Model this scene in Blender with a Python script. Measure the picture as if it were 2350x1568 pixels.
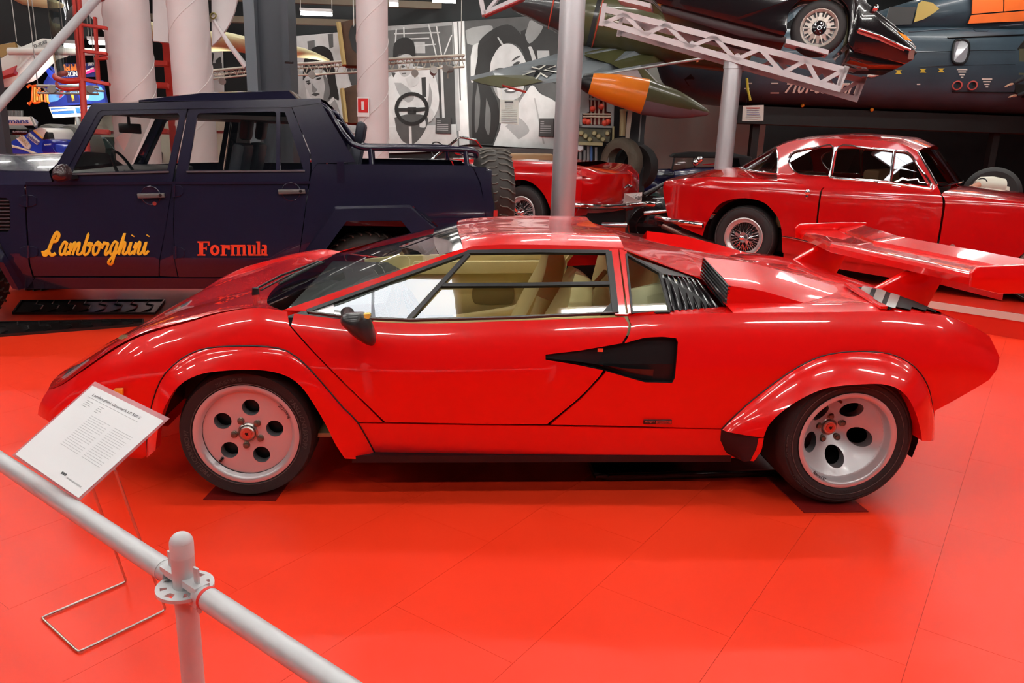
import bpy, bmesh, math, random
import numpy as np
from mathutils import Vector, Matrix
from mathutils.geometry import delaunay_2d_cdt
random.seed(7)
for o in list(bpy.data.objects): bpy.data.objects.remove(o)
SC = bpy.context.scene
COL = SC.collection
# ------------------------------------------------------------------ camera
W, H = 2350, 1568
CX, CY, CZ, YAW, PITCH, ROLL, FOC = 0.79689, -2.80429, 1.45, -0.08837, 0.25625, 0.03348, 1750.0
CAMP = Vector((CX, CY, CZ))
_f = Vector((-math.sin(YAW)*math.cos(PITCH), math.cos(YAW)*math.cos(PITCH), -math.sin(PITCH)))
_r = Vector((math.cos(YAW), math.sin(YAW), 0)); _u = _r.cross(_f)
CR = math.cos(ROLL)*_r + math.sin(ROLL)*_u
CU = -math.sin(ROLL)*_r + math.cos(ROLL)*_u
CF = _f
cd = bpy.data.cameras.new('camera'); cam = bpy.data.objects.new('camera', cd); COL.objects.link(cam)
cd.sensor_width = 36.0; cd.lens = 36.0*FOC/W; cd.clip_end = 200
cam.matrix_world = Matrix(((CR.x, CU.x, -CF.x, CX), (CR.y, CU.y, -CF.y, CY), (CR.z, CU.z, -CF.z, CZ), (0, 0, 0, 1)))
SC.camera = cam
# ------------------------------------------------------------------ world and exposure
wd = bpy.data.worlds.new('hall_air'); SC.world = wd; wd.use_nodes = True
wd.node_tree.nodes['Background'].inputs[0].default_value = (0.62, 0.68, 0.78, 1)
wd.node_tree.nodes['Background'].inputs[1].default_value = 0.045
SC.view_settings.view_transform = 'Standard'; SC.view_settings.look = 'None'
SC.view_settings.exposure = 0.02; SC.view_settings.gamma = 1.0; SC.view_settings.use_curve_mapping = False
# ------------------------------------------------------------------ pixel -> place
def ray(px, py): return CF + CR*((px-W/2)/FOC) - CU*((py-H/2)/FOC)
def atY(px, py, Y): d = ray(px, py); return CAMP + d*((Y-CY)/d.y)
def atX(px, py, X): d = ray(px, py); return CAMP + d*((X-CX)/d.x)
def atZ(px, py, Z): d = ray(px, py); return CAMP + d*((Z-CZ)/d.z)
def atD(px, py, D): return CAMP + ray(px, py)*D
def atP(px, py, p0, n): d = ray(px, py); return CAMP + d*((Vector(p0)-CAMP).dot(n)/d.dot(n))
# ------------------------------------------------------------------ materials
MATS = {}
def mat(name, col, rough=.5, metal=0., coat=0., spec=.5, emit=None, estr=1., var=0., vscale=6., bump=0., bscale=60., alpha=1., trans=0., ior=1.45, coatr=.03):
    if name in MATS: return MATS[name]
    m = bpy.data.materials.new(name); m.use_nodes = True; nt = m.node_tree; b = nt.nodes['Principled BSDF']
    I = b.inputs
    I['Base Color'].default_value = (*col, 1); I['Roughness'].default_value = rough; I['Metallic'].default_value = metal
    I['Coat Weight'].default_value = coat; I['Coat Roughness'].default_value = coatr; I['Specular IOR Level'].default_value = spec
    I['Transmission Weight'].default_value = trans; I['IOR'].default_value = ior; I['Alpha'].default_value = alpha
    if emit: I['Emission Color'].default_value = (*emit, 1); I['Emission Strength'].default_value = estr
    tc = None
    if var > 0 or bump > 0:
        tc = nt.nodes.new('ShaderNodeTexCoord')
    if var > 0:
        n = nt.nodes.new('ShaderNodeTexNoise'); n.inputs['Scale'].default_value = vscale; n.inputs['Detail'].default_value = 6
        nt.links.new(tc.outputs['Object'], n.inputs['Vector'])
        mx = nt.nodes.new('ShaderNodeMix'); mx.data_type = 'RGBA'
        mx.inputs['A'].default_value = (*[c*(1-var) for c in col], 1); mx.inputs['B'].default_value = (*[min(1, c*(1+var)) for c in col], 1)
        nt.links.new(n.outputs['Fac'], mx.inputs['Factor']); nt.links.new(mx.outputs['Result'], I['Base Color'])
    if bump > 0:
        n = nt.nodes.new('ShaderNodeTexNoise'); n.inputs['Scale'].default_value = bscale
        nt.links.new(tc.outputs['Object'], n.inputs['Vector'])
        bn = nt.nodes.new('ShaderNodeBump'); bn.inputs['Strength'].default_value = bump; bn.inputs['Distance'].default_value = .01
        nt.links.new(n.outputs['Fac'], bn.inputs['Height']); nt.links.new(bn.outputs['Normal'], I['Normal'])
    MATS[name] = m; return m
def glass(name, tint=(.9, .95, .93), refl=.12, rough=.0):
    if name in MATS: return MATS[name]
    m = bpy.data.materials.new(name); m.use_nodes = True; nt = m.node_tree; nt.nodes.clear()
    o = nt.nodes.new('ShaderNodeOutputMaterial'); t = nt.nodes.new('ShaderNodeBsdfTransparent'); g = nt.nodes.new('ShaderNodeBsdfGlossy')
    t.inputs[0].default_value = (*tint, 1); g.inputs['Roughness'].default_value = rough
    fr = nt.nodes.new('ShaderNodeLayerWeight'); fr.inputs[0].default_value = .5
    pw = nt.nodes.new('ShaderNodeMath'); pw.operation = 'POWER'; pw.inputs[1].default_value = 5.
    mm = nt.nodes.new('ShaderNodeMath'); mm.operation = 'MULTIPLY_ADD'; mm.inputs[1].default_value = .9; mm.inputs[2].default_value = .06+refl*.3
    nt.links.new(fr.outputs['Facing'], pw.inputs[0]); nt.links.new(pw.outputs[0], mm.inputs[0])
    mx = nt.nodes.new('ShaderNodeMixShader')
    nt.links.new(mm.outputs[0], mx.inputs[0])
    nt.links.new(t.outputs[0], mx.inputs[1]); nt.links.new(g.outputs[0], mx.inputs[2]); nt.links.new(mx.outputs[0], o.inputs[0])
    MATS[name] = m; return m
# ------------------------------------------------------------------ objects
def tag(o, label=None, cat=None, group=None, kind=None):
    if label: o['label'] = label
    if cat: o['category'] = cat
    if group: o['group'] = group
    if kind: o['kind'] = kind
    return o
def thing(name, label, cat, loc=(0, 0, 0), rz=0., group=None):
    o = bpy.data.objects.new(name, None); COL.objects.link(o); o.location = loc; o.rotation_euler = (0, 0, rz); o.empty_display_size = .1
    return tag(o, label, cat, group)
def wmat(o):
    m = Matrix.LocRotScale(o.location, o.rotation_euler, o.scale)
    if o.parent: m = wmat(o.parent) @ o.matrix_parent_inverse @ m
    return m
def setpar(o, p):      # o keeps the place its own coordinates give it
    o.parent = p; o.matrix_parent_inverse = wmat(p).inverted(); return o
def link(name, me, m, parent=None, world=True):
    o = bpy.data.objects.new(name, me); COL.objects.link(o)
    if m is not None and not me.materials: me.materials.append(m)
    if parent is not None:
        if world: setpar(o, parent)
        else: o.parent = parent
    return o
def copy_tree(o, parent=None):
    c = o.copy(); COL.objects.link(c)
    if parent is not None:
        c.parent = parent; c.matrix_parent_inverse = o.matrix_parent_inverse.copy()
    for ch in [x for x in bpy.data.objects if x.parent == o and x != c]: copy_tree(ch, c)
    return c
def frame(ax):
    ax = Vector(ax).normalized(); t = Vector((0, 0, 1)) if abs(ax.z) < .9 else Vector((1, 0, 0))
    a = t.cross(ax).normalized(); b = ax.cross(a); return a, b, ax
class MB:
    def __init__(s): s.v = []; s.f = []
    def add(s, V, F):
        k = len(s.v); s.v += [tuple(p) for p in V]; s.f += [tuple(i+k for i in q) for q in F]; return s
    def box(s, c, size, M=None):
        c = Vector(c); x, y, z = [q/2 for q in size]
        P = [Vector((i*x, j*y, k*z)) for i in (-1, 1) for j in (-1, 1) for k in (-1, 1)]
        if M is not None: P = [M @ p for p in P]
        return s.add([c+p for p in P], [(0, 1, 3, 2), (4, 6, 7, 5), (0, 4, 5, 1), (2, 3, 7, 6), (0, 2, 6, 4), (1, 5, 7, 3)])
    def bar(s, a, b, w, h, up=(0, 0, 1)):
        a, b = Vector(a), Vector(b); d = (b-a).normalized(); up = Vector(up); sd = d.cross(up)
        if sd.length < 1e-4: sd = d.cross(Vector((0, 1, 0)))
        sd.normalize(); u = sd.cross(d).normalized()
        P = []
        for p in (a, b):
            for i, j in ((-1, -1), (1, -1), (1, 1), (-1, 1)): P.append(p+sd*(i*w/2)+u*(j*h/2))
        return s.add(P, [(3, 2, 1, 0), (4, 5, 6, 7), (0, 1, 5, 4), (1, 2, 6, 5), (2, 3, 7, 6), (3, 0, 4, 7)])
    def cyl(s, a, b, r, r2=None, n=16, caps=True):
        r2 = r if r2 is None else r2; a, b = Vector(a), Vector(b); e1, e2, _ = frame(b-a)
        V = [p+(e1*math.cos(t)+e2*math.sin(t))*q for p, q in ((a, r), (b, r2)) for t in [2*math.pi*i/n for i in range(n)]]
        F = [(i, (i+1) % n, n+(i+1) % n, n+i) for i in range(n)]
        if caps: F += [tuple(range(n-1, -1, -1)), tuple(range(n, 2*n))]
        return s.add(V, F)
    def tube(s, pts, r, n=10, closed=False, caps=True):
        pts = [Vector(p) for p in pts]; N = len(pts); V = []; e = None
        for i, p in enumerate(pts):
            d = (pts[(i+1) % N]-pts[i-1]) if closed else (pts[min(i+1, N-1)]-pts[max(i-1, 0)])
            d.normalize()
            if e is None: e, _, _ = frame(d)
            e = (e-d*e.dot(d)).normalized(); b = d.cross(e)
            rr = r[i] if isinstance(r, (list, tuple)) else r
            V += [p+(e*math.cos(2*math.pi*k/n)+b*math.sin(2*math.pi*k/n))*rr for k in range(n)]
        F = [(i*n+k, i*n+(k+1) % n, ((i+1) % N)*n+(k+1) % n, ((i+1) % N)*n+k) for i in range(N if closed else N-1) for k in range(n)]
        if caps and not closed: F += [tuple(range(n-1, -1, -1)), tuple(range((N-1)*n, N*n))]
        return s.add(V, F)
    def lathe(s, prof, c, ax, n=32, closed=False):   # prof: (radius, offset along axis)
        c = Vector(c); e1, e2, a = frame(ax); m = len(prof)
        V = [c+a*q[1]+(e1*math.cos(2*math.pi*i/n)+e2*math.sin(2*math.pi*i/n))*q[0] for i in range(n) for q in prof]
        F = [(i*m+j, ((i+1) % n)*m+j, ((i+1) % n)*m+(j+1) % m, i*m+(j+1) % m) for i in range(n) for j in range(m if closed else m-1)]
        return s.add(V, F)
    def prism(s, poly, off):
        P = [Vector(p) for p in poly]; n = len(P); off = Vector(off)
        return s.add(P+[p+off for p in P], [tuple(range(n-1, -1, -1)), tuple(range(n, 2*n))]+[(i, (i+1) % n, n+(i+1) % n, n+i) for i in range(n)])
    def grid(s, rows, cu=False, cv=False):
        n, m = len(rows), len(rows[0])
        return s.add([p for r in rows for p in r], [(i*m+j, i*m+(j+1) % m, ((i+1) % n)*m+(j+1) % m, ((i+1) % n)*m+j) for i in range(n if cu else n-1) for j in range(m if cv else m-1)])
    def sphere(s, c, r, n=12, m=8, sc=(1, 1, 1), M=None):
        V = []; c = Vector(c)
        for i in range(m+1):
            a = math.pi*i/m
            for j in range(n):
                b = 2*math.pi*j/n; p = Vector((math.sin(a)*math.cos(b)*sc[0], math.sin(a)*math.sin(b)*sc[1], math.cos(a)*sc[2]))*r
                V.append(c+(M @ p if M is not None else p))
        return s.add(V, [(i*n+j, (i+1)*n+j, (i+1)*n+(j+1) % n, i*n+(j+1) % n) for i in range(m) for j in range(n)])
    def build(s, name, m, parent=None, smooth=35, bevel=0, weld=True):
        me = bpy.data.meshes.new(name); me.from_pydata(s.v, [], s.f)
        bm = bmesh.new(); bm.from_mesh(me)
        if weld: bmesh.ops.remove_doubles(bm, verts=bm.verts, dist=1e-5)
        bmesh.ops.recalc_face_normals(bm, faces=bm.faces)
        if bevel > 0:
            es = [e for e in bm.edges if len(e.link_faces) == 2 and e.calc_face_angle(0) > .6]
            bmesh.ops.bevel(bm, geom=es, offset=bevel, segments=2, affect='EDGES', profile=.5)
        bm.to_mesh(me); bm.free()
        if smooth:
            me.polygons.foreach_set('use_smooth', [True]*len(me.polygons)); me.set_sharp_from_angle(angle=math.radians(smooth))
        return link(name, me, m, parent)
# ------------------------------------------------------------------ curves and panels
def crom(P, n=6, closed=False):
    P = [Vector(p) for p in P]; N = len(P); out = []
    for i in range(N if closed else N-1):
        a, b = (P[i-1] if (i or closed) else P[0]), P[i]; c = P[(i+1) % N]; d = P[(i+2) % N] if (closed or i+2 < N) else P[-1]
        for k in range(n):
            t = k/n; out.append(.5*((2*b)+(c-a)*t+(2*a-5*b+4*c-d)*t*t+(3*b-a-3*c+d)*t**3))
    if not closed: out.append(P[-1])
    return out
def lerp(a, b, t): return Vector(a)+(Vector(b)-Vector(a))*t
def resample(P, n):
    P = [Vector(p) for p in P]; L = [0]
    for i in range(1, len(P)): L.append(L[-1]+(P[i]-P[i-1]).length)
    out = []; j = 0
    for k in range(n):
        s = L[-1]*k/(n-1)
        while j < len(P)-2 and L[j+1] < s: j += 1
        q = L[j+1]-L[j]; out.append(lerp(P[j], P[j+1], (s-L[j])/q if q > 1e-9 else 0))
    return out
def coons(c0, c1, d0, d1, n, m):   # c0,c1 along s (n points); d0 joins starts, d1 joins ends (m points)
    c0, c1, d0, d1 = resample(c0, n), resample(c1, n), resample(d0, m), resample(d1, m); R = []
    for i in range(n):
        s = i/(n-1); row = []
        for j in range(m):
            t = j/(m-1)
            row.append((1-t)*c0[i]+t*c1[i]+(1-s)*d0[j]+s*d1[j]-((1-s)*(1-t)*c0[0]+s*(1-t)*c0[-1]+(1-s)*t*c1[0]+s*t*c1[-1]))
        R.append(row)
    return R
def pchip(xs, ys):
    xs = np.array(xs, float); ys = np.array(ys, float); h = np.diff(xs); dl = np.diff(ys)/h; m = np.zeros(len(xs))
    for i in range(1, len(xs)-1):
        if dl[i-1]*dl[i] > 0: w1 = 2*h[i]+h[i-1]; w2 = h[i]+2*h[i-1]; m[i] = (w1+w2)/(w1/dl[i-1]+w2/dl[i])
    m[0], m[-1] = dl[0], dl[-1]
    def f(x):
        if x <= xs[0]: return ys[0]+m[0]*(x-xs[0])
        if x >= xs[-1]: return ys[-1]+m[-1]*(x-xs[-1])
        i = int(np.searchsorted(xs, x)-1); i = max(0, min(i, len(h)-1)); t = (x-xs[i])/h[i]
        return float(ys[i]*(1+2*t)*(1-t)**2+h[i]*m[i]*t*(1-t)**2+ys[i+1]*t*t*(3-2*t)+h[i]*m[i+1]*t*t*(t-1))
    return f
def outline(segs, n=5):   # list of points; a sub-list is a smooth run
    out = []
    for s in segs:
        if isinstance(s, list): out += [tuple(p)[:2] for p in crom([(*p, 0) for p in s], n)]
        else: out.append(s)
    r = []
    for p in out:
        if not r or (abs(p[0]-r[-1][0])+abs(p[1]-r[-1][1])) > 1e-6: r.append(p)
    if abs(r[0][0]-r[-1][0])+abs(r[0][1]-r[-1][1]) < 1e-6: r.pop()
    return r
def dense(poly, step):
    out = []
    for i, p in enumerate(poly):
        q = poly[(i+1) % len(poly)]; d = math.hypot(q[0]-p[0], q[1]-p[1]); k = max(1, int(math.ceil(d/step)))
        out += [(p[0]+(q[0]-p[0])*t/k, p[1]+(q[1]-p[1])*t/k) for t in range(k)]
    return out
def inside(p, poly):
    c = False; n = len(poly); x, y = p
    for i in range(n):
        x1, y1 = poly[i]; x2, y2 = poly[i-1]
        if (y1 > y) != (y2 > y) and x < (x2-x1)*(y-y1)/(y2-y1)+x1: c = not c
    return c
def tess(poly, holes, step):
    poly = dense(poly, step); holes = [dense(h, step) for h in holes]
    V = []; E = []
    for L in [poly]+holes:
        k = len(V); V += L; E += [(k+i, k+(i+1) % len(L)) for i in range(len(L))]
    nb = len(V); xs = [p[0] for p in poly]; ys = [p[1] for p in poly]; seg = np.array(V)
    y = min(ys)+step*.5; row = 0
    while y < max(ys):
        x = min(xs)+step*(.5 if row % 2 else 0)
        while x < max(xs):
            if inside((x, y), poly) and not any(inside((x, y), h) for h in holes) and np.min((seg[:, 0]-x)**2+(seg[:, 1]-y)**2) > (step*.5)**2: V.append((x, y))
            x += step
        y += step*.87; row += 1
    r = delaunay_2d_cdt([Vector(p) for p in V], E, [], 0, 1e-6)
    Vo = [(p.x, p.y) for p in r[0]]; F = []
    for f in r[2]:
        c = (sum(Vo[i][0] for i in f)/len(f), sum(Vo[i][1] for i in f)/len(f))
        if inside(c, poly) and not any(inside(c, h) for h in holes): F.append(tuple(f))
    loops = [poly]+holes
    return Vo, F, loops
def panel(name, poly, surf, m, parent=None, holes=(), step=.04, thick=.012, back=None, both=False):
    """sheet-metal panel: outline in the (u,v) domain of surf, lifted, with turned-in edges"""
    Vo, F, loops = tess(poly, list(holes), step)
    P = [surf(*p) for p in Vo]; e = step*.25; N = []
    for (a, b) in Vo:
        n = (surf(a+e, b)-surf(a-e, b)).cross(surf(a, b+e)-surf(a, b-e)); n.normalize(); N.append(n)
    back = Vector(back) if back is not None else None
    s = 1
    if back is not None and sum(n.dot(back) for n in N) > 0: s = -1
    N = [n*s for n in N]
    V = [tuple(p) for p in P]; NN = [tuple(n) for n in N]; FF = []
    for f in F:
        a, b, c = P[f[0]], P[f[1]], P[f[2]]
        FF.append(f if (b-a).cross(c-a).dot(N[f[0]]) > 0 else f[::-1])
    if thick:
        for L in loops:
            k = len(V); Q = [surf(*p) for p in L]; n = len(L)
            D = []
            for (a, b) in L:
                q = (surf(a+e, b)-surf(a-e, b)).cross(surf(a, b+e)-surf(a, b-e)); q.normalize(); D.append(-q*s*thick)
            V += [tuple(p) for p in Q]+[tuple(p+d) for p, d in zip(Q, D)]
            for i in range(n):
                t = (Q[(i+1) % n]-Q[i-1]).cross(D[i]); t.normalize(); NN.append(tuple(t))
            NN += NN[-n:]
            FF += [(k+i, k+(i+1) % n, k+n+(i+1) % n, k+n+i) for i in range(n)]
    me = bpy.data.meshes.new(name); me.from_pydata(V, [], FF)
    me.polygons.foreach_set('use_smooth', [True]*len(me.polygons))
    me.normals_split_custom_set_from_vertices(NN)
    return link(name, me, m, parent)
def bezier_text(name, body, size, m, M, parent=None, extrude=.001, shear=0., spacing=1., bold=0., fit=None):
    cu = bpy.data.curves.new(name, 'FONT'); cu.body = body; cu.size = size; cu.extrude = extrude; cu.shear = shear; cu.space_character = spacing; cu.offset = bold; cu.resolution_u = 3
    o = bpy.data.objects.new(name, cu); COL.objects.link(o)
    dg = bpy.context.evaluated_depsgraph_get(); me = bpy.data.meshes.new_from_object(o.evaluated_get(dg)); bpy.data.objects.remove(o)
    if fit and len(me.vertices):
        co = np.zeros(len(me.vertices)*3); me.vertices.foreach_get('co', co); co = co.reshape(-1, 3)
        lo, hi = co.min(0), co.max(0); co[:, 0] = (co[:, 0]-lo[0])/(hi[0]-lo[0])*fit[0]; co[:, 1] = (co[:, 1]-lo[1])/(hi[1]-lo[1])*fit[1]
        me.vertices.foreach_set('co', co.ravel())
    me.transform(M); me.materials.clear()
    return link(name, me, m, parent)
def basis(o, x, y):      # matrix with origin o, axes x, y, x*y
    x = Vector(x).normalized(); y = Vector(y); y = (y-x*x.dot(y)).normalized(); z = x.cross(y)
    return Matrix(((x.x, y.x, z.x, o[0]), (x.y, y.y, z.y, o[1]), (x.z, y.z, z.z, o[2]), (0, 0, 0, 1)))
# ================================================================== materials shared
M_RED = mat('red_paint', (.80, .003, .002), .25, 0, 1., .35, var=.02, vscale=.6)
M_RED2 = mat('dark_red_paint', (.46, .003, .004), .2, 0, 1., .35)
M_NAVY = mat('navy_paint', (.012, .010, .028), .2, 0, .8, .35, var=.12, vscale=3)
M_BLK = mat('black_trim', (.006, .006, .007), .38)
M_BLKG = mat('black_gloss', (.008, .006, .007), .12, 0, .6)
M_RUB = mat('rubber', (.018, .016, .016), .62, bump=.15, bscale=200)
M_ALU = mat('silver_rim', (.60, .60, .61), .36, .5, .2)
M_CHR = mat('chrome', (.86, .86, .88), .07, 1.)
M_STEEL = mat('brushed_steel', (.55, .52, .48), .28, 1.)
M_GLASS = glass('window_glass')
M_GLASSD = glass('tinted_glass', (.55, .6, .58))
M_WHITE = mat('white_paint', (.75, .74, .73), .45)
M_ALUP = mat('aluminium_tube', (.62, .62, .63), .38, .55, bump=.05, bscale=300)
M_CREAM = mat('cream_leather', (.82, .67, .30), .42, 0, .1, var=.06, bump=.08, bscale=120)
M_GREY = mat('grey_wall', (.16, .165, .165), .7, var=.05)
M_DARK = mat('dark_hall', (.022, .024, .027), .75, var=.2, vscale=2)
# ================================================================== floor, walls, ceiling, hall lamps
def floor_mat():
    m = mat('red_vinyl', (.80, .024, .008), .34, 0, .0, .32); nt = m.node_tree; b = nt.nodes['Principled BSDF']
    tc = nt.nodes.new('ShaderNodeNewGeometry'); n = nt.nodes.new('ShaderNodeTexNoise'); n.inputs['Scale'].default_value = .9; n.inputs['Detail'].default_value = 5
    nt.links.new(tc.outputs['Position'], n.inputs['Vector'])
    cr = nt.nodes.new('ShaderNodeValToRGB'); cr.color_ramp.elements[0].color = (.86, .034, .008, 1); cr.color_ramp.elements[1].color = (.92, .048, .014, 1)
    cr.color_ramp.elements[0].position = .3; cr.color_ramp.elements[1].position = .75
    nt.links.new(n.outputs['Fac'], cr.inputs[0]); nt.links.new(cr.outputs[0], b.inputs['Base Color'])
    r = nt.nodes.new('ShaderNodeMapRange'); r.inputs['To Min'].default_value = .34; r.inputs['To Max'].default_value = .44
    nt.links.new(n.outputs['Fac'], r.inputs['Value']); nt.links.new(r.outputs[0], b.inputs['Roughness'])
    return m
M_FLOOR = floor_mat()
M_SEAM = mat('floor_seam', (.70, .025, .010), .5)
HALL = -.66                                   # hall axis against the car's axis
mb = MB(); mb.add([(-26, -9, -.006), (30, -9, -.006), (30, 34, -.006), (-26, 34, -.006)], [(0, 1, 2, 3)])
FLOOR = tag(mb.build('floor', M_SEAM, None, 0), kind='structure')
# vinyl tiles: their joints run askew to the cars
ta = math.radians(-39.6); ex, ey = Vector((math.cos(ta), math.sin(ta), 0)), Vector((-math.sin(ta), math.cos(ta), 0))
TW_, TL_, g = .462, .86, .0005; e0 = atZ(1726, 1392, 0).dot(ex)
P = [ex*(i*(TW_/2-g))+ey*(j*(TL_/2-g)) for i, j in ((-1, -1), (1, -1), (1, 1), (-1, 1))]
me = bpy.data.meshes.new('vinyl_tile')
me.from_pydata([tuple(p) for p in P]+[tuple(p-Vector((0, 0, .005))) for p in P], [], [(0, 1, 2, 3), (0, 4, 5, 1), (1, 5, 6, 2), (2, 6, 7, 3), (3, 7, 4, 0)])
me.materials.append(M_FLOOR)
big = MB(); rs = random.Random(3)
seamat = {-1: atZ(1391, 1351, 0).dot(ey), 0: atZ(1731, 1400, 0).dot(ey), -2: atZ(1255, 1171, 0).dot(ey), -3: atZ(1008, 1200, 0).dot(ey)}
for i in range(-80, 80):
    ph = seamat.get(i, rs.random()*TL_)
    for j in range(-45, 45):
        c = ex*(e0+(i+.5)*TW_)+ey*(ph+(j+.5)*TL_)
        if c.x < -25 or c.x > 29 or c.y < -8.5 or c.y > 33: continue
        v = c-CAMP; d = v.dot(CF)
        near = d > .3 and abs(v.dot(CR)/d) < .85 and -.75 < v.dot(CU)/d < .3 and d < 6.5
        if near:
            o = link('vinyl_tile', me, None, FLOOR, False); o.location = c
        else: big.add([c+p for p in P], [(0, 1, 2, 3)])
o = big.build('far_vinyl_tiles', M_FLOOR, FLOOR, 0); o['kind'] = 'stuff'
# ceiling and walls of the hall
hx, hy = Vector((math.cos(HALL), math.sin(HALL), 0)), Vector((-math.sin(HALL), math.cos(HALL), 0))
M_CEIL = mat('dark_ceiling', (.03, .024, .02), .8, var=.3, vscale=1.5)
CEIL = 6.2
mb = MB(); mb.add([(-26, -9, CEIL), (30, -9, CEIL), (30, 34, CEIL), (-26, 34, CEIL)], [(3, 2, 1, 0)])
tag(mb.build('ceiling', M_CEIL, None, 0), kind='structure')
PW0 = atD(1170, 200, 14.5); PWN = hy           # wall that carries the big photographs
def on_wall(px, py, off=0.): return atP(px, py, PW0-PWN*off, PWN)
def hallpt(a, b, z): return Vector((PW0.x, PW0.y, 0))+hx*a+hy*b+Vector((0, 0, z))
aw = (on_wall(1300, 200)-PW0).dot(hx)
M_BWALL = mat('black_wall', (.012, .015, .016), .7, var=.25, vscale=3)
mb = MB(); mb.box(hallpt(aw/2-15, .15, CEIL/2), (30+aw, .26, CEIL), Matrix.Rotation(HALL, 3, 'Z'))
tag(mb.build('wall_back', M_BWALL, None, 0), kind='structure')
mb = MB(); mb.box((14, 17.2, CEIL/2), (28, .3, CEIL)); tag(mb.build('wall_right', M_BWALL, None, 0), kind='structure')
# added roof panes, the first sized for the bright patch mirrored in the side glass
for k, (x, y) in enumerate(((.08, .45), (-6.6, .45))):
    f_ = tag(MB().box((x, y, CEIL-.03), (.62, .62, .05)).build('window_%d' % (k+1), mat('skylight_frame', (.5, .5, .5), .5), None, 0), kind='structure')
    for sx_ in (-.135, .135): MB().box((x+sx_, y, CEIL-.062), (.25, .52, .012)).build('added_roof_pane', mat('added_roof_pane', (.9, .95, 1), .3, emit=(.88, .95, 1.), estr=11.), f_, 0)
# lamp rows: every fixture is a housing with a lit tube
M_TUBE = mat('lit_tube', (1, 1, 1), .4, emit=(1, .97, .92), estr=55)
M_HOUS = mat('lamp_housing', (.6, .6, .6), .4)
hm = MB().box((0, 0, .045), (1.56, .16, .05)).build('lamp_housing', M_HOUS, None, 0)
tm = MB().cyl((-.74, -.04, 0), (.74, -.04, 0), .02, n=8).cyl((-.74, .04, 0), (.74, .04, 0), .02, n=8).build('tube', M_TUBE, None, 0)
bpy.data.objects.remove(hm); bpy.data.objects.remove(tm)
hme, tme = bpy.data.meshes['lamp_housing'], bpy.data.meshes['tube']
k = 0
for i, yy in enumerate((-4.6, -2.2, .2, 2.6, 5.0, 8.0, 11., 14.)):
    for xx in (-9, -6.2, -3.4, -.6, 2.2, 5.0, 7.8, 10.6):
        t = thing('ceiling_lamp', 'white twin-tube fluorescent lamp hanging under the dark ceiling', 'lamp', (xx+(.7 if i % 2 else 0), yy, 4.7 if i < 5 else 5.2), 0, 'fluorescent lamps of the hall')
        link('lamp_housing', hme, None, t, False); link('tube', tme, None, t, False); k += 1
# ================================================================== red wedge sports car
CAR = thing('sports_car', 'low red wedge-shaped sports car with big rear wing and silver five-hole wheels', 'car', (1.2, 1., 0))
YC = 1.0
hw = pchip([-1., -.9, -.8, -.6, -.3, 0, .5, 1, 1.5, 2.2, 2.8, 3.2], [.52, .66, .745, .815, .865, .885, .905, .925, .94, .945, .92, .85])
zt = pchip([-1, -.8, -.67, -.5, -.4, -.2, -.07, .07, .18, .42, .65, 1.1, 1.47, 1.96, 2.32, 2.6, 2.83, 3.0, 3.14], [.34, .41, .495, .61, .662, .728, .768, .79, .776, .752, .744, .766, .786, .81, .818, .822, .81, .765, .70])
dz = pchip([-.6, -.25, 0, .12, .3, .55, .75, .88, 1., 1.2], [.2, .11, .045, .018, 0, 0, .012, .034, .07, .16])
def side_y(x, z):
    a = zt(x); return YC-hw(x)+dz((z-.2)/(a-.2))
def side(x, z): return Vector((x, side_y(x, z), z))
def pside(px, py, off=0.):
    Y = .1
    for _ in range(14): p = atY(px, py, Y); Y = .5*Y+.5*(side_y(p.x, p.z)-off)
    p = atY(px, py, Y); return (p.x, p.z)
def tr(segs, fn=pside, n=5): return [fn(*p) for p in outline(segs, n)]
def edge(x): return Vector((x, side_y(x, zt(x)), zt(x)))        # top edge of the flank
def mir(o):      # the far flank: same panel turned over the car's middle plane
    me = o.data.copy(); me.transform(Matrix.Translation((0, 2*YC, 0)) @ Matrix.Scale(-1, 4, (0, 1, 0))); me.flip_normals()
    return link(o.name.split('.')[0], me, None, CAR)
back = (0, 1, 0)
crest = [edge(x) for x in np.linspace(-.86, .16, 26)]
pf = tr([[(338, 1045), (340, 985), (352, 918), (372, 868), (405, 832), (445, 808), (490, 797), (560, 794), (620, 796), (662, 807), (700, 836), (742, 882), (790, 938), (820, 969)], (878, 969), (720, 811), (664, 748), (659, 716)])
pf += [(x, zt(x)) for x in np.linspace(.15, -.86, 24)]
pf += [pside(86, 952), pside(108, 965), pside(200, 1010), pside(285, 1048), pside(325, 1053)]
o = panel('front_fender', pf, side, M_RED, CAR, back=back, step=.03); mir(o)
pd = tr([(664, 717)])+[(x, zt(x)-.003) for x in np.linspace(.20, 1.505, 26)]+tr([[(1443, 745), (1438, 768), (1427, 788)], (1330, 805), (1252, 814), (1252, 826), (1320, 837), (1384, 850), [(1378, 861), (1330, 912), (1255, 974)], (1100, 973), (884, 969), (724, 811), (668, 748)])
o = panel('door', pd, side, M_RED, CAR, back=back, step=.035); DOOR = o; mir(o)
pq = [(x, zt(x)) for x in np.linspace(1.52, 3.13, 40)]+tr([(2294, 820), (2288, 848), (2270, 872), (2146, 943)])+tr([[(2143, 965), (2138, 925), (2126, 880), (2096, 840), (2050, 815), (1995, 807), (1930, 809), (1870, 823), (1800, 862), (1722, 922), (1672, 968), (1655, 984)], (1400, 977), (1263, 975), [(1336, 914), (1384, 862), (1390, 852)], (1480, 878), (1543, 880), (1549, 868), (1556, 785), (1552, 776), (1520, 773), (1480, 775), (1433, 788), [(1433, 788), (1444, 768), (1449, 745)]])
o = panel('rear_quarter', pq, side, M_RED, CAR, back=back, step=.04); mir(o)
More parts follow.
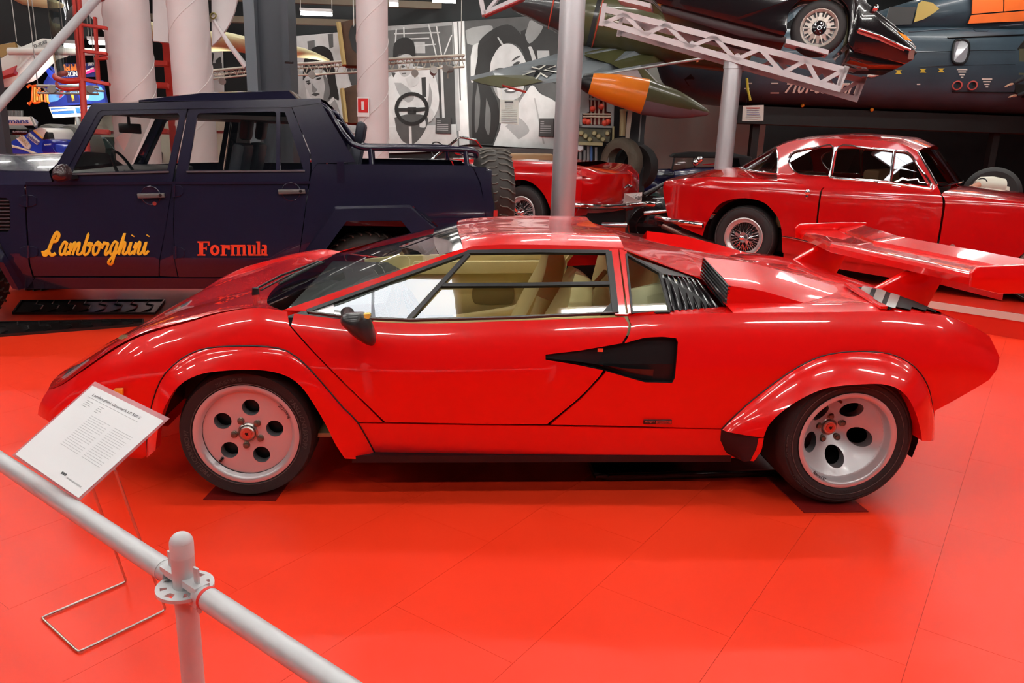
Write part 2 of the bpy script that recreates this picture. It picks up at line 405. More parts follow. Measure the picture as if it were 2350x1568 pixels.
ps = tr([(824, 972), (1100, 977), (1255, 979), (1655, 986), [(1655, 986), (1655, 1005), (1668, 1035), (1690, 1051)], (1400, 1050), (1100, 1050), (867, 1049)])
o = panel('sill', ps, side, M_RED, CAR, back=back, step=.04); mir(o)
for ya in (.15, 1.85): MB().bar((.42, ya, .185), (2.0, ya, .185), .10, .03).build('black_sill_lip', M_BLK, CAR, 0)
# inner body: dark shell that closes the gaps between the panels
mb = MB(); rows = []
for x in np.linspace(-.84, 3.05, 40):
    a = zt(x); rows.append([(x, side_y(x, z)+.03, z) for z in (.22, .3, .45, .6, .9*a)]+[(x, 2*YC-side_y(x, z)-.03, z) for z in (.9*a, .6, .45, .3, .22)])
def cutw(x): return (abs(x) < .42) or (abs(x-2.45) < .46)
for sgn in (0, 1):
    r2 = [[(p[0], p[1], p[2]) for p in (r[:5] if not sgn else r[5:])] for r in rows if not cutw(r[0][0])]
    blocks = [[r for r in r2 if .45 < r[0][0] < 1.95]]
    for b in blocks:
        if len(b) > 1: MB().grid(b).build('inner_shell', M_BLK, CAR, 0)
MB().box((1.2, 1, .2), (1.5, 1.64, .02)).build('underbody', M_BLK, CAR, 0)
for cx in (0, 2.45):       # wheel houses
    for sY in (0, 1):
        mb = MB(); R = .36 if cx == 0 else .41; y0, y1 = (.16, .5); rows = []
        for k in range(19):
            a = math.pi*((.03 if cx == 0 else -.09)+(.94 if cx == 0 else 1.06)*k/18); r = [(cx+R*math.cos(a), y if not sY else 2-y, .27+R*.95*math.sin(a)) for y in (y0, y1)]; r.append((cx, (y1 if not sY else 2-y1), .3)); rows.append(r)
        mb.grid(rows).build('wheel_house', M_BLK, CAR, 30)
# wheel-arch flares: crowned strip that ends in a lip
def flare(outer, inner, bulge, dep, name):
    A = [side(*pside(*p)) for p in crom2(outer)]; B = [p for p in crom2(inner)]
    n = 40; A = resample(A, n); Bp = [Vector((p.x, bulge, p.z)) for p in [atY(*q, bulge) for q in B]]; Bp = resample(Bp, n)
    rows = []
    for a, b in zip(A, Bp):
        r = []
        for t in (0, .12, .3, .5, .7, .85, .95, 1.):
            p = a.lerp(b, t); s = t**.62; p.y = a.y+(b.y-a.y)*s+(.0 if t < .95 else 0); r.append(p)
        c = b.copy(); c.y += .012; q = Vector((b.x, b.y+dep, b.z)); 
        rows.append(r+[q])
    o = MB().grid(rows).build(name, M_RED, CAR, 50); mir(o)
    MB().tube([a+Vector((0, -.002, 0)) for a in A], .0028, 6).build('flare_seam', M_BLK, o, 60); return rows
def crom2(P): return [(p.x, p.y) for p in crom([(*p, 0) for p in P], 5)]
flare([(338, 1048), (339, 985), (352, 918), (372, 868), (405, 832), (445, 808), (490, 797), (560, 794), (620, 796), (662, 807), (700, 836), (742, 882), (790, 938), (822, 971), (866, 1050)],
      [(357, 1033), (360, 1000), (372, 950), (392, 908), (420, 878), (460, 859), (505, 852), (560, 849), (610, 851), (655, 862), (688, 884), (715, 920), (745, 970), (770, 1020), (792, 1053)], .085, .05, 'front_arch_flare')
flare([(1655, 986), (1672, 968), (1722, 922), (1800, 862), (1870, 823), (1930, 809), (1995, 807), (2050, 815), (2096, 840), (2126, 880), (2138, 925), (2142, 965), (2140, 1005)],
      [(1752, 1005), (1765, 975), (1795, 945), (1840, 915), (1890, 893), (1935, 885), (1985, 882), (2025, 882), (2060, 892), (2085, 915), (2102, 950), (2112, 985), (2116, 1012)], -.035, .08, 'rear_arch_flare')
# foot of the rear flare ahead of the wheel, half of it black
fo = [atY(1752, 1005, -.035), atY(1740, 1040, -.02), atY(1722, 1060, 0.), atY(1690, 1060, .03)]
A = side(*pside(1655, 986)); B = side(*pside(1690, 1052)); mid1 = atY(1742, 1008, -.03); mid2 = atY(1722, 1058, .0)
kp = coons([A, side(*pside(1652, 1010)), side(*pside(1664, 1038)), B], [atY(1741, 1006, -.033), atY(1736, 1030, -.02), mid2], [A, atY(1700, 992, .02), atY(1741, 1006, -.033)], [B, atY(1705, 1060, .03), mid2], 8, 8)
o = MB().grid(kp).build('black_arch_guard', mat('guard_film', (.02, .008, .01), .55), CAR, 40); mir(o)
kp = coons([atY(1741, 1006, -.033), atY(1736, 1030, -.02), mid2], [atY(1753, 1006, -.033), atY(1748, 1035, -.02), atY(1730, 1059, .0)], [atY(1741, 1006, -.033), atY(1753, 1006, -.033)], [mid2, atY(1730, 1059, .0)], 6, 4)
ins = [[r[-1], (r[-1].x, r[-1].y+.09, r[-1].z)] for r in kp]
o = MB().grid(kp).grid(ins).build('rear_flare_foot', M_RED, CAR, 40); mir(o)
# front lip ahead of the wheel
kp = [[(-.40, .12, .29), (-.40, .13, .185), (-.40, .3, .175)], [(-.5, .13, .30), (-.5, .14, .19), (-.5, .32, .175)], [(-.62, .18, .30), (-.62, .19, .215), (-.62, .36, .2)], [(-.75, .25, .32), (-.75, .27, .25), (-.75, .45, .22)]]
# ------------------------------------------------------------------ nose, bonnet
NV = [Vector((-.86, crest[0].y, crest[0].z)), Vector((-.915, .52, .375)), Vector((-.955, .72, .365)), Vector((-.975, 1., .36))]
NV = crom(NV, 5)
WB = [crest[-1].copy(), Vector((.06, .36, .764)), Vector((.02, .52, .758)), Vector((.0, .72, .757)), Vector((-.005, 1., .757))]
WB = crom(WB, 5)
CN = crom([NV[-1], Vector((-.80, 1, .462)), Vector((-.56, 1, .578)), Vector((-.33, 1, .658)), Vector((-.14, 1, .712)), WB[-1]], 6)
hood = coons(crest, CN, NV, WB, 30, 22)
for i, r in enumerate(hood):          # bonnet sits a little lower than the wing crests
    s = i/29; k = math.sin(math.pi*min(1, s*1.05))
    for j, p in enumerate(r):
        t = j/21; p.z += .022*k*math.exp(-((t-.07)/.08)**2)-.010*k*math.exp(-((t-.27)/.12)**2)
hm = [[Vector((p.x, 2*YC-p.y, p.z)) for p in r[::-1]][1:] for r in hood]
full = [a+b for a, b in zip(hood, hm)]
BONNET = MB().grid(full).build('bonnet', M_RED, CAR, 40)
low = [Vector((p.x+.035+.02*k/15, p.y+.02*(1-k/15), p.z-.13-.02*(k/15))) for k, p in enumerate(NV)]
nf = [[a, a.lerp(b, .15)+Vector((-.012, 0, 0)), a.lerp(b, .6)+Vector((-.006, 0, 0)), b] for a, b in zip(NV, low)]
und = [[b, Vector((-.42, b.y*.9+.1, .19))] for b in low]
o = MB().grid(nf).grid(und).build('nose_panel', M_RED, CAR, 30); mir(o)
# narrow pop-up lamp cover and front lamp glass on the near crest, orange side marker
from mathutils.bvhtree import BVHTree
def cast(o, px, py):
    me = o.data; t = BVHTree.FromPolygons([v.co for v in me.vertices], [tuple(p.vertices) for p in me.polygons])
    h = t.ray_cast(CAMP, ray(px, py)); return h[0], h[1]
def patch(name, pts, m, on, thick=.004, parent=CAR):
    P = []; n = Vector((0, 0, 0))
    for p in pts:
        h, k = cast(on, *p)
        if h is None: continue
        if k.dot(ray(*p)) > 0: k = -k
        P.append(h); n += k
    if len(P) < 3: return None
    n.normalize(); return MB().prism([p-n*thick for p in P], n*(thick*2)).build(name, m, parent, 0)
M_LAMPG = mat('lamp_glass', (.30, .33, .35), .08, 0, 1.)
patch('front_lamp_glass', [(143, 868), (160, 850), (205, 826), (255, 806), (262, 808), (226, 838), (180, 858)], M_LAMPG, BONNET)
patch('front_lamp_glass', [(380, 713), (400, 700), (440, 690), (428, 702), (400, 714), (378, 722)], M_LAMPG, BONNET)
patch('bonnet_badge', [(271, 778), (280, 770), (294, 770), (292, 776), (280, 781)], mat('badge', (.3, .22, .1), .3, .6), BONNET)
mk = [side(*pside(265, 890, .004)), side(*pside(284, 890, .004)), side(*pside(285, 906, .004)), side(*pside(266, 904, .004))]
MB().prism([p-Vector((0, .004, 0)) for p in mk], (0, -.016, 0)).build('side_marker_lamp', mat('amber', (.9, .30, .02), .2, 0, .5), CAR, 30, bevel=.003)
# ------------------------------------------------------------------ windscreen, pillars, roof
ROOFX = .872
def gh_y(x, z): return side_y(x, zt(x))+(z-zt(x))*1.28
def gh(x, z, inn=0.): return Vector((x, gh_y(x, z)+inn, z))
def pgh(px, py, inn=0.):
    Y = .3
    for _ in range(30): p = atY(px, py, Y); Y = .6*Y+.4*(gh_y(p.x, p.z)+inn)
    p = atY(px, py, Y); return (p.x, p.z)
TL = gh(*pgh(1062, 573))                      # top near corner of the windscreen
WB2 = WB+[Vector((p.x, 2*YC-p.y, p.z)) for p in WB[::-1]][1:]
WT = crom([TL, Vector((TL.x-.012, .72, 1.025)), Vector((TL.x-.018, 1, 1.036)), Vector((TL.x-.012, 1.28, 1.025)), Vector((TL.x, 2-TL.y, TL.z))], 6)
wl = [WB2[0], lerp(WB2[0], TL, .5)+Vector((-.01, .0, .012)), TL]; wr = [Vector((p.x, 2-p.y, p.z)) for p in wl]
ws = coons(WB2, WT, wl, wr, 26, 16)
MB().grid(ws).build('windscreen', M_GLASS, CAR, 60)
tint = [[p+Vector((-.003, 0, .004)) for p in r[13:]] for r in ws]
MB().grid(tint).build('windscreen_tint_band', mat('tint_band', (.006, .007, .008), .08, 0, .8), CAR, 60)
# pillars of the windscreen in red
ap = [[lerp(WB2[0], TL, t)+Vector((-.004, -.002, .004)) for t in np.linspace(0, 1, 12)], [gh(*pgh(*p)) for p in zip(np.linspace(712, 1080, 12), np.linspace(715, 580, 12))]]
ap2 = [[a+Vector((0, .0, -.03)) for a in ap[0]], ap[0], ap[1]]
o = MB().grid(ap2).build('windscreen_pillar', M_RED, CAR, 30); mir(o)
RN = [gh(*pgh(*p)) for p in [(1064, 574), (1085, 566), (1150, 562), (1250, 562), (1350, 565), (1432, 569)]]
RE = RN[-1]
RC = crom([WT[12], Vector((1.05, 1, 1.052)), Vector((1.25, 1, 1.056)), Vector((RE.x, 1, 1.045))], 5)
rb = crom([RN[-1], Vector((RE.x, .62, RE.z+.03)), RC[-1]], 5)
rf = WT[:13]
roof = coons(RN, RC, rf, rb, 18, 14)
for i, r in enumerate(roof):
    for j, p in enumerate(r): p.z += .012*math.sin(math.pi*min(1, j/6.5))*(1 if j < 7 else 0)
rm = [[Vector((p.x, 2*YC-p.y, p.z)) for p in r[::-1]][1:] for r in roof]
rows = [a+b for a, b in zip(roof, rm)]
rows = [[Vector((r[0].x, r[0].y-.006, r[0].z-.018))]+r+[Vector((r[-1].x, r[-1].y+.006, r[-1].z-.018))] for r in rows]
MB().grid(rows).build('roof', M_RED, CAR, 40)
# ------------------------------------------------------------------ side glass with its black frame
def strip(name, pts, w, m, parent=CAR, inn=0., proj=pgh, h=.014):
    mb = MB(); P = [gh(*proj(*p), inn) for p in pts]; nrm = Vector((0, -.61, .79))
    for a, b in zip(P[:-1], P[1:]): mb.bar(a, b, w, h, nrm)
    return mb.build(name, m, parent, 0)
def ghs(x, z): return gh(x, z, .006)
win = [(708, 717), (1078, 581), (1397, 583), (1410, 716), (1180, 727), (940, 733), (800, 728)]
panel('door_glass', tr(win, pgh), ghs, M_GLASS, DOOR, step=.08, thick=.004, back=back)
strip('window_frame', [(705, 716), (890, 648), (1080, 579)], .016, M_BLK, DOOR)
strip('window_frame', [(1072, 580), (1240, 578), (1398, 580)], .020, M_BLK, DOOR)
strip('window_frame', [(1396, 578), (1405, 650), (1412, 719)], .026, M_BLK, DOOR)
strip('window_frame', [(705, 716), (800, 729), (940, 735), (1180, 729), (1412, 718)], .007, mat('window_rubber', (.12, .12, .11), .4), DOOR)
strip('window_divider', [(938, 734), (1075, 584)], .019, mat('satin_black', (.04, .04, .04), .3, .3), DOOR)
strip('window_rail', [(1012, 656), (1200, 655), (1402, 652)], .018, M_BLK, DOOR)
panel('window_corner_cover', tr([(1378, 720), (1412, 682), (1414, 718)], pgh), lambda x, z: gh(x, z, -.004), M_BLK, DOOR, step=.04, back=back)
panel('mirror_sail_panel', tr([(708, 716), (765, 695), (768, 722)], pgh), lambda x, z: gh(x, z, -.002), mat('pale_sail', (.6, .6, .6), .2, 0, .5), DOOR, step=.04, back=back)
o = panel('door_post', tr([(1398, 572), (1418, 571), (1436, 719), (1446, 722), (1413, 723)][0:3]+[(1444, 721), (1412, 721)], pgh), lambda x, z: gh(x, z, -.003), M_RED, DOOR, step=.05, back=back)
o = panel('rear_post', tr([(1421, 571), (1438, 577), (1450, 719), (1441, 719)], pgh), lambda x, z: gh(x, z, -.003), M_RED, CAR, step=.05, back=back); mir(o)
panel('quarter_glass', tr([(1440, 587), (1513, 628), (1536, 714), (1452, 717)], pgh), ghs, M_GLASS, CAR, step=.06, thick=.004, back=back)
strip('quarter_frame', [(1437, 585), (1514, 628), (1538, 715)], .010, M_BLK)
strip('quarter_frame', [(1537, 717), (1450, 719), (1437, 585)], .008, M_BLK)
# the far side's window frames in the same places
for pts, w in (([(705, 716), (890, 648), (1080, 579)], .016), ([(1072, 580), (1398, 580)], .02), ([(1396, 578), (1412, 719)], .026), ([(938, 734), (1075, 584)], .019), ([(1012, 656), (1402, 652)], .018)):
    o = strip('window_frame', pts, w, M_BLK); mir(o); bpy.data.objects.remove(o)
# ------------------------------------------------------------------ rear deck, intake boxes, wing
zr = pchip([1.5, 1.95, 2.3, 2.6, 2.8, 3.0, 3.14], [1.0, .882, .872, .862, .840, .782, .70])
zcn = pchip([1.5, 1.9, 2.3, 2.7, 2.95, 3.14], [1.045, .97, .905, .865, .80, .705])
rows = []
for x in np.linspace(1.95, 3.13, 26):
    x = float(x); e = edge(x); k = min(1, max(0, (3.13-x)/.5))
    h = [e, Vector((x, e.y+.07, e.z+.012*k)), Vector((x, e.y+.17, e.z+.018*k)), Vector((x, .45, .5*(e.z+zr(x))+.004)), Vector((x, .54, zr(x)+.004*k)), Vector((x, .74, .5*(zr(x)+zcn(x))+.006*k)), Vector((x, 1, zcn(x)))]
    h = crom(h, 3); rows.append(h+[Vector((p.x, 2-p.y, p.z)) for p in h[::-1]][1:])
DECK = MB().grid(rows).build('engine_deck', M_RED, CAR, 40)
rows2 = []
for x in np.linspace(RE.x, 1.955, 10):
    x = float(x); t = (x-RE.x)/(1.955-RE.x); y0 = RE.y+(.5-RE.y)*t; z0 = RE.z+(.882-RE.z)*t
    h = crom([Vector((x, y0+.0, z0-.012)), Vector((x, y0+.012, z0)), Vector((x, .72, .5*(z0+zcn(x))+.018)), Vector((x, 1, zcn(x)))], 4)
    rows2.append(h+[Vector((p.x, 2-p.y, p.z)) for p in h[::-1]][1:])
MB().grid(rows2).build('roof_buttress', M_RED, CAR, 40)
tb = rows[-1]; te = [[p, Vector((p.x+.015, p.y, p.z-.03)), Vector((p.x-.04+.0*p.y, p.y, .52)), Vector((p.x-.30, p.y, .36))] for p in tb]
MB().grid(te).build('tail_panel', M_RED, CAR, 25)
def box_intake():
    A = atY(1613, 590, .5); B = atY(1671, 655, .24); C_ = atY(1657, 706, .235); D = atY(1605, 640, .5); E = atY(1888, 708, .235); F = Vector((2.62, .5, .845))
    top = coons([B, B.lerp(E, .35)+Vector((0, 0, .012)), B.lerp(E, .7)+Vector((0, 0, .006)), E], [A, A.lerp(F, .3)+Vector((0, .01, .022)), A.lerp(F, .65)+Vector((0, .01, .016)), F],
                [B, B.lerp(A, .18)+Vector((.005, 0, .004)), A], [E, Vector((2.52, .36, .828)), F], 14, 10)
    o = MB().grid(top).grid([[r[0], Vector((r[0].x, r[0].y-.004, max(r[0].z-.11*(1-i/13), C_.z-.004)))] for i, r in enumerate(top)]).grid([[r[-1], Vector((r[-1].x, r[-1].y+.02, zr(r[-1].x)-.03))] for r in top]).build('intake_box', M_RED, CAR, 30); mir(o)
    MB().add([A+Vector((.03, 0, -.01)), B+Vector((.03, .01, -.006)), C_+Vector((.03, .01, 0)), D+Vector((.03, 0, 0))], [(0, 1, 2, 3)]).build('intake_mouth', M_BLK, CAR, 0)
    for k in range(7):
        t = (k+.5)/7; a = A.lerp(D, t); b = B.lerp(C_, t)
        MB().bar(a+Vector((.012, 0, 0)), b+Vector((.012, 0, 0)), .022, .005, (.5, 0, 1)).build('intake_slat', M_BLKG, CAR, 0)
    G0 = gh(*pgh(1440, 586), .004); G1 = gh(*pgh(1514, 628), .004); G2 = gh(*pgh(1538, 715), .004)
    MB().add([G0, D+Vector((0, 0, -.002)), G1], [(0, 1, 2)]).build('buttress_panel', mat('flat_black', (.010, .008, .009), .45), CAR, 0)
    q = [G1, D, C_, G2]; dp = Vector((0, .035, -.02))
    MB().add([G1+dp*.3, D+dp, C_+dp*.4, G2+dp*.3], [(0, 1, 2, 3)]).build('louvre_floor', M_BLK, CAR, 0)
    for k in range(8):
        t = (k+.6)/8.4; a = G1.lerp(D, t); b = G2.lerp(C_, t); c = a.lerp(b, .5)+Vector((0, .0, .004))
        MB().tube([a+dp*.25, a.lerp(b, .15), c, b.lerp(a, .1), b+dp*.1], .0055, 6).build('louvre_slat', M_BLKG, CAR, 60)
    # belt lid under the louvres back to the box
    ed = [edge(float(x)) for x in np.linspace(1.5, 2.0, 10)]; cc = [G2.lerp(C_, t) for t in np.linspace(-.55, 1.12, 10)]
    o = MB().grid([[a, b+Vector((0, .012, 0))] for a, b in zip(ed, cc)]).build('shoulder_lid', M_RED, CAR, 30); mir(o)
box_intake()
# vent openings in the tail of the deck: black well, pale slats
def deckpt(px, py, lift=.004):
    h, n = cast(DECK, px, py)
    if h is None: h = atY(px, py, .55)
    return h+Vector((0, 0, lift))
vN = resample([(1954, 664, 0), (2034, 714, 0), (2115, 727, 0), (2208, 747, 0)], 25); vF = resample([(1956, 661, 0), (2015, 668, 0), (2095, 694, 0), (2210, 745, 0)], 25)
def vgrid(i0, i1, t0, t1, lift): return [[deckpt(*(vN[i].lerp(vF[i], t).to_tuple()[:2]), lift) for t in np.linspace(t0, t1, 5)] for i in range(i0, i1+1)]
MB().grid(vgrid(0, 24, 0, 1, .009)).build('deck_vent', mat('vent_black', (.004, .004, .004), .6, 0, 0, .2), CAR, 50)
for i0 in (7, 10, 13): MB().grid(vgrid(i0-5, i0-3, .06, .95, .015)).build('vent_slat', mat('pale_vent', (.26, .25, .23), .3), CAR, 50)
MB().bar(deckpt(1944, 657, .01), deckpt(2028, 712, .01), .03, .012, (0, 0, 1)).build('vent_rim', M_RED, CAR, 0)
# rear wing
LEAD = [Vector((2.74, 1.0, 1.005)), Vector((2.88, .50, .985)), Vector((2.985, .20, .985))]
def wing():
    yl = [.185, .5, 1., 1.5, 1.815]; xl = {.185: 2.985, .5: 2.90, 1.: 2.76, 1.5: 2.90, 1.815: 2.985}; zl = {.185: .955, .5: .965, 1.: .978, 1.5: .965, 1.815: .955}
    rows = []
    for y in np.linspace(.185, 1.815, 27):
        y = float(y); a = abs(y-1)/.815; x0 = 2.77+.215*a; z0 = .978-.02*a; ch = .37+.03*a
        prof = [(0, 0), (.02, .014), (.10, .020), (.35, .016), (.62, .022), (.64, .034), (1., .060), (1., .046), (.5, -.006), (.10, -.036), (.02, -.030)]
        rows.append([Vector((x0+u*ch, y, z0+v)) for u, v in prof])
    MB().grid(rows, cv=True).build('wing_blade', M_RED, WING, 25)
    for s in (0, 1):
        ya = .18 if not s else 1.82; pts = [(2.96, .985), (2.985, 1.012), (3.27, 1.03), (3.42, 1.03), (3.40, .985), (3.33, .905), (3.10, .900), (2.97, .925)]
        dy = -.022 if not s else .022
        MB().prism([(x, ya, z) for x, z in pts], (0, dy, 0)).build('wing_endplate', M_RED, WING, 30, bevel=.006)
        P = [(1987, 668), (2083, 628), (2160, 641), (2116, 697)]
        q = [atY(*p, .56) for p in P]; q[0].z -= .01; q[3].z -= .05; q[1].z += .02; q[2].z += .02
        if s: q = [Vector((p.x, 2-p.y, p.z)) for p in q]
        c = [Vector((0, .018, 0))]*4
        MB().prism([p-Vector((0, .034, 0)) for p in q], (0, .068, 0)).build('wing_strut', M_RED, WING, 30, bevel=.02)
WING = bpy.data.objects.new('rear_wing', None); COL.objects.link(WING); setpar(WING, CAR)
wing()
# ------------------------------------------------------------------ side air scoop
so = outline([(1252, 814), (1330, 805), (1432, 787), (1480, 775), (1520, 773), (1552, 776), (1556, 785), (1549, 868), (1543, 880), (1480, 878), (1386, 851), (1320, 837), (1252, 826)])
sp = [pside(*p) for p in so]; xa = min(p[0] for p in sp); xb = max(p[0] for p in sp)
def scoop_surf(x, z):
    t = max(0, min(1, (x-xa)/(xb-xa))); return Vector((x, side_y(x, z)+.012+.11*t*t*(1 if z > .0 else 0), z))
panel('side_scoop', sp, scoop_surf, mat('scoop_black', (.014, .007, .009), .42), CAR, step=.03, thick=0, back=back)
n = len(sp); mb = MB(); mb.grid([[side(*p)+Vector((0, .004, 0)), scoop_surf(*p)] for p in sp], cu=True); mb.build('scoop_wall', M_BLK, CAR, 30)
mb = MB(); mb.grid([[side(*pside(x, y))+Vector((0, -.002, 0)), side(*pside(x, y+h))+Vector((0, .02, 0))] for x, y, h in ((1256, 822, 2), (1320, 829, 6), (1384, 838, 12), (1440, 846, 20), (1500, 848, 26))]).build('scoop_blade', M_BLKG, CAR, 40)
MB().box(side(*pside(1377, 803, .0))-Vector((0, .003, 0)), (.022, .006, .014)).build('door_latch', M_CHR, CAR, 0)
# maker's plate with its lettering
bp = side(*pside(1509, 968, .002)); MB().box(bp-Vector((0, .003, 0)), (.118, .008, .018)).build('designer_plate', M_BLKG, CAR, 0, bevel=.002)
MB().box(bp+Vector((.024, -.0075, 0)), (.064, .002, .012)).build('plate_field', mat('plate_red', (.55, .03, .02), .4), CAR, 0)
bezier_text('plate_lettering', 'disegno', .014, mat('plate_text', (.6, .1, .08), .4), basis(bp+Vector((-.054, -.0078, -.004)), (1, 0, 0), (0, 0, 1)), CAR, .0004, fit=(.042, .010))
bezier_text('plate_lettering', 'BERTONE', .012, M_BLK, basis(bp+Vector((-.002, -.009, -.004)), (1, 0, 0), (0, 0, 1)), CAR, .0004, fit=(.050, .008))
# ------------------------------------------------------------------ outside mirror
def pillow(outl, depth, m, name, parent, n=5, both=True):
    c = Vector((0, 0, 0))
    for p in outl: c += p
    c /= len(outl); rows = []; depth = Vector(depth)
    sc = [(math.cos(a), math.sin(a)) for a in [math.pi/2*k/n for k in range(n+1)]]
    for s_, d_ in sc[::-1]: rows.append([c+(p-c)*s_+depth*d_ for p in outl])
    if both:
        for s_, d_ in sc[1:]: rows.append([c+(p-c)*s_-depth*d_ for p in outl])
    return MB().grid(rows, cv=True).build(name, m, parent, 70)
mo = crom([atY(*p, .02) for p in [(784, 728), (796, 718), (820, 716), (837, 717), (848, 730), (858, 755), (862, 780), (857, 793), (843, 792), (818, 776), (795, 755), (784, 742)]], 4, True)
MIR = pillow(mo, (-.01, -.065, .015), mat('mirror_black', (.02, .02, .021), .3, 0, .2), 'door_mirror', DOOR)
MB().cyl(atY(800, 735, .05), side(*pside(796, 728))+Vector((0, .02, .01)), .02, .028, 10).build('mirror_foot', M_BLK, MIR, 60)
cr_ = [atY(*p, -.052) for p in [(834, 722), (848, 721), (850, 727), (846, 733), (836, 730)]]
MB().prism(cr_, (0, .03, 0)).build('mirror_badge', mat('badge_yellow', (.8, .6, .1), .4), MIR, 0)
# wipers
mb = MB(); 
w0 = Vector((.0, .62, .775))
def scr(px, py): h, n = cast(WSO, px, py); return h
WSO = [c for c in CAR.children if c.name.startswith('windscreen')][0]
b0, _ = cast(BONNET, 587, 676)
MB().cyl(b0+Vector((0, 0, -.01)), b0+Vector((0, 0, .03)), .018, .014, 10).build('wiper_pivot', M_BLK, CAR, 40)
pts = [b0+Vector((0, 0, .025)), lerp(b0, atY(700, 610, .95), .5)+Vector((0, 0, .02)), atY(733, 600, .95)]
MB().tube(pts, .005, 6).build('wiper_arm', M_BLK, CAR, 60)
MB().tube([p+Vector((0.03, -.03, .0)) for p in pts[:]], .004, 6).build('wiper_blade', M_BLK, CAR, 60)
MB().tube([atY(640, 652, .72), atY(690, 625, .8), atY(738, 602, .92)], .008, 6).build('wiper_blade', M_BLK, CAR, 60)
# ------------------------------------------------------------------ cabin
M_CAB = mat('cabin_black', (.012, .012, .013), .5)
def card(name, pts, m, th, parent=CAR): return MB().prism(pts, th).build(name, m, parent, 30, bevel=.006)
card('far_door_card', [(.35, 1.77, .40), (1.5, 1.77, .42), (1.53, 1.78, .80), (.95, 1.79, .785), (.5, 1.79, .765), (.3, 1.78, .74)], M_CREAM, (0, .04, 0))
card('far_door_roll', [(.55, 1.72, .665), (1.5, 1.72, .69), (1.52, 1.73, .765), (.6, 1.73, .74)], M_CREAM, (0, .05, 0))
pk = crom([(.99, 1.765, .60), (1.17, 1.765, .603), (1.205, 1.765, .57), (1.20, 1.765, .50), (1.16, 1.765, .485), (1.0, 1.765, .48), (.955, 1.765, .50), (.95, 1.765, .57)], 3, True)
MB().prism(pk, (0, .02, 0)).build('door_pocket', mat('pocket_shade', (.26, .19, .06), .6), CAR, 30)
card('cabin_floor', [(.2, .2, .24), (1.6, .2, .24), (1.6, 1.8, .24), (.2, 1.8, .24)], mat('beige_carpet', (.42, .33, .16), .9), (0, 0, .02))
card('centre_tunnel', [(.3, .86, .26), (1.55, .86, .26), (1.55, .86, .52), (.5, .86, .45)], M_CREAM, (0, .28, 0))
card('bulkhead', [(1.60, .25, .26), (1.60, 1.75, .26), (1.70, 1.62, .93), (1.70, .38, .93)], M_CREAM, (.04, 0, 0))
card('near_door_card', [(.4, .22, .35), (1.5, .22, .35), (1.5, .225, .765), (.5, .215, .735)], M_CREAM, (0, .025, 0))
card('dashboard', [(.10, .26, .45), (.52, .26, .47), (.56, .26, .67), (.44, .26, .735), (.12, .26, .735)], M_CAB, (0, 1.48, 0))
card('instrument_hood', [(.36, .38, .70), (.56, .38, .70), (.54, .38, .775), (.38, .38, .765)], M_CAB, (0, .42, 0))
card('rear_quarter_trim', [(1.5, .22, .5), (1.72, .22, .5), (1.80, .25, .80), (1.78, .36, .90), (1.55, .3, .86)], mat('pale_trim', (.70, .66, .38), .45), (0, .03, 0))
def bucket(yc, name, lab):
    s = thing(name, lab, 'seat'); s.location = (1.3, yc, .26)
    s = None
def seat(yc):
    S = bpy.data.objects.new('bucket_seat', None); COL.objects.link(S); S.location = (1.3, yc, .26); setpar(S, CAR); S.matrix_parent_inverse = wmat(CAR).inverted()
    prof = [(1.22, .33), (1.265, .45), (1.32, .58), (1.365, .69), (1.39, .77), (1.40, .83), (1.405, .885)]
    wd_ = [.20, .215, .225, .205, .16, .135, .105]; th = [.07, .075, .07, .06, .05, .048, .03]; rows = []
    for (x, z), w, t in zip(prof, wd_, th):
        r = []
        for k in range(16):
            a = 2*math.pi*k/16; c, s_ = math.cos(a), math.sin(a); sx = abs(c)**.5*(1 if c > 0 else -1); sy = abs(s_)**.5*(1 if s_ > 0 else -1)
            bol = .035*abs(sx)**3 if sy < 0 else 0
            r.append(Vector((x-.0+sy*t-bol, yc+sx*w, z-sy*.02)))
        rows.append(r)
    rows = [crom([rows[i][k] for i in range(len(rows))], 3) for k in range(16)]
    mb = MB().grid(rows, cu=True); top = [r[-1] for r in rows]; mb.add(top, [tuple(range(16))]); mb.build('backrest', M_CREAM, S, 60)
    sb = crom([(.78, yc-.2, .36), (.78, yc+.2, .36), (1.12, yc+.235, .36), (1.26, yc+.2, .36), (1.26, yc-.2, .36), (1.12, yc-.235, .36)], 4, True)
    pillow(sb, (-.02, 0, .085), M_CREAM, 'seat_cushion', S)
    for sgn in (-1, 1):
        MB().tube(crom([(.84, yc+sgn*.2, .40), (1.07, yc+sgn*.235, .43), (1.25, yc+sgn*.24, .48), (1.32, yc+sgn*.225, .64)], 4), .045, 10).build('side_bolster', M_CREAM, S, 60)
    MB().box((1.33, yc-.20, .47), (.05, .02, .07)).build('belt_buckle', M_BLK, S, 0)
    MB().tube(crom([(1.56, yc+.22, .86), (1.44, yc+.16, .72), (1.30, yc-.02, .52), (1.26, yc-.2, .42)], 4), .012, 6).build('seat_belt', M_CREAM, S, 60)
seat(.58); seat(1.42)
SW = MB().lathe([(.17, -.012), (.185, 0), (.17, .012), (.155, 0)], (.68, .58, .64), (.9, 0, .42), 28, True).build('steering_wheel', M_CAB, CAR, 60)
MB().cyl((.5, .58, .56), (.68, .58, .64), .03, .045, 12).build('steering_column', M_CAB, CAR, 40)
for a in (0, 2.1, 4.2):
    MB().bar((.68, .58, .64), (.68-.07*math.sin(a), .58+.165*math.cos(a), .64+.15*math.sin(a)), .03, .006).build('steering_spoke', M_CAB, SW, 0)
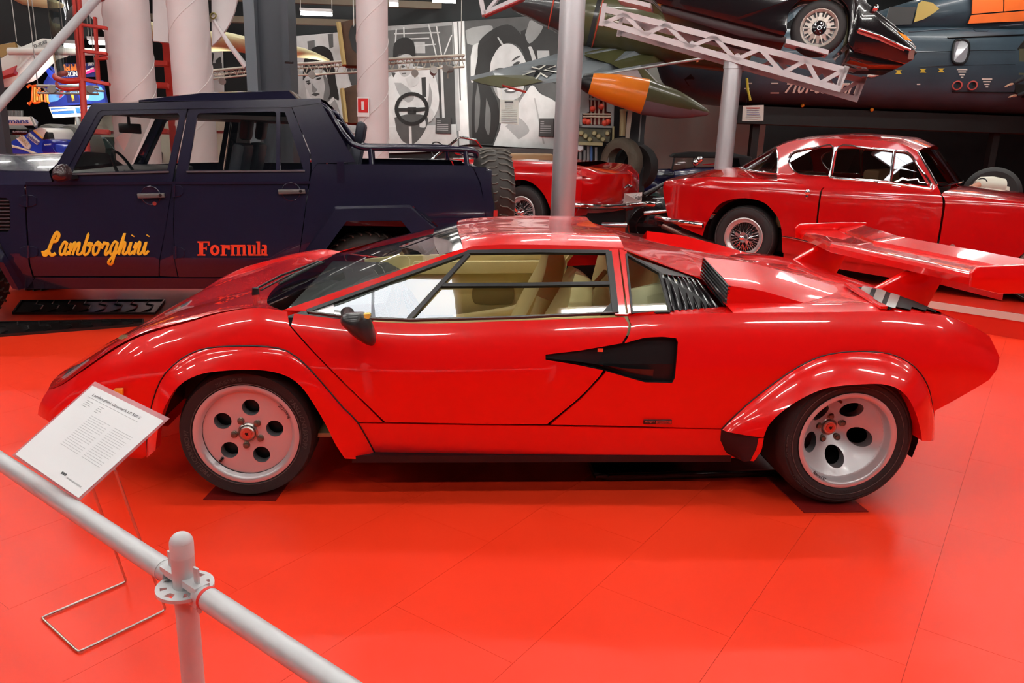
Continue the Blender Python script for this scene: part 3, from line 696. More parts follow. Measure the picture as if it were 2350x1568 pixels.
# ------------------------------------------------------------------ wheels
def arc_text(name, s, R, a0, hgt, c, m, parent, off, adv=.62, inward=False):
    """letters round a circle in the wheel's outer face (face towards -Y)"""
    objs = []; x = a0; mb = MB()
    for chh in s:
        if chh != ' ':
            cu = bpy.data.curves.new('t', 'FONT'); cu.body = chh; cu.size = hgt*1.4; cu.extrude = .0006; cu.resolution_u = 2; cu.align_x = 'CENTER'
            o = bpy.data.objects.new('t', cu); COL.objects.link(o); dg = bpy.context.evaluated_depsgraph_get()
            me = bpy.data.meshes.new_from_object(o.evaluated_get(dg)); bpy.data.objects.remove(o)
            rad = Vector((math.cos(x), 0, math.sin(x))); tan = Vector((math.sin(x), 0, -math.cos(x)))
            if inward: rad, tan = -rad, -tan; org = c-rad*R
            else: org = c+rad*R
            M = basis(org+Vector((0, -off, 0)), tan, rad); me.transform(M)
            mb.add([v.co for v in me.vertices], [tuple(p.vertices) for p in me.polygons]); bpy.data.meshes.remove(me)
        d = adv*hgt*(1.25 if chh in 'MW' else .6 if chh in 'I1/ .' else 1)/R
        x += d if inward else -d
    return mb.build(name, m, parent, 0, weld=False)
def dish_wheel(parent, c, R, wdt, rr, dish, cone, a0, hole_r, hole_R, text, name='wheel', detail=True):
    c = Vector(c); Wh = bpy.data.objects.new(name, None); COL.objects.link(Wh); Wh.location = c; setpar(Wh, parent); Wh.matrix_parent_inverse = wmat(parent).inverted()
    ax = (0, -1, 0)
    prof = [(rr-.004, -.012), (rr+.004, -.001), (rr+.02, .003), (rr+.05, .006), (R-.032, .001), (R-.026, .002), (R-.012, -.010), (R-.003, -.026), (R, -.045), (R, -wdt+.045), (R-.012, -wdt+.012), (rr+.03, -wdt), (rr-.01, -wdt+.01)]
    T = MB().lathe(prof, c, ax, 72).build('tyre', M_RUB, Wh, 40)
    if text: 
        for s, a, h, inw in text: arc_text('tyre_lettering', s, R-.048 if not inw else R-.048, a, h, c, mat('tyre_letter', (.07, .06, .055), .6), T, .0045)
        MB().lathe([(R-.058, .0062), (R-.0565, .0072), (R-.055, .0062)], c, ax, 72).build('tyre_ring', mat('tyre_line', (.10, .07, .065), .6), T, 0)
    lp = [(rr-.01, -.02), (rr, -.004), (rr+.002, .002), (rr-.006, .004), (rr-.018, .001), (rr-.022, -.006), (rr-.024, -cone*.25-.008)]
    RIM = MB().lathe(lp+[(rr-.03, -cone*.25-.016)], c, ax, 72).build('rim', M_ALU, Wh, 50)
    ro = rr-.03; ri = .030
    def dep(r): return (cone*.25+.016)+(dish-cone*.25-.016)*max(0, 1-(r/ro))**.8 if cone > .02 else .022+ (.006*(1-r/ro))
    def surf(u, v): return Vector((c.x+u, c.y+dep(math.hypot(u, v)), c.z+v))
    circ = lambda x, y, r, n: [(x+r*math.cos(2*math.pi*k/n), y+r*math.sin(2*math.pi*k/n)) for k in range(n)]
    holes = []; lugs = []
    for k in range(5):
        a = a0+k*2*math.pi/5; holes.append(circ(hole_R*math.cos(a), hole_R*math.sin(a), hole_r, 22))
        b = a+math.pi/5; lugs.append((.055*math.cos(b), .055*math.sin(b)))
    hl = holes+([circ(x, y, .0145, 12) for x, y in lugs])
    D = panel('wheel_disc', circ(0, 0, ro, 64), surf, M_ALU, Wh, holes=hl+[circ(0, 0, ri, 24)], step=.016, thick=.0, back=(0, 1, 0))
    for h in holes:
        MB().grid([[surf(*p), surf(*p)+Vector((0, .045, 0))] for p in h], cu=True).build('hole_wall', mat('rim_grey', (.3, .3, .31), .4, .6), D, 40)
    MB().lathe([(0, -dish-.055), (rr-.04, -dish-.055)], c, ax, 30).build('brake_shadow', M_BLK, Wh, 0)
    for x, y in lugs:
        q = surf(x, y); MB().lathe([(.0145, -.012), (.0145, .002), (.011, .004), (.0105, .014), (.006, .016), (0, .016)], q, ax, 14).build('lug_nut', mat('lug_brown', (.20, .15, .11), .35, .7), D, 30)
    q = surf(0, 0); q = Vector((c.x, c.y+dep(ri), c.z))
    HC = MB().lathe([(.040, -.004), (.040, .004), (.034, .008), (.031, .004), (.030, .016), (.026, .020), (0, .022)], q, ax, 30).build('hub_cap', M_STEEL, D, 30)
    MB().lathe([(.020, .0215), (.0195, .0235), (0, .0245)], q, ax, 20).build('hub_badge', mat('hub_badge', (.6, .12, .08), .3, .4), HC, 30)
    MB().prism([q+Vector((a, -.0245, b)) for a, b in ((-.009, .002), (-.004, .008), (.002, .006), (.008, .009), (.005, .001), (.008, -.006), (.003, -.003), (-.002, -.008), (-.004, -.002))], (0, -.0006, 0)).build('hub_emblem', M_BLK, HC, 0)
    v = c+Vector((math.cos(-2.33)*(rr-.052), dep(rr-.052), math.sin(-2.33)*(rr-.052))) if cone < .02 else c+Vector((math.cos(1.75)*(rr-.05), dep(rr-.05), math.sin(1.75)*(rr-.05)))
    MB().cyl(v+Vector((0, .01, 0)), v-Vector((0, .028, 0)), .008, .006, 10).build('tyre_valve', M_BLKG, D, 30)
    arc_text('rim_lettering', 'Ruote O.Z.', rr-.016, math.radians(24 if cone < .02 else 228), .013, c, M_BLK, RIM, .0035, inward=True)
    return Wh
fc = atY(563, 1005, .135); rc = atY(1946, 1022, .015)
RF = fc.z-.006; RRr = rc.z-.006
WF = dish_wheel(CAR, (0.0, .135, .278), .272, .21, .207, .03, .0, math.radians(81), .0345, .108, [('PIRELLI CINTURATO P7', math.radians(228), .019, 0), ('205/50 VR 15', math.radians(116), .016, 0), ('PIRELLI CINTURATO P7', math.radians(38), .019, 0)])
WR = dish_wheel(CAR, (2.45, .012, .300), .294, .345, .207, .19, .12, math.radians(60), .041, .114, [('PIRELLI', math.radians(230), .018, 0), ('CINTURATO', math.radians(195), .018, 0)])
def far_wheel(src):
    t = copy_tree(src, CAR); M = Matrix.Translation((0, 0, 0))
    c = src.location.copy(); t.location = (c.x, 2*YC-c.y, c.z); t.rotation_euler = (0, 0, math.pi); return t
far_wheel(WF); far_wheel(WR)
# ------------------------------------------------------------------ plates under the tyres, drip tray under the engine
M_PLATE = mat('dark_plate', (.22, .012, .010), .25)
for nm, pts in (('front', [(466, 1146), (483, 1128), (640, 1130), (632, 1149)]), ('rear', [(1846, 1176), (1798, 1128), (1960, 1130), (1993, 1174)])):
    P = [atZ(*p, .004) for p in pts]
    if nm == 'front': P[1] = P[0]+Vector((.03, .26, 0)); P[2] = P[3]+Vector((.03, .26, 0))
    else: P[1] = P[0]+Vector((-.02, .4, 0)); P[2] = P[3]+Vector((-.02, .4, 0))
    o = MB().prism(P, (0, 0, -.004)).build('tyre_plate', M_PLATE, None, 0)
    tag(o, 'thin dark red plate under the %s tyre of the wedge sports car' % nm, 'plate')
# ================================================================== navy off-road pickup behind the sports car
LMA = .088; ld = Vector((math.cos(LMA), math.sin(LMA), 0)); ln = Vector((-math.sin(LMA), math.cos(LMA), 0)); L0 = Vector((-.9, 2.9, 0)); LW = 1.96
TRUCK = thing('off_road_pickup', 'dark navy four-door off-road pickup with yellow and red door lettering', 'truck', L0+ln*.98+ld*.2, LMA)
ZB, ZC = 1.16, .50           # belt and lower crease
def lm_off(z): return (max(0, min(z, ZB)-ZC)*.085)+max(0, z-ZB)*.16+max(0, ZC-z)*.55
def lmp(px, py, off=0.):
    z = 1.
    for _ in range(10): p = atP(px, py, L0+ln*(lm_off(z)+off), ln); z = p.z
    return p
def luv(px, py): p = lmp(px, py); return ((p-L0).dot(ld), p.z)
def lsurf(u, v, off=0.): return L0+ld*u+ln*(lm_off(v)+off)+Vector((0, 0, v))
RFL = Matrix.Translation(L0+ln*LW/2) @ Matrix(((1-2*ln.x*ln.x, -2*ln.x*ln.y, 0, 0), (-2*ln.x*ln.y, 1-2*ln.y*ln.y, 0, 0), (0, 0, 1, 0), (0, 0, 0, 1))) @ Matrix.Translation(-(L0+ln*LW/2))
def lmir(o, parent=None):
    me = o.data.copy(); me.transform(RFL); me.flip_normals(); return link(o.name.split('.')[0], me, None, parent or TRUCK)
def lpan(name, segs, m=M_NAVY, off=0., parent=None, holes=(), step=.07, thick=.02, mirror=True):
    o = panel(name, [luv(*p) for p in outline(segs)], lambda u, v: lsurf(u, v, off), m, parent or TRUCK, holes=[[luv(*p) for p in outline(h)] for h in holes], step=step, thick=thick, back=tuple(ln))
    if mirror: lmir(o)
    return o
ZC = lmp(230, 601).z; ZB = lmp(400, 408).z
fw = [(163, 397), (233, 268), (240, 264), (408, 260), (412, 266), (384, 390)]
FD = lpan('front_door', [(60, 424), (121, 424), (127, 405), (150, 396), (226, 256), (234, 251), (430, 248), (398, 400), (394, 430), (378, 530), (364, 634), (78, 634), (68, 590), (62, 500)], holes=[fw])
rw = [(431, 390), (453, 264), (458, 260), (630, 256), (634, 260), (634, 392)]; rq = [(643, 257), (654, 258), (696, 388), (643, 391)]
RD = lpan('rear_door', [(402, 425), (404, 400), (437, 248), (668, 246), (711, 352), (712, 390), (704, 450), (684, 601), (680, 636), (410, 636), (402, 600), (399, 520)], holes=[rw, rq])
MG = glass('truck_glass', (.88, .9, .88), .1)
for P, D in ((fw, FD), (rw, RD), (rq, RD)): lpan('door_window', P, MG, .012, D, step=.2, thick=.004)
lpan('front_fender', [(-420, 428), (56, 424), (58, 500), (64, 590), (74, 634), (78, 662), (56, 662), (40, 640), (22, 600), (-10, 540), (-170, 540), (-230, 600), (-260, 660), (-420, 640)], holes=[[(-40, 452), (14, 454), (22, 462), (24, 525), (18, 532), (-40, 532)]])
lpan('rocker', [(82, 637), (690, 640), (690, 663), (60, 663)], step=.1)
lpan('pillar_strip', [(366, 634), (396, 426), (402, 402), (432, 250), (436, 250), (403, 402), (399, 430), (397, 520), (400, 601), (407, 636)], off=.006)
lpan('roof_rail', [(205, 248), (213, 238), (735, 226), (738, 236), (668, 246), (236, 253), (226, 257), (149, 398), (128, 408), (117, 402)], off=-.006)
lpan('sail_panel', [(670, 246), (737, 237), (762, 280), (816, 372), (728, 375), (716, 392), (713, 352)])
bed = lpan('bed_side', [(728, 376), (1078, 380), (1085, 386), (1100, 420), (1112, 470), (1118, 560), (1060, 590), (1010, 525), (985, 497), (942, 470), (768, 474), (690, 590), (686, 600), (706, 450), (715, 395)])
tq = lpan('tail_corner', [(1082, 382), (1116, 384), (1124, 420), (1134, 470), (1138, 520), (1136, 590), (1121, 590), (1116, 500), (1104, 420), (1088, 386)], off=.004)
# faceted wheel-arch flares
def lflare(outer, inner, b, name):
    A = [lmp(*p) for p in outer]; B = [lmp(*p, -b) for p in inner]
    rows = [[a, a+(q-a)*.12+ln*(-b*.75), q, q+ln*(b+.12)] for a, q in zip(A, B)]
    o = MB().grid(rows).build(name, M_NAVY, TRUCK, 20); lmir(o)
lflare([(684, 640), (690, 590), (768, 474), (942, 470), (1020, 535), (1062, 600)], [(728, 640), (735, 590), (795, 508), (920, 506), (965, 560), (1000, 600)], .09, 'rear_arch_flare')
lflare([(56, 662), (22, 600), (-20, 535), (-160, 535), (-230, 600), (-260, 660)], [(28, 662), (-8, 600), (-40, 560), (-150, 560), (-200, 610), (-230, 660)], .09, 'front_arch_flare')
M_WELL = mat('wheel_well', (.006, .005, .006), .8)
def lpt(px, py, w): return lmp(px, py, w)
for cpx in (845, ):
    rows = [[lmp(*p, .05), lmp(*p, .6)] for p in [(700, 640), (735, 590), (795, 508), (920, 506), (965, 560), (1010, 640)]]
    c = [r[1] for r in rows]; o = MB().grid(rows).add(c, [tuple(range(len(c)))]).build('wheel_well', M_WELL, TRUCK, 0); lmir(o)
# fender grille
g0 = [lmp(*p, .03) for p in [(-44, 452), (26, 452), (26, 534), (-44, 534)]]
GR = MB().add(g0, [(0, 1, 2, 3)]).build('fender_vent', M_BLK, TRUCK, 0)
for k in range(9): MB().bar(lmp(-42, 460+k*8.2, .015), lmp(24, 460+k*8.2, .015), .02, .008).build('vent_rib', mat('vent_rib', (.05, .05, .055), .4), GR, 0)
# floor pan, bed, firewall, bonnet, roof
uL = luv(-400, 500)[0]; uR = luv(1130, 500)[0]; uA = luv(120, 410)[0]; uB = luv(735, 380)[0]; uT = luv(1128, 500)[0]
def L(u, w, z): return L0+ld*u+ln*w+Vector((0, 0, z))
def lbox(name, u0, u1, w0, w1, z0, z1, m, bevel=0, parent=None):
    P = [L(u, w, z0) for u, w in ((u0, w0), (u1, w0), (u1, w1), (u0, w1))]; return MB().prism(P, (0, 0, z1-z0)).build(name, m, parent or TRUCK, 30 if bevel else 0, bevel=bevel)
z6 = lmp(300, 662).z
lbox('floor_pan', uA-.1, uT-.15, .25, LW-.25, z6+.06, z6+.14, M_WELL)
lbox('chassis', uA-.5, uT-.1, .5, LW-.5, z6-.02, z6+.08, M_WELL)
lbox('bed_floor', uB+.05, uT-.05, .05, LW-.05, .80, .84, M_NAVY)
zbt = lmp(900, 380).z
lbox('bed_bulkhead', uB+.12, uB+.17, .05, LW-.05, .8, zbt+.02, M_NAVY)
lbox('tailgate', uT-.05, uT, .06, LW-.06, .55, zbt-.01, M_NAVY, .01)
bt = [[lmp(*p), lmp(*p, .09)] for p in [(728, 376), (900, 378), (1078, 381), (1116, 384)]]
o = MB().grid(bt).build('bed_rail_top', M_NAVY, TRUCK, 0); lmir(o)
# bonnet: outer slope, then the flat top
e1 = [lmp(-420, 428), lmp(56, 424), lmp(121, 422)]; hz = [lmp(-420, 395, .10), lmp(0, 391, .10), lmp(112, 393, .12)]; ht = [lmp(-420, 362, .55), lmp(0, 362, .45), lmp(150, 357, .45)]
rows = [[a, b, c, Vector((L0+ld*((c-L0).dot(ld))+ln*LW*.5).to_tuple()[:2]+(c.z+.02,))] for a, b, c in zip(e1, hz, ht)]
o = MB().grid(rows).build('bonnet', M_NAVY, TRUCK, 20); lmir(o)
lbox('dashboard', uA+.02, uA+.55, .15, LW-.15, .95, lmp(300, 392, .5).z, M_CAB, .02)
# roof: raised middle
A = [lmp(*p, .0) for p in [(213, 238), (320, 233), (460, 231), (600, 229), (735, 227)]]
h1 = [lmp(214, 237, .2), lmp(320, 232, .2), lmp(460, 230, .2), lmp(600, 228, .2), lmp(734, 226, .2)]
rows = [[a, h, Vector((*(h+ln*(LW*.5-.3)).to_tuple()[:2], h.z+.012))] for a, h in zip(A, h1)]
rows = [r+[RFL @ r[1], RFL @ r[0]] for r in rows]
ROOF = MB().grid(rows).build('roof', M_NAVY, TRUCK, 10)
hp = [lmp(*p, .32) for p in [(318, 230), (460, 214), (663, 209), (682, 228)]]; hq = [q+ln*.10+Vector((0, 0, .012)) for q in hp]
rs_ = [[a, b]+[RFL @ b, RFL @ a] for a, b in zip(hp, hq)]
MB().grid(rs_).grid([[p, Vector((p.x, p.y, p.z-.12))] for p in hp]).grid([[RFL @ p, RFL @ Vector((p.x, p.y, p.z-.12))] for p in hp]).build('roof_scoop', M_NAVY, TRUCK, 5)
rz = A[2].z-.05
lbox('roof_lining', luv(230, 250)[0], luv(660, 240)[0], .14, LW-.14, rz-.07, rz-.04, M_CAB)
ws0, ws1 = lmp(122, 402, .05), lmp(212, 242, .08)
MB().add([ws0, ws1, RFL @ ws1, RFL @ ws0], [(0, 1, 2, 3)]).build('windscreen', MG, TRUCK, 0)
bw0, bw1 = L((luv(738, 300)[0])+.0, .22, zbt+.02), lmp(725, 250, .2)
MB().add([bw0, bw1, RFL @ bw1, RFL @ bw0], [(0, 1, 2, 3)]).build('rear_window', MG, TRUCK, 0)
# bright window seals along the belt
for seg in ([(160, 400), (388, 394)], [(428, 394), (700, 392)]):
    MB().bar(lmp(*seg[0], -.008), lmp(*seg[1], -.008), .012, .012).build('belt_seal', mat('seal', (.10, .10, .11), .25, 0, .5), TRUCK, 0)
MB().bar(lmp(60, 421, -.004), lmp(712, 419, -.004), .016, .02).build('belt_moulding', M_NAVY, TRUCK, 0)
# door handles, locks, hinges, mirror
def handle(px, py, D):
    p = lmp(px, py, .0); a = [lmp(px+q*27, py, -.004) for q in (-1, 1)]
    c = crom([p+(ld*math.cos(t)+Vector((0, 0, math.sin(t))))*.065 for t in [2*math.pi*k/12 for k in range(12)]], 2, True)
    MB().tube([q-ln*.002 for q in c], .005, 6, True).add([q-ln*.001 for q in c], [tuple(range(len(c)))]).build('handle_dish', M_NAVY, D, 60)
    H = MB().prism([lmp(px-30, py-5, -.012), lmp(px+32, py-6, -.012), lmp(px+34, py+4, -.012), lmp(px-28, py+6, -.012)], -ln*.022).build('door_handle', mat('handle_grey', (.11, .105, .10), .35, .2), D, 30, bevel=.004)
    q = lmp(px+22, py-1, -.034); MB().cyl(q+ln*.004, q-ln*.005, .011, n=12).build('lock', M_BLK, H, 40)
handle(346, 449, FD); handle(668, 440, RD)
q = lmp(355, 467, -.003); MB().cyl(q+ln*.003, q-ln*.006, .014, n=12).build('lock_cover', M_CHR, FD, 40)
for px, py in ((64, 461), (67, 578), (407, 438), (410, 580)):
    hexa = [(-20, -9), (-10, -13), (10, -13), (20, -8), (20, 8), (10, 13), (-10, 13), (-20, 9)]
    if px > 300: hexa = [(-6, -13), (6, -13), (14, -6), (14, 6), (6, 13), (-6, 13)]
    Hn = MB().prism([lmp(px+a, py+b, -.002) for a, b in hexa], -ln*.006).build('door_hinge', M_NAVY, TRUCK, 0, bevel=.002)
    x0 = px-4 if px < 300 else px-8
    MB().cyl(lmp(x0, py-15, -.012), lmp(x0, py+14, -.012), .012, n=10).build('hinge_pin', M_NAVY, Hn, 40)
mo = crom([lmp(*p, -.10) for p in [(126, 402), (130, 384), (143, 376), (155, 382), (160, 400), (158, 412), (140, 418), (128, 414)]], 3, True)
TM = pillow(mo, -ln*.07-ld*.02, mat('mirror_maroon', (.03, .012, .014), .25, 0, .6), 'door_mirror', TRUCK)
MB().bar(lmp(150, 410, -.08), lmp(176, 406, .0), .03, .02).build('mirror_arm', M_BLK, TM, 0)
# lettering on the doors
o_ = lmp(97, 588, -.003); xx = lmp(342, 588, -.003)
def door_text(name, body, pts, m, shear=0., bold=.0, fit=None, D=None):
    a, b, c = [lmp(*p, -.003) for p in pts]
    return bezier_text(name, body, .2, m, basis(a, b-a, c-a), D, .0008, shear, fit=((b-a).length, (c-a).length), bold=bold)
M_YEL = mat('letter_yellow', (.85, .46, .02), .4); M_LRED = mat('letter_red', (.80, .05, .012), .4)
# script lettering drawn with a round pen, one stroke per letter
SCR = {'L': ([(0, .2), (.12, .02), (.3, .12), (.55, .75), (.72, .98), (.86, .86), (.74, .62), (.5, .6)], [(.1, .08), (.3, .2), (.55, .02), (.8, .1)]),
       'a': ([(.75, .55), (.45, .6), (.12, .3), (.2, .05), (.5, .1), (.75, .55)], [(.75, .58), (.62, .12), (.85, .05), (1., .2)]),
       'm': ([(.0, .3), (.15, .55), (.08, .02)], [(.1, .15), (.38, .58), (.42, .4), (.32, .02)], [(.36, .2), (.66, .58), (.7, .4), (.62, .08), (.85, .06), (1., .2)]),
       'b': ([(.0, .2), (.4, .98), (.15, .2), (.3, .02), (.65, .15), (.8, .5), (.6, .55), (.45, .4)], [(.8, .5), (1., .5)]),
       'o': ([(.5, .6), (.12, .35), (.25, .03), (.65, .15), (.75, .5), (.5, .6), (.45, .45), (1., .5)],),
       'r': ([(.0, .3), (.3, .6), (.3, .5), (.75, .52), (.5, .1), (.7, .03), (1., .2)],),
       'g': ([(.75, .55), (.45, .6), (.12, .3), (.2, .05), (.5, .1), (.75, .55)], [(.78, .58), (.5, -.3), (.15, -.4), (.1, -.25), (.5, -.02), (1., .2)]),
       'h': ([(.0, .2), (.45, .98), (.08, .02)], [(.12, .15), (.5, .58), (.62, .45), (.5, .1), (.75, .05), (1., .2)]),
       'i': ([(.0, .2), (.4, .58), (.25, .1), (.55, .05), (1., .2)], [(.52, .84), (.6, .88)]),
       'n': ([(.0, .3), (.2, .55), (.1, .02)], [(.14, .15), (.5, .58), (.62, .45), (.5, .1), (.75, .05), (1., .2)])}
def script(word, x0, x1, base, xh, rise):
    ws_ = {'L': 1.75, 'm': 1.55, 'i': .62, 'r': .85}; tot = sum(ws_.get(c, 1.) for c in word); x = x0; unit = (x1-x0)/tot
    G = thing_part('maker_lettering', FD)
    for c in word:
        w = unit*ws_.get(c, 1.); mb = MB()
        for st in SCR[c]:
            hh = xh/.58*(1. if c != 'L' else 1.05); pts = [lmp(x+q[0]*w*1.02+q[1]*hh*.12, base-q[1]*hh+rise*(x-x0), -.002) for q in st]
            pts = crom(pts, 6); rad = .0088 if c != 'L' else .0115
            if len(st) == 2: rad = .012
            mb.tube(pts, rad, 8)
        o = mb.build('letter', M_YEL, None, 60, weld=False); me = o.data
        for v in me.vertices:                       # flatten the strokes on the door skin
            d = (v.co-L0).dot(ln); v.co -= ln*(d-lm_off(v.co.z)+.004)*.92
        setpar(o, G); x += w
def thing_part(name, parent):
    o = bpy.data.objects.new(name, None); COL.objects.link(o); setpar(o, parent); return o
script('Lamborghini', 97, 340, 587, 30, -.006)
G = thing_part('sponsor_lettering', RD)
def slab(x, base, h, w, parts):
    mb = MB()
    for (a0, b0, a1, b1) in parts: mb.prism([lmp(x+w*u, base-h*v, -.002) for u, v in ((a0, b0), (a1, b0), (a1, b1), (a0, b1))], -ln*.002)
    mb.build('letter', M_LRED, G, 0, weld=False)
def bowl(x, base, h, w, a0=0, a1=2*math.pi, hole=True):
    mb = MB(); n = 18; rows = []
    for k in range(n+1):
        t = a0+(a1-a0)*k/n; c, s_ = math.cos(t), math.sin(t); rows.append([lmp(x+w*(.5+.5*c), base-h*(.5+.5*s_), -.003), lmp(x+w*(.5+.20*c), base-h*(.5+.26*s_), -.003)])
    mb.grid(rows).build('letter', M_LRED, G, 0)
B0 = 587
slab(453, B0, 33, 28, [(.15, 0, .48, 1), (0, .9, 1, 1), (.85, .68, 1, 1), (.45, .46, .75, .56), (.68, .38, .78, .64), (0, 0, .66, .1)])
bowl(482, B0, 25, 22)
slab(506, B0, 25, 22, [(.15, 0, .48, 1), (0, .88, .48, 1), (0, 0, .66, .12), (.45, .68, 1, .98), (.74, .55, 1, .98)])
slab(529, B0, 25, 36, [(.06, 0, .24, 1), (0, .88, .2, 1), (.42, 0, .6, .9), (.78, 0, .96, .9), (.2, .8, .94, 1), (0, 0, .3, .12), (.36, 0, .66, .12), (.72, 0, 1.02, .12)])
slab(567, B0, 25, 22, [(.1, .1, .42, 1), (0, .88, .42, 1), (.6, 0, .9, 1), (.5, .88, .9, 1), (.15, 0, .9, .18), (.6, 0, 1.04, .12)])
slab(578+10, B0, 33, 11, [(.25, 0, .8, 1), (0, .9, .8, 1), (0, 0, 1.05, .1)])
slab(600, B0, 25, 13, [(.1, .85, .8, 1), (.5, .1, .95, .95), (.0, .02, .6, .2), (.0, .02, .3, .55), (.0, .45, .6, .6), (.5, 0, 1.1, .14)])
# cargo rail
rail = crom([lmp(732, 238, .10), lmp(752, 252, .10), lmp(772, 284, .10), lmp(800, 322, .08), lmp(825, 337, .06), lmp(860, 340, .05), lmp(960, 341, .05), lmp(1070, 344, .05), lmp(1090, 349, .06), lmp(1093, 358, .10)], 5)
RL = MB().tube(rail, .022, 10).build('cargo_rail', M_NAVY, TRUCK, 60); lmir(RL)
MB().tube([rail[-1], RFL @ rail[-1]], .02, 10).build('cargo_rail', M_NAVY, TRUCK, 60)
for (a, b, c, d) in ((850, 342, 853, 378), (1068, 346, 1072, 382)):
    o = MB().cyl(lmp(a, b, .05), lmp(c, d, .05), .02, n=10).build('rail_post', M_NAVY, TRUCK, 60); lmir(o)
o = MB().tube([lmp(768, 276, .10), lmp(745, 268, .16)], .018, 8).build('rail_stay', M_NAVY, TRUCK, 60); lmir(o)
# wheels and the spare on the tail
def off_tyre(parent, c, ax, R, w, nm='tyre'):
    c = Vector(c); ax = Vector(ax).normalized(); h = w/2
    prof = [(R*.52, -h), (R*.6, -h-.004), (R*.8, -h-.012), (R*.93, -h+.004), (R*.985, -h+.035), (R, -h*.5), (R*1.004, 0), (R, h*.5), (R*.985, h-.035), (R*.93, h-.004), (R*.8, h+.012), (R*.6, h+.004), (R*.52, h)]
    T = MB().lathe(prof, c, ax, 48, True).build(nm, mat('truck_rubber', (.03, .024, .02), .55, var=.3, vscale=20), parent, 40)
    e1, e2, a = frame(ax); mb = MB()
    for k in range(34):                     # chevron grooves cut as thin ridges in pairs
        for q in (-1, 1):
            t = 2*math.pi*(k+.5*(q > 0))/34
            pts = []
            for s in np.linspace(.06, .98, 7):
                an = t+.13*s+.02*math.sin(s*9); rr = R*(1.006 if s < .75 else 1.0-.02*(s-.75)*4); pts.append(c+(e1*math.cos(an)+e2*math.sin(an))*rr+a*(q*s*h))
            mb.tube(pts, .0075, 4)
    o = mb.build('tread_pattern', mat('tread_edge', (.10, .085, .07), .6), T, 0, weld=False); o['kind'] = 'stuff'
    return T
uRW = luv(845, 520)[0]; R_ = lmp(838, 545, .16).z/2+.02
for u in (uRW, uRW-3.0):
    for w_ in (.22, LW-.22):
        Wh = thing_part('wheel', TRUCK); T = off_tyre(Wh, L(u, w_, R_), ln, R_, .30)
        MB().lathe([(0, .06), (R_*.2, .06), (R_*.45, .02), (R_*.53, .12), (R_*.55, .13)], L(u, w_, R_)+ln*(-.04 if w_ < 1 else .04), -ln if w_ < 1 else ln, 28).build('rim', M_BLK, Wh, 40)
sp_t = lmp(1140, 345, .65); spc = L((sp_t-L0).dot(ld), .95, sp_t.z-.40)
SPW = thing_part('spare_wheel', TRUCK); off_tyre(SPW, spc, ld, .405, .28)
MB().cyl(spc-ld*.2, spc+ld*.02, .2, n=20).build('spare_carrier', M_BLK, SPW, 40)
MB().prism([lmp(1116, 404, .03), lmp(1127, 402, .03), lmp(1140, 500, .03), lmp(1130, 500, .03)], ln*.1).build('tail_lamp_bracket', M_BLK, TRUCK, 0)
MB().box(lmp(1136, 500, .03), (.03, .1, .12)).build('tail_lamp', mat('lamp_red', (.5, .02, .02), .2, 0, .5), TRUCK, 0)
# cabin
def lseat(u, w):
    S = thing_part('seat', TRUCK)
    for nm, pts, wd in (('backrest', [(u, .95), (u+.10, .95), (u+.19, 1.36), (u+.10, 1.38)], .46), ('seat_cushion', [(u-.45, .80), (u+.1, .80), (u+.1, .93), (u-.45, .97)], .5), ('headrest', [(u+.12, 1.40), (u+.19, 1.39), (u+.22, 1.56), (u+.15, 1.57)], .26)):
        MB().prism([L(a, w-wd/2, z) for a, z in pts], ln*wd).build(nm, mat('seat_blue', (.02, .022, .035), .5), S, 30, bevel=.03)
us = luv(490, 330)[0]
lseat(us-.02, .62); lseat(us-.02, LW-.55); lseat(us+.85, .62); lseat(us+.85, LW-.55)
c = L(luv(232, 380)[0]+.02, .55, lmp(240, 380, .55).z-.06)
TW = MB().lathe([(.185, -.012), (.2, 0), (.185, .012), (.17, 0)], c, ld+Vector((0, 0, .45)), 28, True).build('steering_wheel', M_BLK, TRUCK, 60)
MB().cyl(c-ld*.25-Vector((0, 0, .12)), c, .03, .04, 10).build('steering_column', M_BLK, TRUCK, 40)
m0 = lmp(297, 296, .55); MB().prism([m0+ld*a+Vector((0, 0, b)) for a, b in ((-.08, .04), (.08, .04), (.08, -.035), (-.08, -.03))], ln*.03).build('inner_mirror', M_BLK, TRUCK, 30, bevel=.008)
MB().cyl(m0+Vector((0, 0, .03)), m0+Vector((0, 0, .14)), .012, n=8).build('inner_mirror_stem', M_BLK, TRUCK, 40)
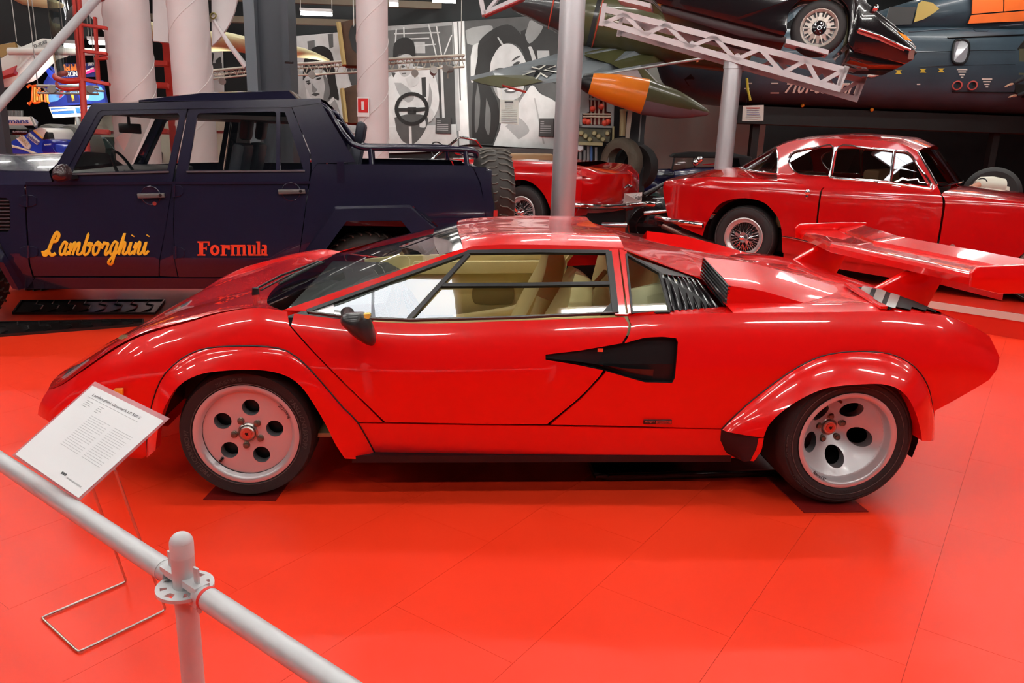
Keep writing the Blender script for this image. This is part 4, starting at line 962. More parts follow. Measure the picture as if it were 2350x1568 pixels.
# ================================================================== helpers for cars seen from the side
class Flank:
    """near flank of a car: vertical plane with its own lean; far flank by reflection"""
    def __init__(s, p0, yaw, width, lean, root):
        s.d = Vector((math.cos(yaw), math.sin(yaw), 0)); s.n = Vector((-math.sin(yaw), math.cos(yaw), 0)); s.p0 = Vector((p0[0], p0[1], 0)); s.w = width; s.lean = lean; s.root = root
        n = s.n; c = s.p0+n*width/2
        s.R = Matrix.Translation(c) @ Matrix(((1-2*n.x*n.x, -2*n.x*n.y, 0, 0), (-2*n.x*n.y, 1-2*n.y*n.y, 0, 0), (0, 0, 1, 0), (0, 0, 0, 1))) @ Matrix.Translation(-c)
    def pt(s, px, py, off=0.):
        o = 0.
        for _ in range(14):
            p = atP(px, py, s.p0+s.n*(o+off), s.n); o = .5*o+.5*s.lean((p-s.p0).dot(s.d), p.z)
        return atP(px, py, s.p0+s.n*(o+off), s.n)
    def uv(s, px, py): p = s.pt(px, py); return ((p-s.p0).dot(s.d), p.z)
    def surf(s, u, v, off=0.): return s.p0+s.d*u+s.n*(s.lean(u, v)+off)+Vector((0, 0, v))
    def at(s, u, w, z): return s.p0+s.d*u+s.n*w+Vector((0, 0, z))
    def mir(s, o, parent=None):
        me = o.data.copy(); me.transform(s.R); me.flip_normals(); return link(o.name.split('.')[0], me, None, parent or s.root)
    def pan(s, name, segs, m, off=0., parent=None, holes=(), step=.06, thick=.015, mirror=True):
        o = panel(name, [s.uv(*p) for p in outline(segs)], lambda u, v: s.surf(u, v, off), m, parent or s.root, holes=[[s.uv(*p) for p in outline(h)] for h in holes], step=step, thick=thick, back=tuple(s.n))
        if mirror: s.mir(o)
        return o
    def tube(s, name, pts, r, m, off=0., parent=None, n=6, closed=False, sm=True, mirror=True):
        P = [s.pt(*p, off) for p in pts]; P = crom(P, 4, closed) if sm else P
        o = MB().tube(P, r, n, closed).build(name, m, parent or s.root, 60)
        if mirror: s.mir(o)
        return o
def wire_wheel(parent, c, nrm, R, w, rr, name='wheel', white=False):
    """nrm points out of the car"""
    c = Vector(c); nrm = Vector(nrm).normalized(); Wh = bpy.data.objects.new(name, None); COL.objects.link(Wh); Wh.location = c; setpar(Wh, parent); Wh.matrix_parent_inverse = wmat(parent).inverted()
    prof = [(rr-.006, -.01), (rr+.01, .0), (rr+.04, .010), (R-.05, .006), (R-.022, -.006), (R-.006, -.03), (R, -.055), (R, -w+.055), (R-.02, -w+.01), (rr+.03, -w), (rr-.02, -w+.01)]
    T = MB().lathe(prof, c, nrm, 48).build('tyre', M_RUB, Wh, 45)
    MB().lathe([(R-.03, .002), (R-.026, .004), (R-.022, -.003)], c, nrm, 48).build('tyre_bead', mat('bead_grey', (.06, .055, .055), .6), T, 0)
    MB().lathe([(rr-.02, -.05), (rr-.006, -.02), (rr+.003, .004), (rr-.008, .008), (rr-.016, -.004), (rr-.045, -.02), (rr-.05, -.06)], c, nrm, 48).build('rim', mat('pale_rim', (.62, .58, .57), .3, .6), Wh, 50)
    e1, e2, a = frame(nrm); mb = MB()
    for k in range(48):
        t = 2*math.pi*k/48; tw = (1 if k % 2 else -1)*.35; lay = k//2 % 2
        p = c+(e1*math.cos(t)+e2*math.sin(t))*(rr-.035)+a*(-.03 if lay else -.06); q = c+(e1*math.cos(t+tw)+e2*math.sin(t+tw))*.045+a*(.02 if lay else -.045)
        mb.cyl(p, q, .0028, n=4, caps=False)
    o = mb.build('wire_spokes', M_CHR, Wh, 0, weld=False); o['kind'] = 'stuff'
    HB = MB().lathe([(.05, -.06), (.048, .0), (.055, .015), (.05, .03), (.034, .045), (.03, .062), (.018, .075), (0, .078)], c, nrm, 24).build('hub', M_CHR, Wh, 40)
    for k in range(2):
        t = 2.6+math.pi*k; MB().bar(c+a*.05, c+a*.05+(e1*math.cos(t)+e2*math.sin(t))*.085, .028, .012, tuple(a)).build('knock_off_ear', M_CHR, HB, 30)
    MB().lathe([(0, -.075), (rr-.03, -.075)], c, nrm, 24).build('drum', M_BLK, Wh, 0)
    return Wh
# ================================================================== red fifties coupe on the platform
CW = atD(1706, 545, 8.1); PLZ = CW.z-.335
CA = -.70
COUPE = thing('coupe', 'red fifties coupe with chrome window frames and wire wheels on a low platform', 'car', (CW.x+.8, CW.y+.3, PLZ), CA)
_zb = 1.
def c_lean(u, z):
    zb = _zb-.055*(u-.3)*.0; r = .02*max(0, (.62-z))**1.*2
    s = .0
    if z > zb-.16: s += .10*((z-zb+.16)/.16)**2 if z < zb else .10+.34*(z-zb)
    t = max(0, -.42-u); s += .55*t*t
    return s+r*.3
F = Flank((CW.x, CW.y), CA, 1.62, c_lean, COUPE)
F.p0 = F.p0-F.n*.06
F.R = Flank(F.p0, CA, 1.62, c_lean, COUPE).R
p = atP(1850, 415, F.p0, F.n); _zb = p.z+.01
def M_(a): return a
archR = [(1612, 541), (1621, 514), (1645, 475), (1671, 460), (1710, 455), (1751, 464), (1777, 488), (1792, 518), (1795, 570)]
F.pan('rear_quarter', [[(1526, 416), (1560, 411), (1599, 408), (1660, 406), (1720, 409), (1780, 415), (1827, 421), (1890, 430)], [(1887, 432), (1881, 445), (1874, 500), (1870, 560), (1868, 592)], (1796, 580), archR[::-1], (1560, 520), [(1535, 505), (1530, 486), (1524, 450), (1522, 430), (1524, 419)]], M_RED2)
CD = F.pan('door', [[(1893, 430), (1960, 433), (2050, 436), (2137, 441), (2156, 446)], [(2162, 452), (2163, 471), (2157, 518), (2148, 573), (2140, 625)], (1873, 592), [(1874, 560), (1878, 500), (1885, 445), (1890, 432)]], M_RED2)
archF = [(2300, 690), (2310, 640), (2330, 600), (2360, 575), (2400, 565), (2440, 575), (2470, 610), (2485, 670), (2488, 700)]
F.pan('front_fender', [[(2160, 447), (2230, 452), (2300, 459), (2350, 465), (2450, 482), (2560, 510), (2640, 560)], (2640, 690), (2500, 715), archF[::-1], (2145, 650), [(2145, 620), (2153, 573), (2162, 518), (2169, 471), (2166, 452)]], M_RED2)
# boot, bonnet and roof as sheets between the flanks
def sheet(name, rows, m, ang=40):
    full = [r+[F.R @ q for q in r[::-1]] for r in rows]; return MB().grid(full).build(name, m, COUPE, ang)
def mid(p, dz=0., k=.5): return p+F.n*(F.w*k-((p-F.p0).dot(F.n)))+Vector((0, 0, dz))
ce = [F.pt(*p) for p in [(1526, 416), (1560, 411), (1599, 408), (1660, 406), (1720, 409), (1780, 415), (1827, 421)]]
ct = [F.pt(*p, .22) for p in [(1532, 412), (1573, 404), (1610, 396), (1650, 391), (1690, 389), (1760, 398), (1815, 404)]]
sheet('boot_lid', [[a, a.lerp(b, .45)+Vector((0, 0, -.005)), b, b+F.n*.28+Vector((0, 0, .03))] for a, b in zip(ce, ct)], M_RED2)
tl = [[ce[0], ce[0]+Vector((0, 0, -.25))+F.d*.03, F.pt(1534, 500, .25)], ]
tp = [F.pt(1526, 416), F.pt(1522, 432), F.pt(1524, 460), F.pt(1531, 490), F.pt(1536, 506)]
MB().grid([[q, q+F.n*.3-F.d*.12, q+F.n*.65-F.d*.16] + [F.R @ (q+F.n*.3-F.d*.12), F.R @ q] for q in tp]).build('tail_panel', M_RED2, COUPE, 40)
be = [F.pt(*p) for p in [(2160, 447), (2230, 452), (2300, 459), (2350, 465), (2450, 482), (2560, 510)]]
bt_ = [F.pt(*p, .30) for p in [(2185, 432), (2240, 436), (2300, 445), (2350, 452), (2450, 470), (2560, 500)]]
sheet('bonnet', [[a, a.lerp(b, .2)+Vector((0, 0, .012)), b, b+F.n*.25+Vector((0, 0, .01))] for a, b in zip(be, bt_)], M_RED2)
# greenhouse
GO = [[(1783, 398), (1786, 370), (1782, 338)], [(1800, 330), (1830, 322), (1900, 318), (1990, 322), (2060, 328), (2106, 347)], [(2130, 390), (2150, 425), (2160, 446)], [(2050, 437), (1960, 434), (1890, 430), (1830, 421), (1784, 414)]]
qw = [[(1818, 386), (1811, 372), (1813, 358), (1828, 348), (1870, 340), (1912, 338)], (1903, 402), [(1880, 402), (1845, 400), (1826, 394)]]
dw = [[(1922, 340), (1990, 341), (2050, 347)], (2040, 415), (1980, 411), (1909, 405)]; vw = [(2056, 348), [(2075, 350), (2088, 358), (2100, 376)], (2130, 428), (2046, 417)]
F.pan('cabin_side', GO, M_RED2, holes=[qw, dw, vw], step=.05)
MG2 = glass('old_glass', (.42, .40, .38), .2)
for w_ in (qw, dw, vw): F.pan('side_window', w_, MG2, .012, step=.12, thick=.003)
CH = lambda pts, r=.010, cl=False: F.tube('window_chrome', pts, r, M_CHR, -.004, closed=cl)
CH([(1903, 404), (1912, 337), (1870, 339), (1828, 347), (1813, 357), (1810, 372), (1818, 387), (1828, 396), (1850, 402), (1903, 404)], .010)
CH([(1906, 406), (1922, 338), (1990, 340), (2052, 346), (2078, 349), (2092, 358), (2106, 380), (2136, 432), (2040, 418), (1980, 413), (1906, 407)], .012)
F.tube('window_post', [(2052, 346), (2042, 417)], .012, M_CHR, -.006, sm=False)
F.tube('window_post', [(1917, 338), (1904, 406)], .012, M_CHR, -.006, sm=False)
F.tube('belt_chrome', [(1904, 409), (1980, 416), (2050, 423), (2138, 435)], .014, M_CHR, -.006)
re_ = [F.pt(*p) for p in [(1782, 338), (1800, 330), (1830, 322), (1900, 318), (1990, 322), (2060, 328), (2106, 347)]]
rt_ = [F.pt(*p, .28) for p in [(1783, 336), (1812, 323), (1870, 313), (1957, 308.5), (2020, 312), (2095, 319), (2134, 338)]]
sheet('roof', [[a, a.lerp(b, .5)+Vector((0, 0, .012)), b, b+F.n*.22+Vector((0, 0, .02))] for a, b in zip(re_, rt_)], M_RED2)
# windscreens
r0 = [F.pt(1784, 398), F.pt(1740, 394, .1), F.pt(1697, 386, .35)]; r1 = [F.pt(1782, 340), F.pt(1781, 338, .1), F.pt(1781, 337, .35)]
RW = MB().grid([a+[F.R @ q for q in a[::-1]] for a in (r0, r1)]).build('rear_window', MG2, COUPE, 60)
MB().tube(crom(r0, 5)+[F.R @ q for q in crom(r0, 5)[::-1]], .012, 6).build('rear_window_chrome', M_CHR, COUPE, 60)
MB().tube(crom([r0[0], F.pt(1786, 370), r1[0]], 5), .010, 6).build('rear_window_chrome', M_CHR, COUPE, 60)
MB().tube([r0[2], r1[2]], .012, 6).build('rear_window_chrome', M_CHR, COUPE, 60)
w0 = [F.pt(2150, 424), F.pt(2165, 427, .12), F.pt(2193, 420, .4)]; w1 = [F.pt(2107, 349), F.pt(2118, 344, .12), F.pt(2141, 343, .4)]
MB().grid([a+[F.R @ q for q in a[::-1]] for a in (w0, w1)]).build('windscreen', MG2, COUPE, 60)
MB().tube(crom([w0[0], w1[0]], 4), .012, 6).build('windscreen_chrome', M_CHR, COUPE, 60)
MB().tube(crom(w0, 5)+[F.R @ q for q in crom(w0, 5)[::-1]], .012, 6).build('windscreen_chrome', M_CHR, COUPE, 60)
# trim
F.tube('rear_bumper', [(1507, 500), (1530, 505), (1570, 511), (1614, 517)], .030, M_CHR, -.03, n=10)
F.tube('sill_chrome', [(1795, 543), (1825, 548), (2145, 628)], .012, M_CHR, -.01, sm=False)
F.pan('rocker', [(1797, 572), (2140, 628), (2140, 655), (1797, 596)], M_RED2, .02)
q = F.pt(1854, 441, -.012); H_ = MB().lathe([(.028, 0), (.026, .012), (.012, .02), (0, .022)], q, -F.n, 18).build('door_handle', M_CHR, COUPE, 40)
q = F.pt(1852, 452, -.006); MB().lathe([(.016, 0), (.014, .008), (0, .01)], q, -F.n, 14).build('door_lock', M_CHR, COUPE, 40)
q = F.pt(2186, 570, -.004); MB().prism([F.pt(*p, -.004) for p in [(2180, 563), (2186, 560), (2192, 563), (2191, 578), (2181, 577)]], -F.n*.006).build('coachbuilder_badge', mat('badge_silver', (.5, .5, .5), .3, .8), COUPE, 0)
MB().bar(F.pt(2166, 582, -.004), F.pt(2212, 588, -.004), .006, .012).build('script_badge', M_CHR, COUPE, 0)
MB().tube([F.pt(1522, 520, .2), F.pt(1560, 536, .2), F.pt(1640, 562, .2)], .03, 10).build('exhaust_pipe', mat('exhaust', (.35, .2, .17), .3, .8), COUPE, 60)
# cabin, underbody, wheels
def fbox(FL, name, u0, u1, w0_, w1_, z0, z1, m, parent=None, bevel=0):
    return MB().prism([FL.at(u, w, z0) for u, w in ((u0, w0_), (u1, w0_), (u1, w1_), (u0, w1_))], (0, 0, z1-z0)).build(name, m, parent or FL.root, 30 if bevel else 0, bevel=bevel)
fbox(F, 'underbody', -.7, 3.2, .3, 1.3, PLZ+.2, PLZ+.42, M_WELL)
fbox(F, 'rear_bench', .25, .45, .25, 1.37, PLZ+.45, _zb+.05, mat('tan_leather', (.32, .2, .1), .5), bevel=.03)
fbox(F, 'front_seat', 1.05, 1.2, .25, 1.37, PLZ+.45, _zb+.12, mat('tan_leather', (.32, .2, .1), .5), bevel=.03)
fbox(F, 'parcel_shelf', -.1, .3, .2, 1.42, _zb-.05, _zb-.02, mat('tan_leather', (.32, .2, .1), .5))
fbox(F, 'dashboard', 1.5, 1.7, .2, 1.42, _zb-.2, _zb-.01, M_CAB)
wf = F.uv(2395, 640)[0]
for u in (0, wf):
    for sd in (0, 1):
        w_ = .06 if not sd else F.w-.06
        wire_wheel(COUPE, F.at(u, w_, PLZ+.335), -F.n if not sd else F.n, .335, .18, .205)
        mb = MB(); rows = []
        for k in range(13):
            a = math.pi*(-.05+1.1*k/12); R0 = .41; w2 = .1 if not sd else F.w-.1; w3 = .42 if not sd else F.w-.42
            rows.append([F.at(u+R0*math.cos(a), w2, PLZ+.335+R0*math.sin(a)), F.at(u+R0*math.cos(a), w3, PLZ+.335+R0*math.sin(a)), F.at(u, w3, PLZ+.335)])
        mb.grid(rows).build('wheel_house', M_WELL, COUPE, 30)
# platform under the coupe
pe = [atZ(2130, 690, PLZ), atZ(2350, 722, PLZ)]; pd_ = (pe[1]-pe[0]).normalized(); pn_ = Vector((-pd_.y, pd_.x, 0))
pA, pB = pe[0]-pd_*2.6, pe[1]+pd_*2.5
PLT = tag(MB().prism([pA, pB, pB+pn_*2.7, pA+pn_*2.7], (0, 0, -PLZ+.0)).build('platform', mat('platform_red', (.62, .02, .008), .3), None, 0), 'low red display platform with a pale edge strip under the red coupe', 'platform')
MB().bar(pA-pn_*.006+Vector((0, 0, -.03)), pB-pn_*.006+Vector((0, 0, -.03)), .012, .06).build('edge_strip', mat('beige_strip', (.62, .52, .45), .35), PLT, 0)
# ================================================================== barrier of scaffold tubes
M_GALV = mat('galvanised_paint', (.56, .57, .58), .42, .3, var=.05, vscale=30)
ZR = .50; J0 = Vector((.232, -1.292, 0)); ra = atZ(0, 1058, ZR); rb_ = atZ(700, 1522, ZR); rdir = (rb_-ra); rdir.z = 0; rdir.normalize()
J0 = ra+rdir*((J0-ra).dot(rdir)); J0.z = 0
POST = thing('barrier_post', 'silver scaffold post with domed cap and slotted ring carrying the barrier rails', 'barrier post', J0)
MB().cyl(J0, J0+Vector((0, 0, .602)), .0242, n=28, caps=False).build('post_tube', M_GALV, POST, 40)
prof = [(.0245*math.cos(a), .0245*math.sin(a)) for a in [math.pi/2*k/8 for k in range(9)]]
MB().lathe([(.0244, -.03), (.0248, -.004), (.0246, 0)]+prof[1:], J0+Vector((0, 0, .598)), (0, 0, 1), 28).build('domed_cap', mat('cap_grey', (.62, .63, .64), .35), POST, 50)
# slotted ring
def ring2():
    circ = lambda x, y, r, n, a0=0: [(x+r*math.cos(a0+2*math.pi*k/n), y+r*math.sin(a0+2*math.pi*k/n)) for k in range(n)]
    holes = []
    for k in range(8):
        a = k*math.pi/4+.35; c, s = math.cos(a), math.sin(a); w = .011 if k % 2 else .006
        holes.append([(c*r-s*q, s*r+c*q) for r, q in ((.036, -w*.6), (.050, -w), (.050, w), (.036, w*.6))])
    V, Fc, loops = tess(circ(0, 0, .060, 40), holes+[circ(0, 0, .0245, 24)], .01); mb = MB(); z0 = ZR-.012
    P = lambda p, z: (J0.x+p[0], J0.y+p[1], z)
    mb.add([P(p, z0+.008) for p in V], Fc); mb.add([P(p, z0) for p in V], [f[::-1] for f in Fc])
    for Lp in loops: mb.grid([[P(p, z0), P(p, z0+.008)] for p in Lp], cu=True)
    return mb.build('slotted_ring', M_GALV, POST, 40)
RG = ring2()
sdv = Vector((-rdir.y, rdir.x, 0))
for s in (-1, 1):        # wedge heads that lock the rails on the ring
    b = J0+rdir*(s*.045)+Vector((0, 0, ZR)); e = J0+rdir*(s*.085)+Vector((0, 0, ZR))
    HD = MB().cyl(b+rdir*(s*.01), e, .020, .0235, 16).box(b+Vector((0, 0, .014)), (.05, .034, .016), Matrix.Rotation(math.atan2(rdir.y, rdir.x), 3, 'Z')).box(b+Vector((0, 0, -.018)), (.05, .034, .016), Matrix.Rotation(math.atan2(rdir.y, rdir.x), 3, 'Z')).build('wedge_head', M_GALV, POST, 30, bevel=.0)
    w = b+rdir*(s*.006); Wd = [w+rdir*a+Vector((0, 0, z)) for a, z in ((-.005, -.05), (.005, -.05), (.0085, .058), (-.0085, .058))]
    MB().prism([q-sdv*.003 for q in Wd], sdv*.006).build('wedge', M_GALV, HD, 0, bevel=.001)
def rail(a, b, lab, band):
    T = thing('barrier_rail', lab, 'barrier rail', (a+b)/2)
    MB().cyl(a, b, .0242, n=28).build('rail_tube', M_GALV, T, 40)
    if band: MB().cyl(a+rdir*.002, a+rdir*.011, .0248, n=28).build('red_band', mat('red_tape', (.62, .03, .02), .5), T, 40)
rail(J0+rdir*.082+Vector((0, 0, ZR)), J0+rdir*1.5+Vector((0, 0, ZR)), 'silver barrier tube with a red band round its end at the post', True)
rail(J0-rdir*.082+Vector((0, 0, ZR)), J0-rdir*2.2+Vector((0, 0, ZR)), 'plain silver barrier tube without band, passing below the info sheet', False)
for s in (1.52, -2.22):
    q = J0+rdir*s; T = thing('barrier_post', 'silver scaffold end post of the barrier', 'barrier post', q, 0, 'end posts of the barrier'); MB().cyl(q, q+Vector((0, 0, .58)), .0242, n=20).build('post_tube', M_GALV, T, 40)
# ================================================================== info sheet on its wire stand
SG = [atD(*q, d) for q, d in zip(((212, 885), (376, 966), (180, 1143), (35, 1043)), (2.207, 2.199, 1.964, 1.991))]
fl = [atZ(*q, .006) for q in ((180, 1497), (95, 1418), (290, 1335), (380, 1400))]
SIGN = thing('info_stand', 'white info sheet in a clear holder on a bent steel wire stand', 'sign', (fl[0]+fl[2])/2)
up = (SG[0]-SG[3]).normalized(); rt = (SG[1]-SG[0]).normalized(); nz = rt.cross(up).normalized()
t1 = SG[3].lerp(SG[2], .82).lerp(SG[0].lerp(SG[1], .82), .35)-nz*.012; t2 = SG[3].lerp(SG[2], .4).lerp(SG[0].lerp(SG[1], .4), .3)-nz*.012
r1 = atD(262, 1075, (t1-CAMP).dot(CF)); r2 = atD(212, 1120, (t2-CAMP).dot(CF))
def rounded(P, r=.012):
    out = [P[0]]
    for a, b, c in zip(P[:-2], P[1:-1], P[2:]):
        p, q = b+(a-b).normalized()*r, b+(c-b).normalized()*r
        out += [p, p.lerp(b, .6).lerp(b.lerp(q, .4), .5), q]
    return out+[P[-1]]
path = rounded([t1, r1, fl[3], fl[0], fl[1], fl[2], r2, t2])
MB().tube(path, .0038, 8).build('wire_stand', M_STEEL, SIGN, 60)
MB().prism([SG[0], SG[1], SG[2], SG[3]], -nz*.002).build('info_sheet', mat('paper_white', (.86, .87, .88), .45), SIGN, 0)
hc = [SG[0]+up*.018-rt*.006, SG[1]+up*.018+rt*.006, SG[2]-up*.004+rt*.006, SG[3]-up*.004-rt*.006]
MB().prism([p-nz*.003 for p in hc], -nz*.002).build('clear_backing', mat('acrylic_pink', (.62, .30, .32), .12, 0, .4, alpha=.55), SIGN, 0)
SHT = [c for c in SIGN.children if c.name.startswith('info_sheet')][0]
Wd_, Ht_ = (SG[1]-SG[0]).length, (SG[0]-SG[3]).length
def sp_(u, v): return SG[3].lerp(SG[2], u).lerp(SG[0].lerp(SG[1], u), v)+nz*.0008
M_INK = mat('ink', (.05, .05, .055), .6); M_INK2 = mat('ink_grey', (.45, .46, .47), .6)
def stext(body, u, v, w, h, m): return bezier_text('print', body, .02, m, basis(sp_(u, v), rt, up), SHT, .0001, fit=(w*Wd_, h*Ht_))
stext('Lamborghini Countach LP 500 S', .10, .885, .66, .040, M_INK)
MB().bar(sp_(.08, .865), sp_(.78, .865), .0006, .0004, tuple(nz)).build('rule', M_INK2, SHT, 0)
for k in range(4):
    for u0, u1 in ((.10, .19), (.28, .35)): MB().bar(sp_(u0, .825-.024*k), sp_(u1-.02*(k % 2), .825-.024*k), .0016, .0002, tuple(nz)).build('data_line', M_INK2, SHT, 0)
mb = MB()
for k in range(16):
    for c0 in (.30, .62):
        w = .27-.07*((k*7+int(c0*10)) % 5 == 0)
        mb.bar(sp_(c0, .70-.026*k), sp_(c0+w, .70-.026*k), .0014, .0002, tuple(nz))
o = mb.build('small_print', mat('ink_pale', (.62, .63, .64), .6), SHT, 0, weld=False); o['kind'] = 'stuff'
mb = MB()
for k in range(3): mb.prism([sp_(.60+.025*k, .085), sp_(.617+.025*k, .085), sp_(.625+.025*k, .105), sp_(.60+.025*k, .11)], nz*.0002)
mb.build('museum_mark', M_INK, SHT, 0, weld=False)
MB().bar(sp_(.70, .085), sp_(.92, .085), .003, .0002, tuple(nz)).build('data_line', M_INK2, SHT, 0)
# ================================================================== trays on the floor
M_TRAY = mat('black_tray', (.010, .008, .008), .34, 0, .15, var=.5, vscale=8)
def tray(P, lab, deep=.02, ribs=6, name='drip_tray'):
    o = thing(name, lab, 'tray', sum(P, Vector((0, 0, 0)))/4)
    MB().prism([p+Vector((0, 0, .002)) for p in P], (0, 0, .006)).build('tray_floor', M_TRAY, o, 0)
    for a, b in zip(P, P[1:]+P[:1]): MB().bar(a+Vector((0, 0, deep/2)), b+Vector((0, 0, deep/2)), .012, deep).build('tray_rim', M_TRAY, o, 0)
    for k in range(ribs):
        t = (k+1)/(ribs+1); a, b = P[3].lerp(P[2], t), P[0].lerp(P[1], t)
        d = (b-a)
        MB().tube([a+Vector((0, 0, .012)), a+d*.3+Vector((0, 0, .012)), a+d*.4+(P[1]-P[0])*.06+Vector((0, 0, .012)), a+d*.7+(P[1]-P[0])*.06+Vector((0, 0, .012)), b+Vector((0, 0, .012))], .006, 5).build('tray_rib', M_TRAY, o, 0)
    return o
n0, n1 = atZ(330, 748, .0), atZ(-60, 778, 0); wv = Vector((.05, .32, 0))
tray([n1, n0, atZ(328, 737, 0)*1.0, atZ(-60, 745, 0)], 'shallow black drip tray on the red floor in front of the pickup', ribs=7)
tray([atZ(30, 722, 0), atZ(355, 722, 0), atZ(378, 692, 0), atZ(50, 694, 0)], 'shallow black drip tray set under the pickup behind the other tray', ribs=8)
e = [atZ(1395, 1106, 0), atZ(1760, 1096, 0)]
et = thing('oil_pan', 'black oil pan lying on the floor under the wedge sports car', 'tray', (e[0]+e[1])/2)
MB().prism([e[0]+Vector((-.06, .03, .0)), e[0], e[1]+Vector((.1, 0, 0)), e[1]+Vector((.1, .9, 0)), e[0]+Vector((-.06, .9, 0))], (0, 0, .035)).build('pan_body', M_TRAY, et, 30, bevel=.012)
MB().tube([e[0]+Vector((0, -.004, .034)), e[1]+Vector((.1, -.004, .034))], .008, 6).build('pan_rim', M_TRAY, et, 60)
MB().tube([atZ(1366, 1094, .03), atZ(1380, 1093, .03), e[0]+Vector((-.01, 0, .03))], .008, 6).build('pan_handle', M_TRAY, et, 60)
# ================================================================== things behind, right half
def pcard(name, pts, p0, n, th, m, parent=None, bevel=0):
    n = Vector(n).normalized()
    if n.dot(CF) < 0: n = -n
    return MB().prism([atP(*p, p0, n) for p in pts], n*th).build(name, m, parent, 30 if bevel else 0, bevel=bevel)
M_POLE = mat('silver_pole', (.60, .60, .62), .34, .7, bump=.05, bscale=250)
def pole(px, py, D, r, z1, name, lab):
    p = atD(px, py, D); o = thing(name, lab, 'pole', (p.x, p.y, 0))
    MB().cyl((p.x, p.y, 0), (p.x, p.y, z1), r, n=36, caps=False).build('pole_tube', M_POLE, o, 40)
    MB().cyl((p.x, p.y, 0), (p.x, p.y, .012), r*1.9, n=28).build('foot_plate', M_POLE, o, 40)
    return o, p
pole(1302, 260, 6.4, .104, CEIL-.02, 'steel_pole', 'thick silver pole standing between the wedge sports car and the red roadster')
PL2, p2 = pole(1668, 300, 9.6, .110, atD(1690, 145, 9.6).z, 'steel_pole', 'silver pole with a collar carrying the white ramp trusses')
MB().cyl((p2.x, p2.y, atD(1686, 162, 9.6).z), (p2.x, p2.y, atD(1690, 140, 9.6).z), .118, n=32).build('collar', M_POLE, PL2, 40)
# ------------------------------------------------------------------ ramp of two trusses and the black car on it
RA = -.35; rn = Vector((-math.sin(RA), math.cos(RA), 0)); R0_ = atD(1680, 110, 9.25)
M_TRUSS = mat('truss_white', (.56, .54, .55), .5)
def truss(name, lab, P0, dz=(0, 0)):
    o = thing(name, lab, 'ramp', P0)
    q = lambda x, y: atP(x+dz[0], y+dz[1], P0, rn)
    def member(a, b, w): MB().bar(q(*a), q(*b), .03, w, tuple((q(*b)-q(*a)).cross(rn))).build('truss_bar', M_TRUSS, o, 0)
    member((1382, 20), (1946, 163), .07); member((1378, 50), (1928, 205), .07)
    member((1388, 8), (1379, 60), .055); member((1944, 152), (1922, 210), .055)
    top = [(1434, 33), (1530, 57), (1640, 85), (1745, 112), (1850, 139), (1935, 161)]; bot = [(1382, 55), (1480, 80), (1582, 108), (1688, 137), (1795, 168), (1880, 192)]
    for k in range(6):
        member(bot[k], top[k], .05)
        if k < 5: member(top[k], bot[k+1], .05)
    member(top[5], (1922, 204), .05)
    return o, q
NT, nq = truss('ramp_truss', 'bright white lattice truss of the tilted car ramp, on the near side of the ramp', R0_)
FT, fq = truss('ramp_truss', 'shaded white lattice truss of the tilted car ramp, behind the bright one', R0_+rn*1.35, (40, 24))
for a, b in (((1420, 4), (1495, 22)), ((1802, 102), (1898, 128))):
    A, B = nq(*a), nq(*b); MB().prism([A-rn*.12, B-rn*.12, B+rn*.25, A+rn*.25], (0, 0, .05)).build('wheel_pad', M_TRUSS, NT, 0)
for a in ((1588, 100), (1692, 128)):
    MB().cyl(nq(*a), fq(*a), .03, n=10).build('cross_tube', M_TRUSS, NT, 40)
DN = thing('tilted_sports_car', 'black seventies sports car tilted nose down on the white ramp', 'car', R0_)
M_DBLK = mat('black_paint', (.008, .005, .006), .14, 0, 1.)
dq = lambda x, y, w=0.: atP(x, y, R0_-rn*(.05-w), rn)
def dcard(name, pts, w, th, m, sm=False):
    P = outline(pts); return MB().prism([dq(*p, w) for p in P], rn*th).build(name, m, DN, 30, bevel=.01)
dcard('body_side', [(1400, -40), (1490, -10), [(1510, 8), (1640, 40), (1800, 82)], [(1806, 70), (1810, 30), (1835, 2), (1865, -14), (1900, -14), (1930, 0), (1948, 25), (1950, 62), (1945, 100)], (1960, 118), (2080, 146), (2098, 135), (2103, 110), (2090, 90), (2040, 45), (1990, 5), (1980, -60), (1400, -160)], .0, 1.45, M_DBLK)
dcard('sill', [(1515, 10), (1805, 84), (1800, 100), (1700, 84), (1520, 30)], .08, 1.3, mat('underbody_maroon', (.03, .008, .010), .4))
dcard('chin_spoiler', [(1948, 104), (2078, 146), (2070, 152), (1990, 148), (1950, 138)], .1, 1.2, M_DBLK)
wc = dq(1880, 64, .02); R__ = .31
DW = bpy.data.objects.new('wheel', None); COL.objects.link(DW); setpar(DW, DN)
MB().lathe([(.19, -.01), (.21, .004), (.26, .008), (R__-.02, -.004), (R__, -.04), (R__, -.17), (R__-.03, -.19), (.19, -.19)], wc, -rn, 44).build('tyre', M_RUB, DW, 45)
M_OLDALU = mat('warm_alloy', (.52, .47, .42), .4, .5)
MB().lathe([(.20, -.03), (.212, .004), (.205, .008), (.195, 0), (.185, -.012), (.178, -.02), (.178, -.05)], wc, -rn, 44).build('rim', M_OLDALU, DW, 50)
e1, e2, ax_ = frame(-rn)
MB().lathe([(.17, -.03), (.10, -.012), (.085, -.010), (.085, -.04)], wc, -rn, 40).build('rim_disc', M_OLDALU, DW, 40)
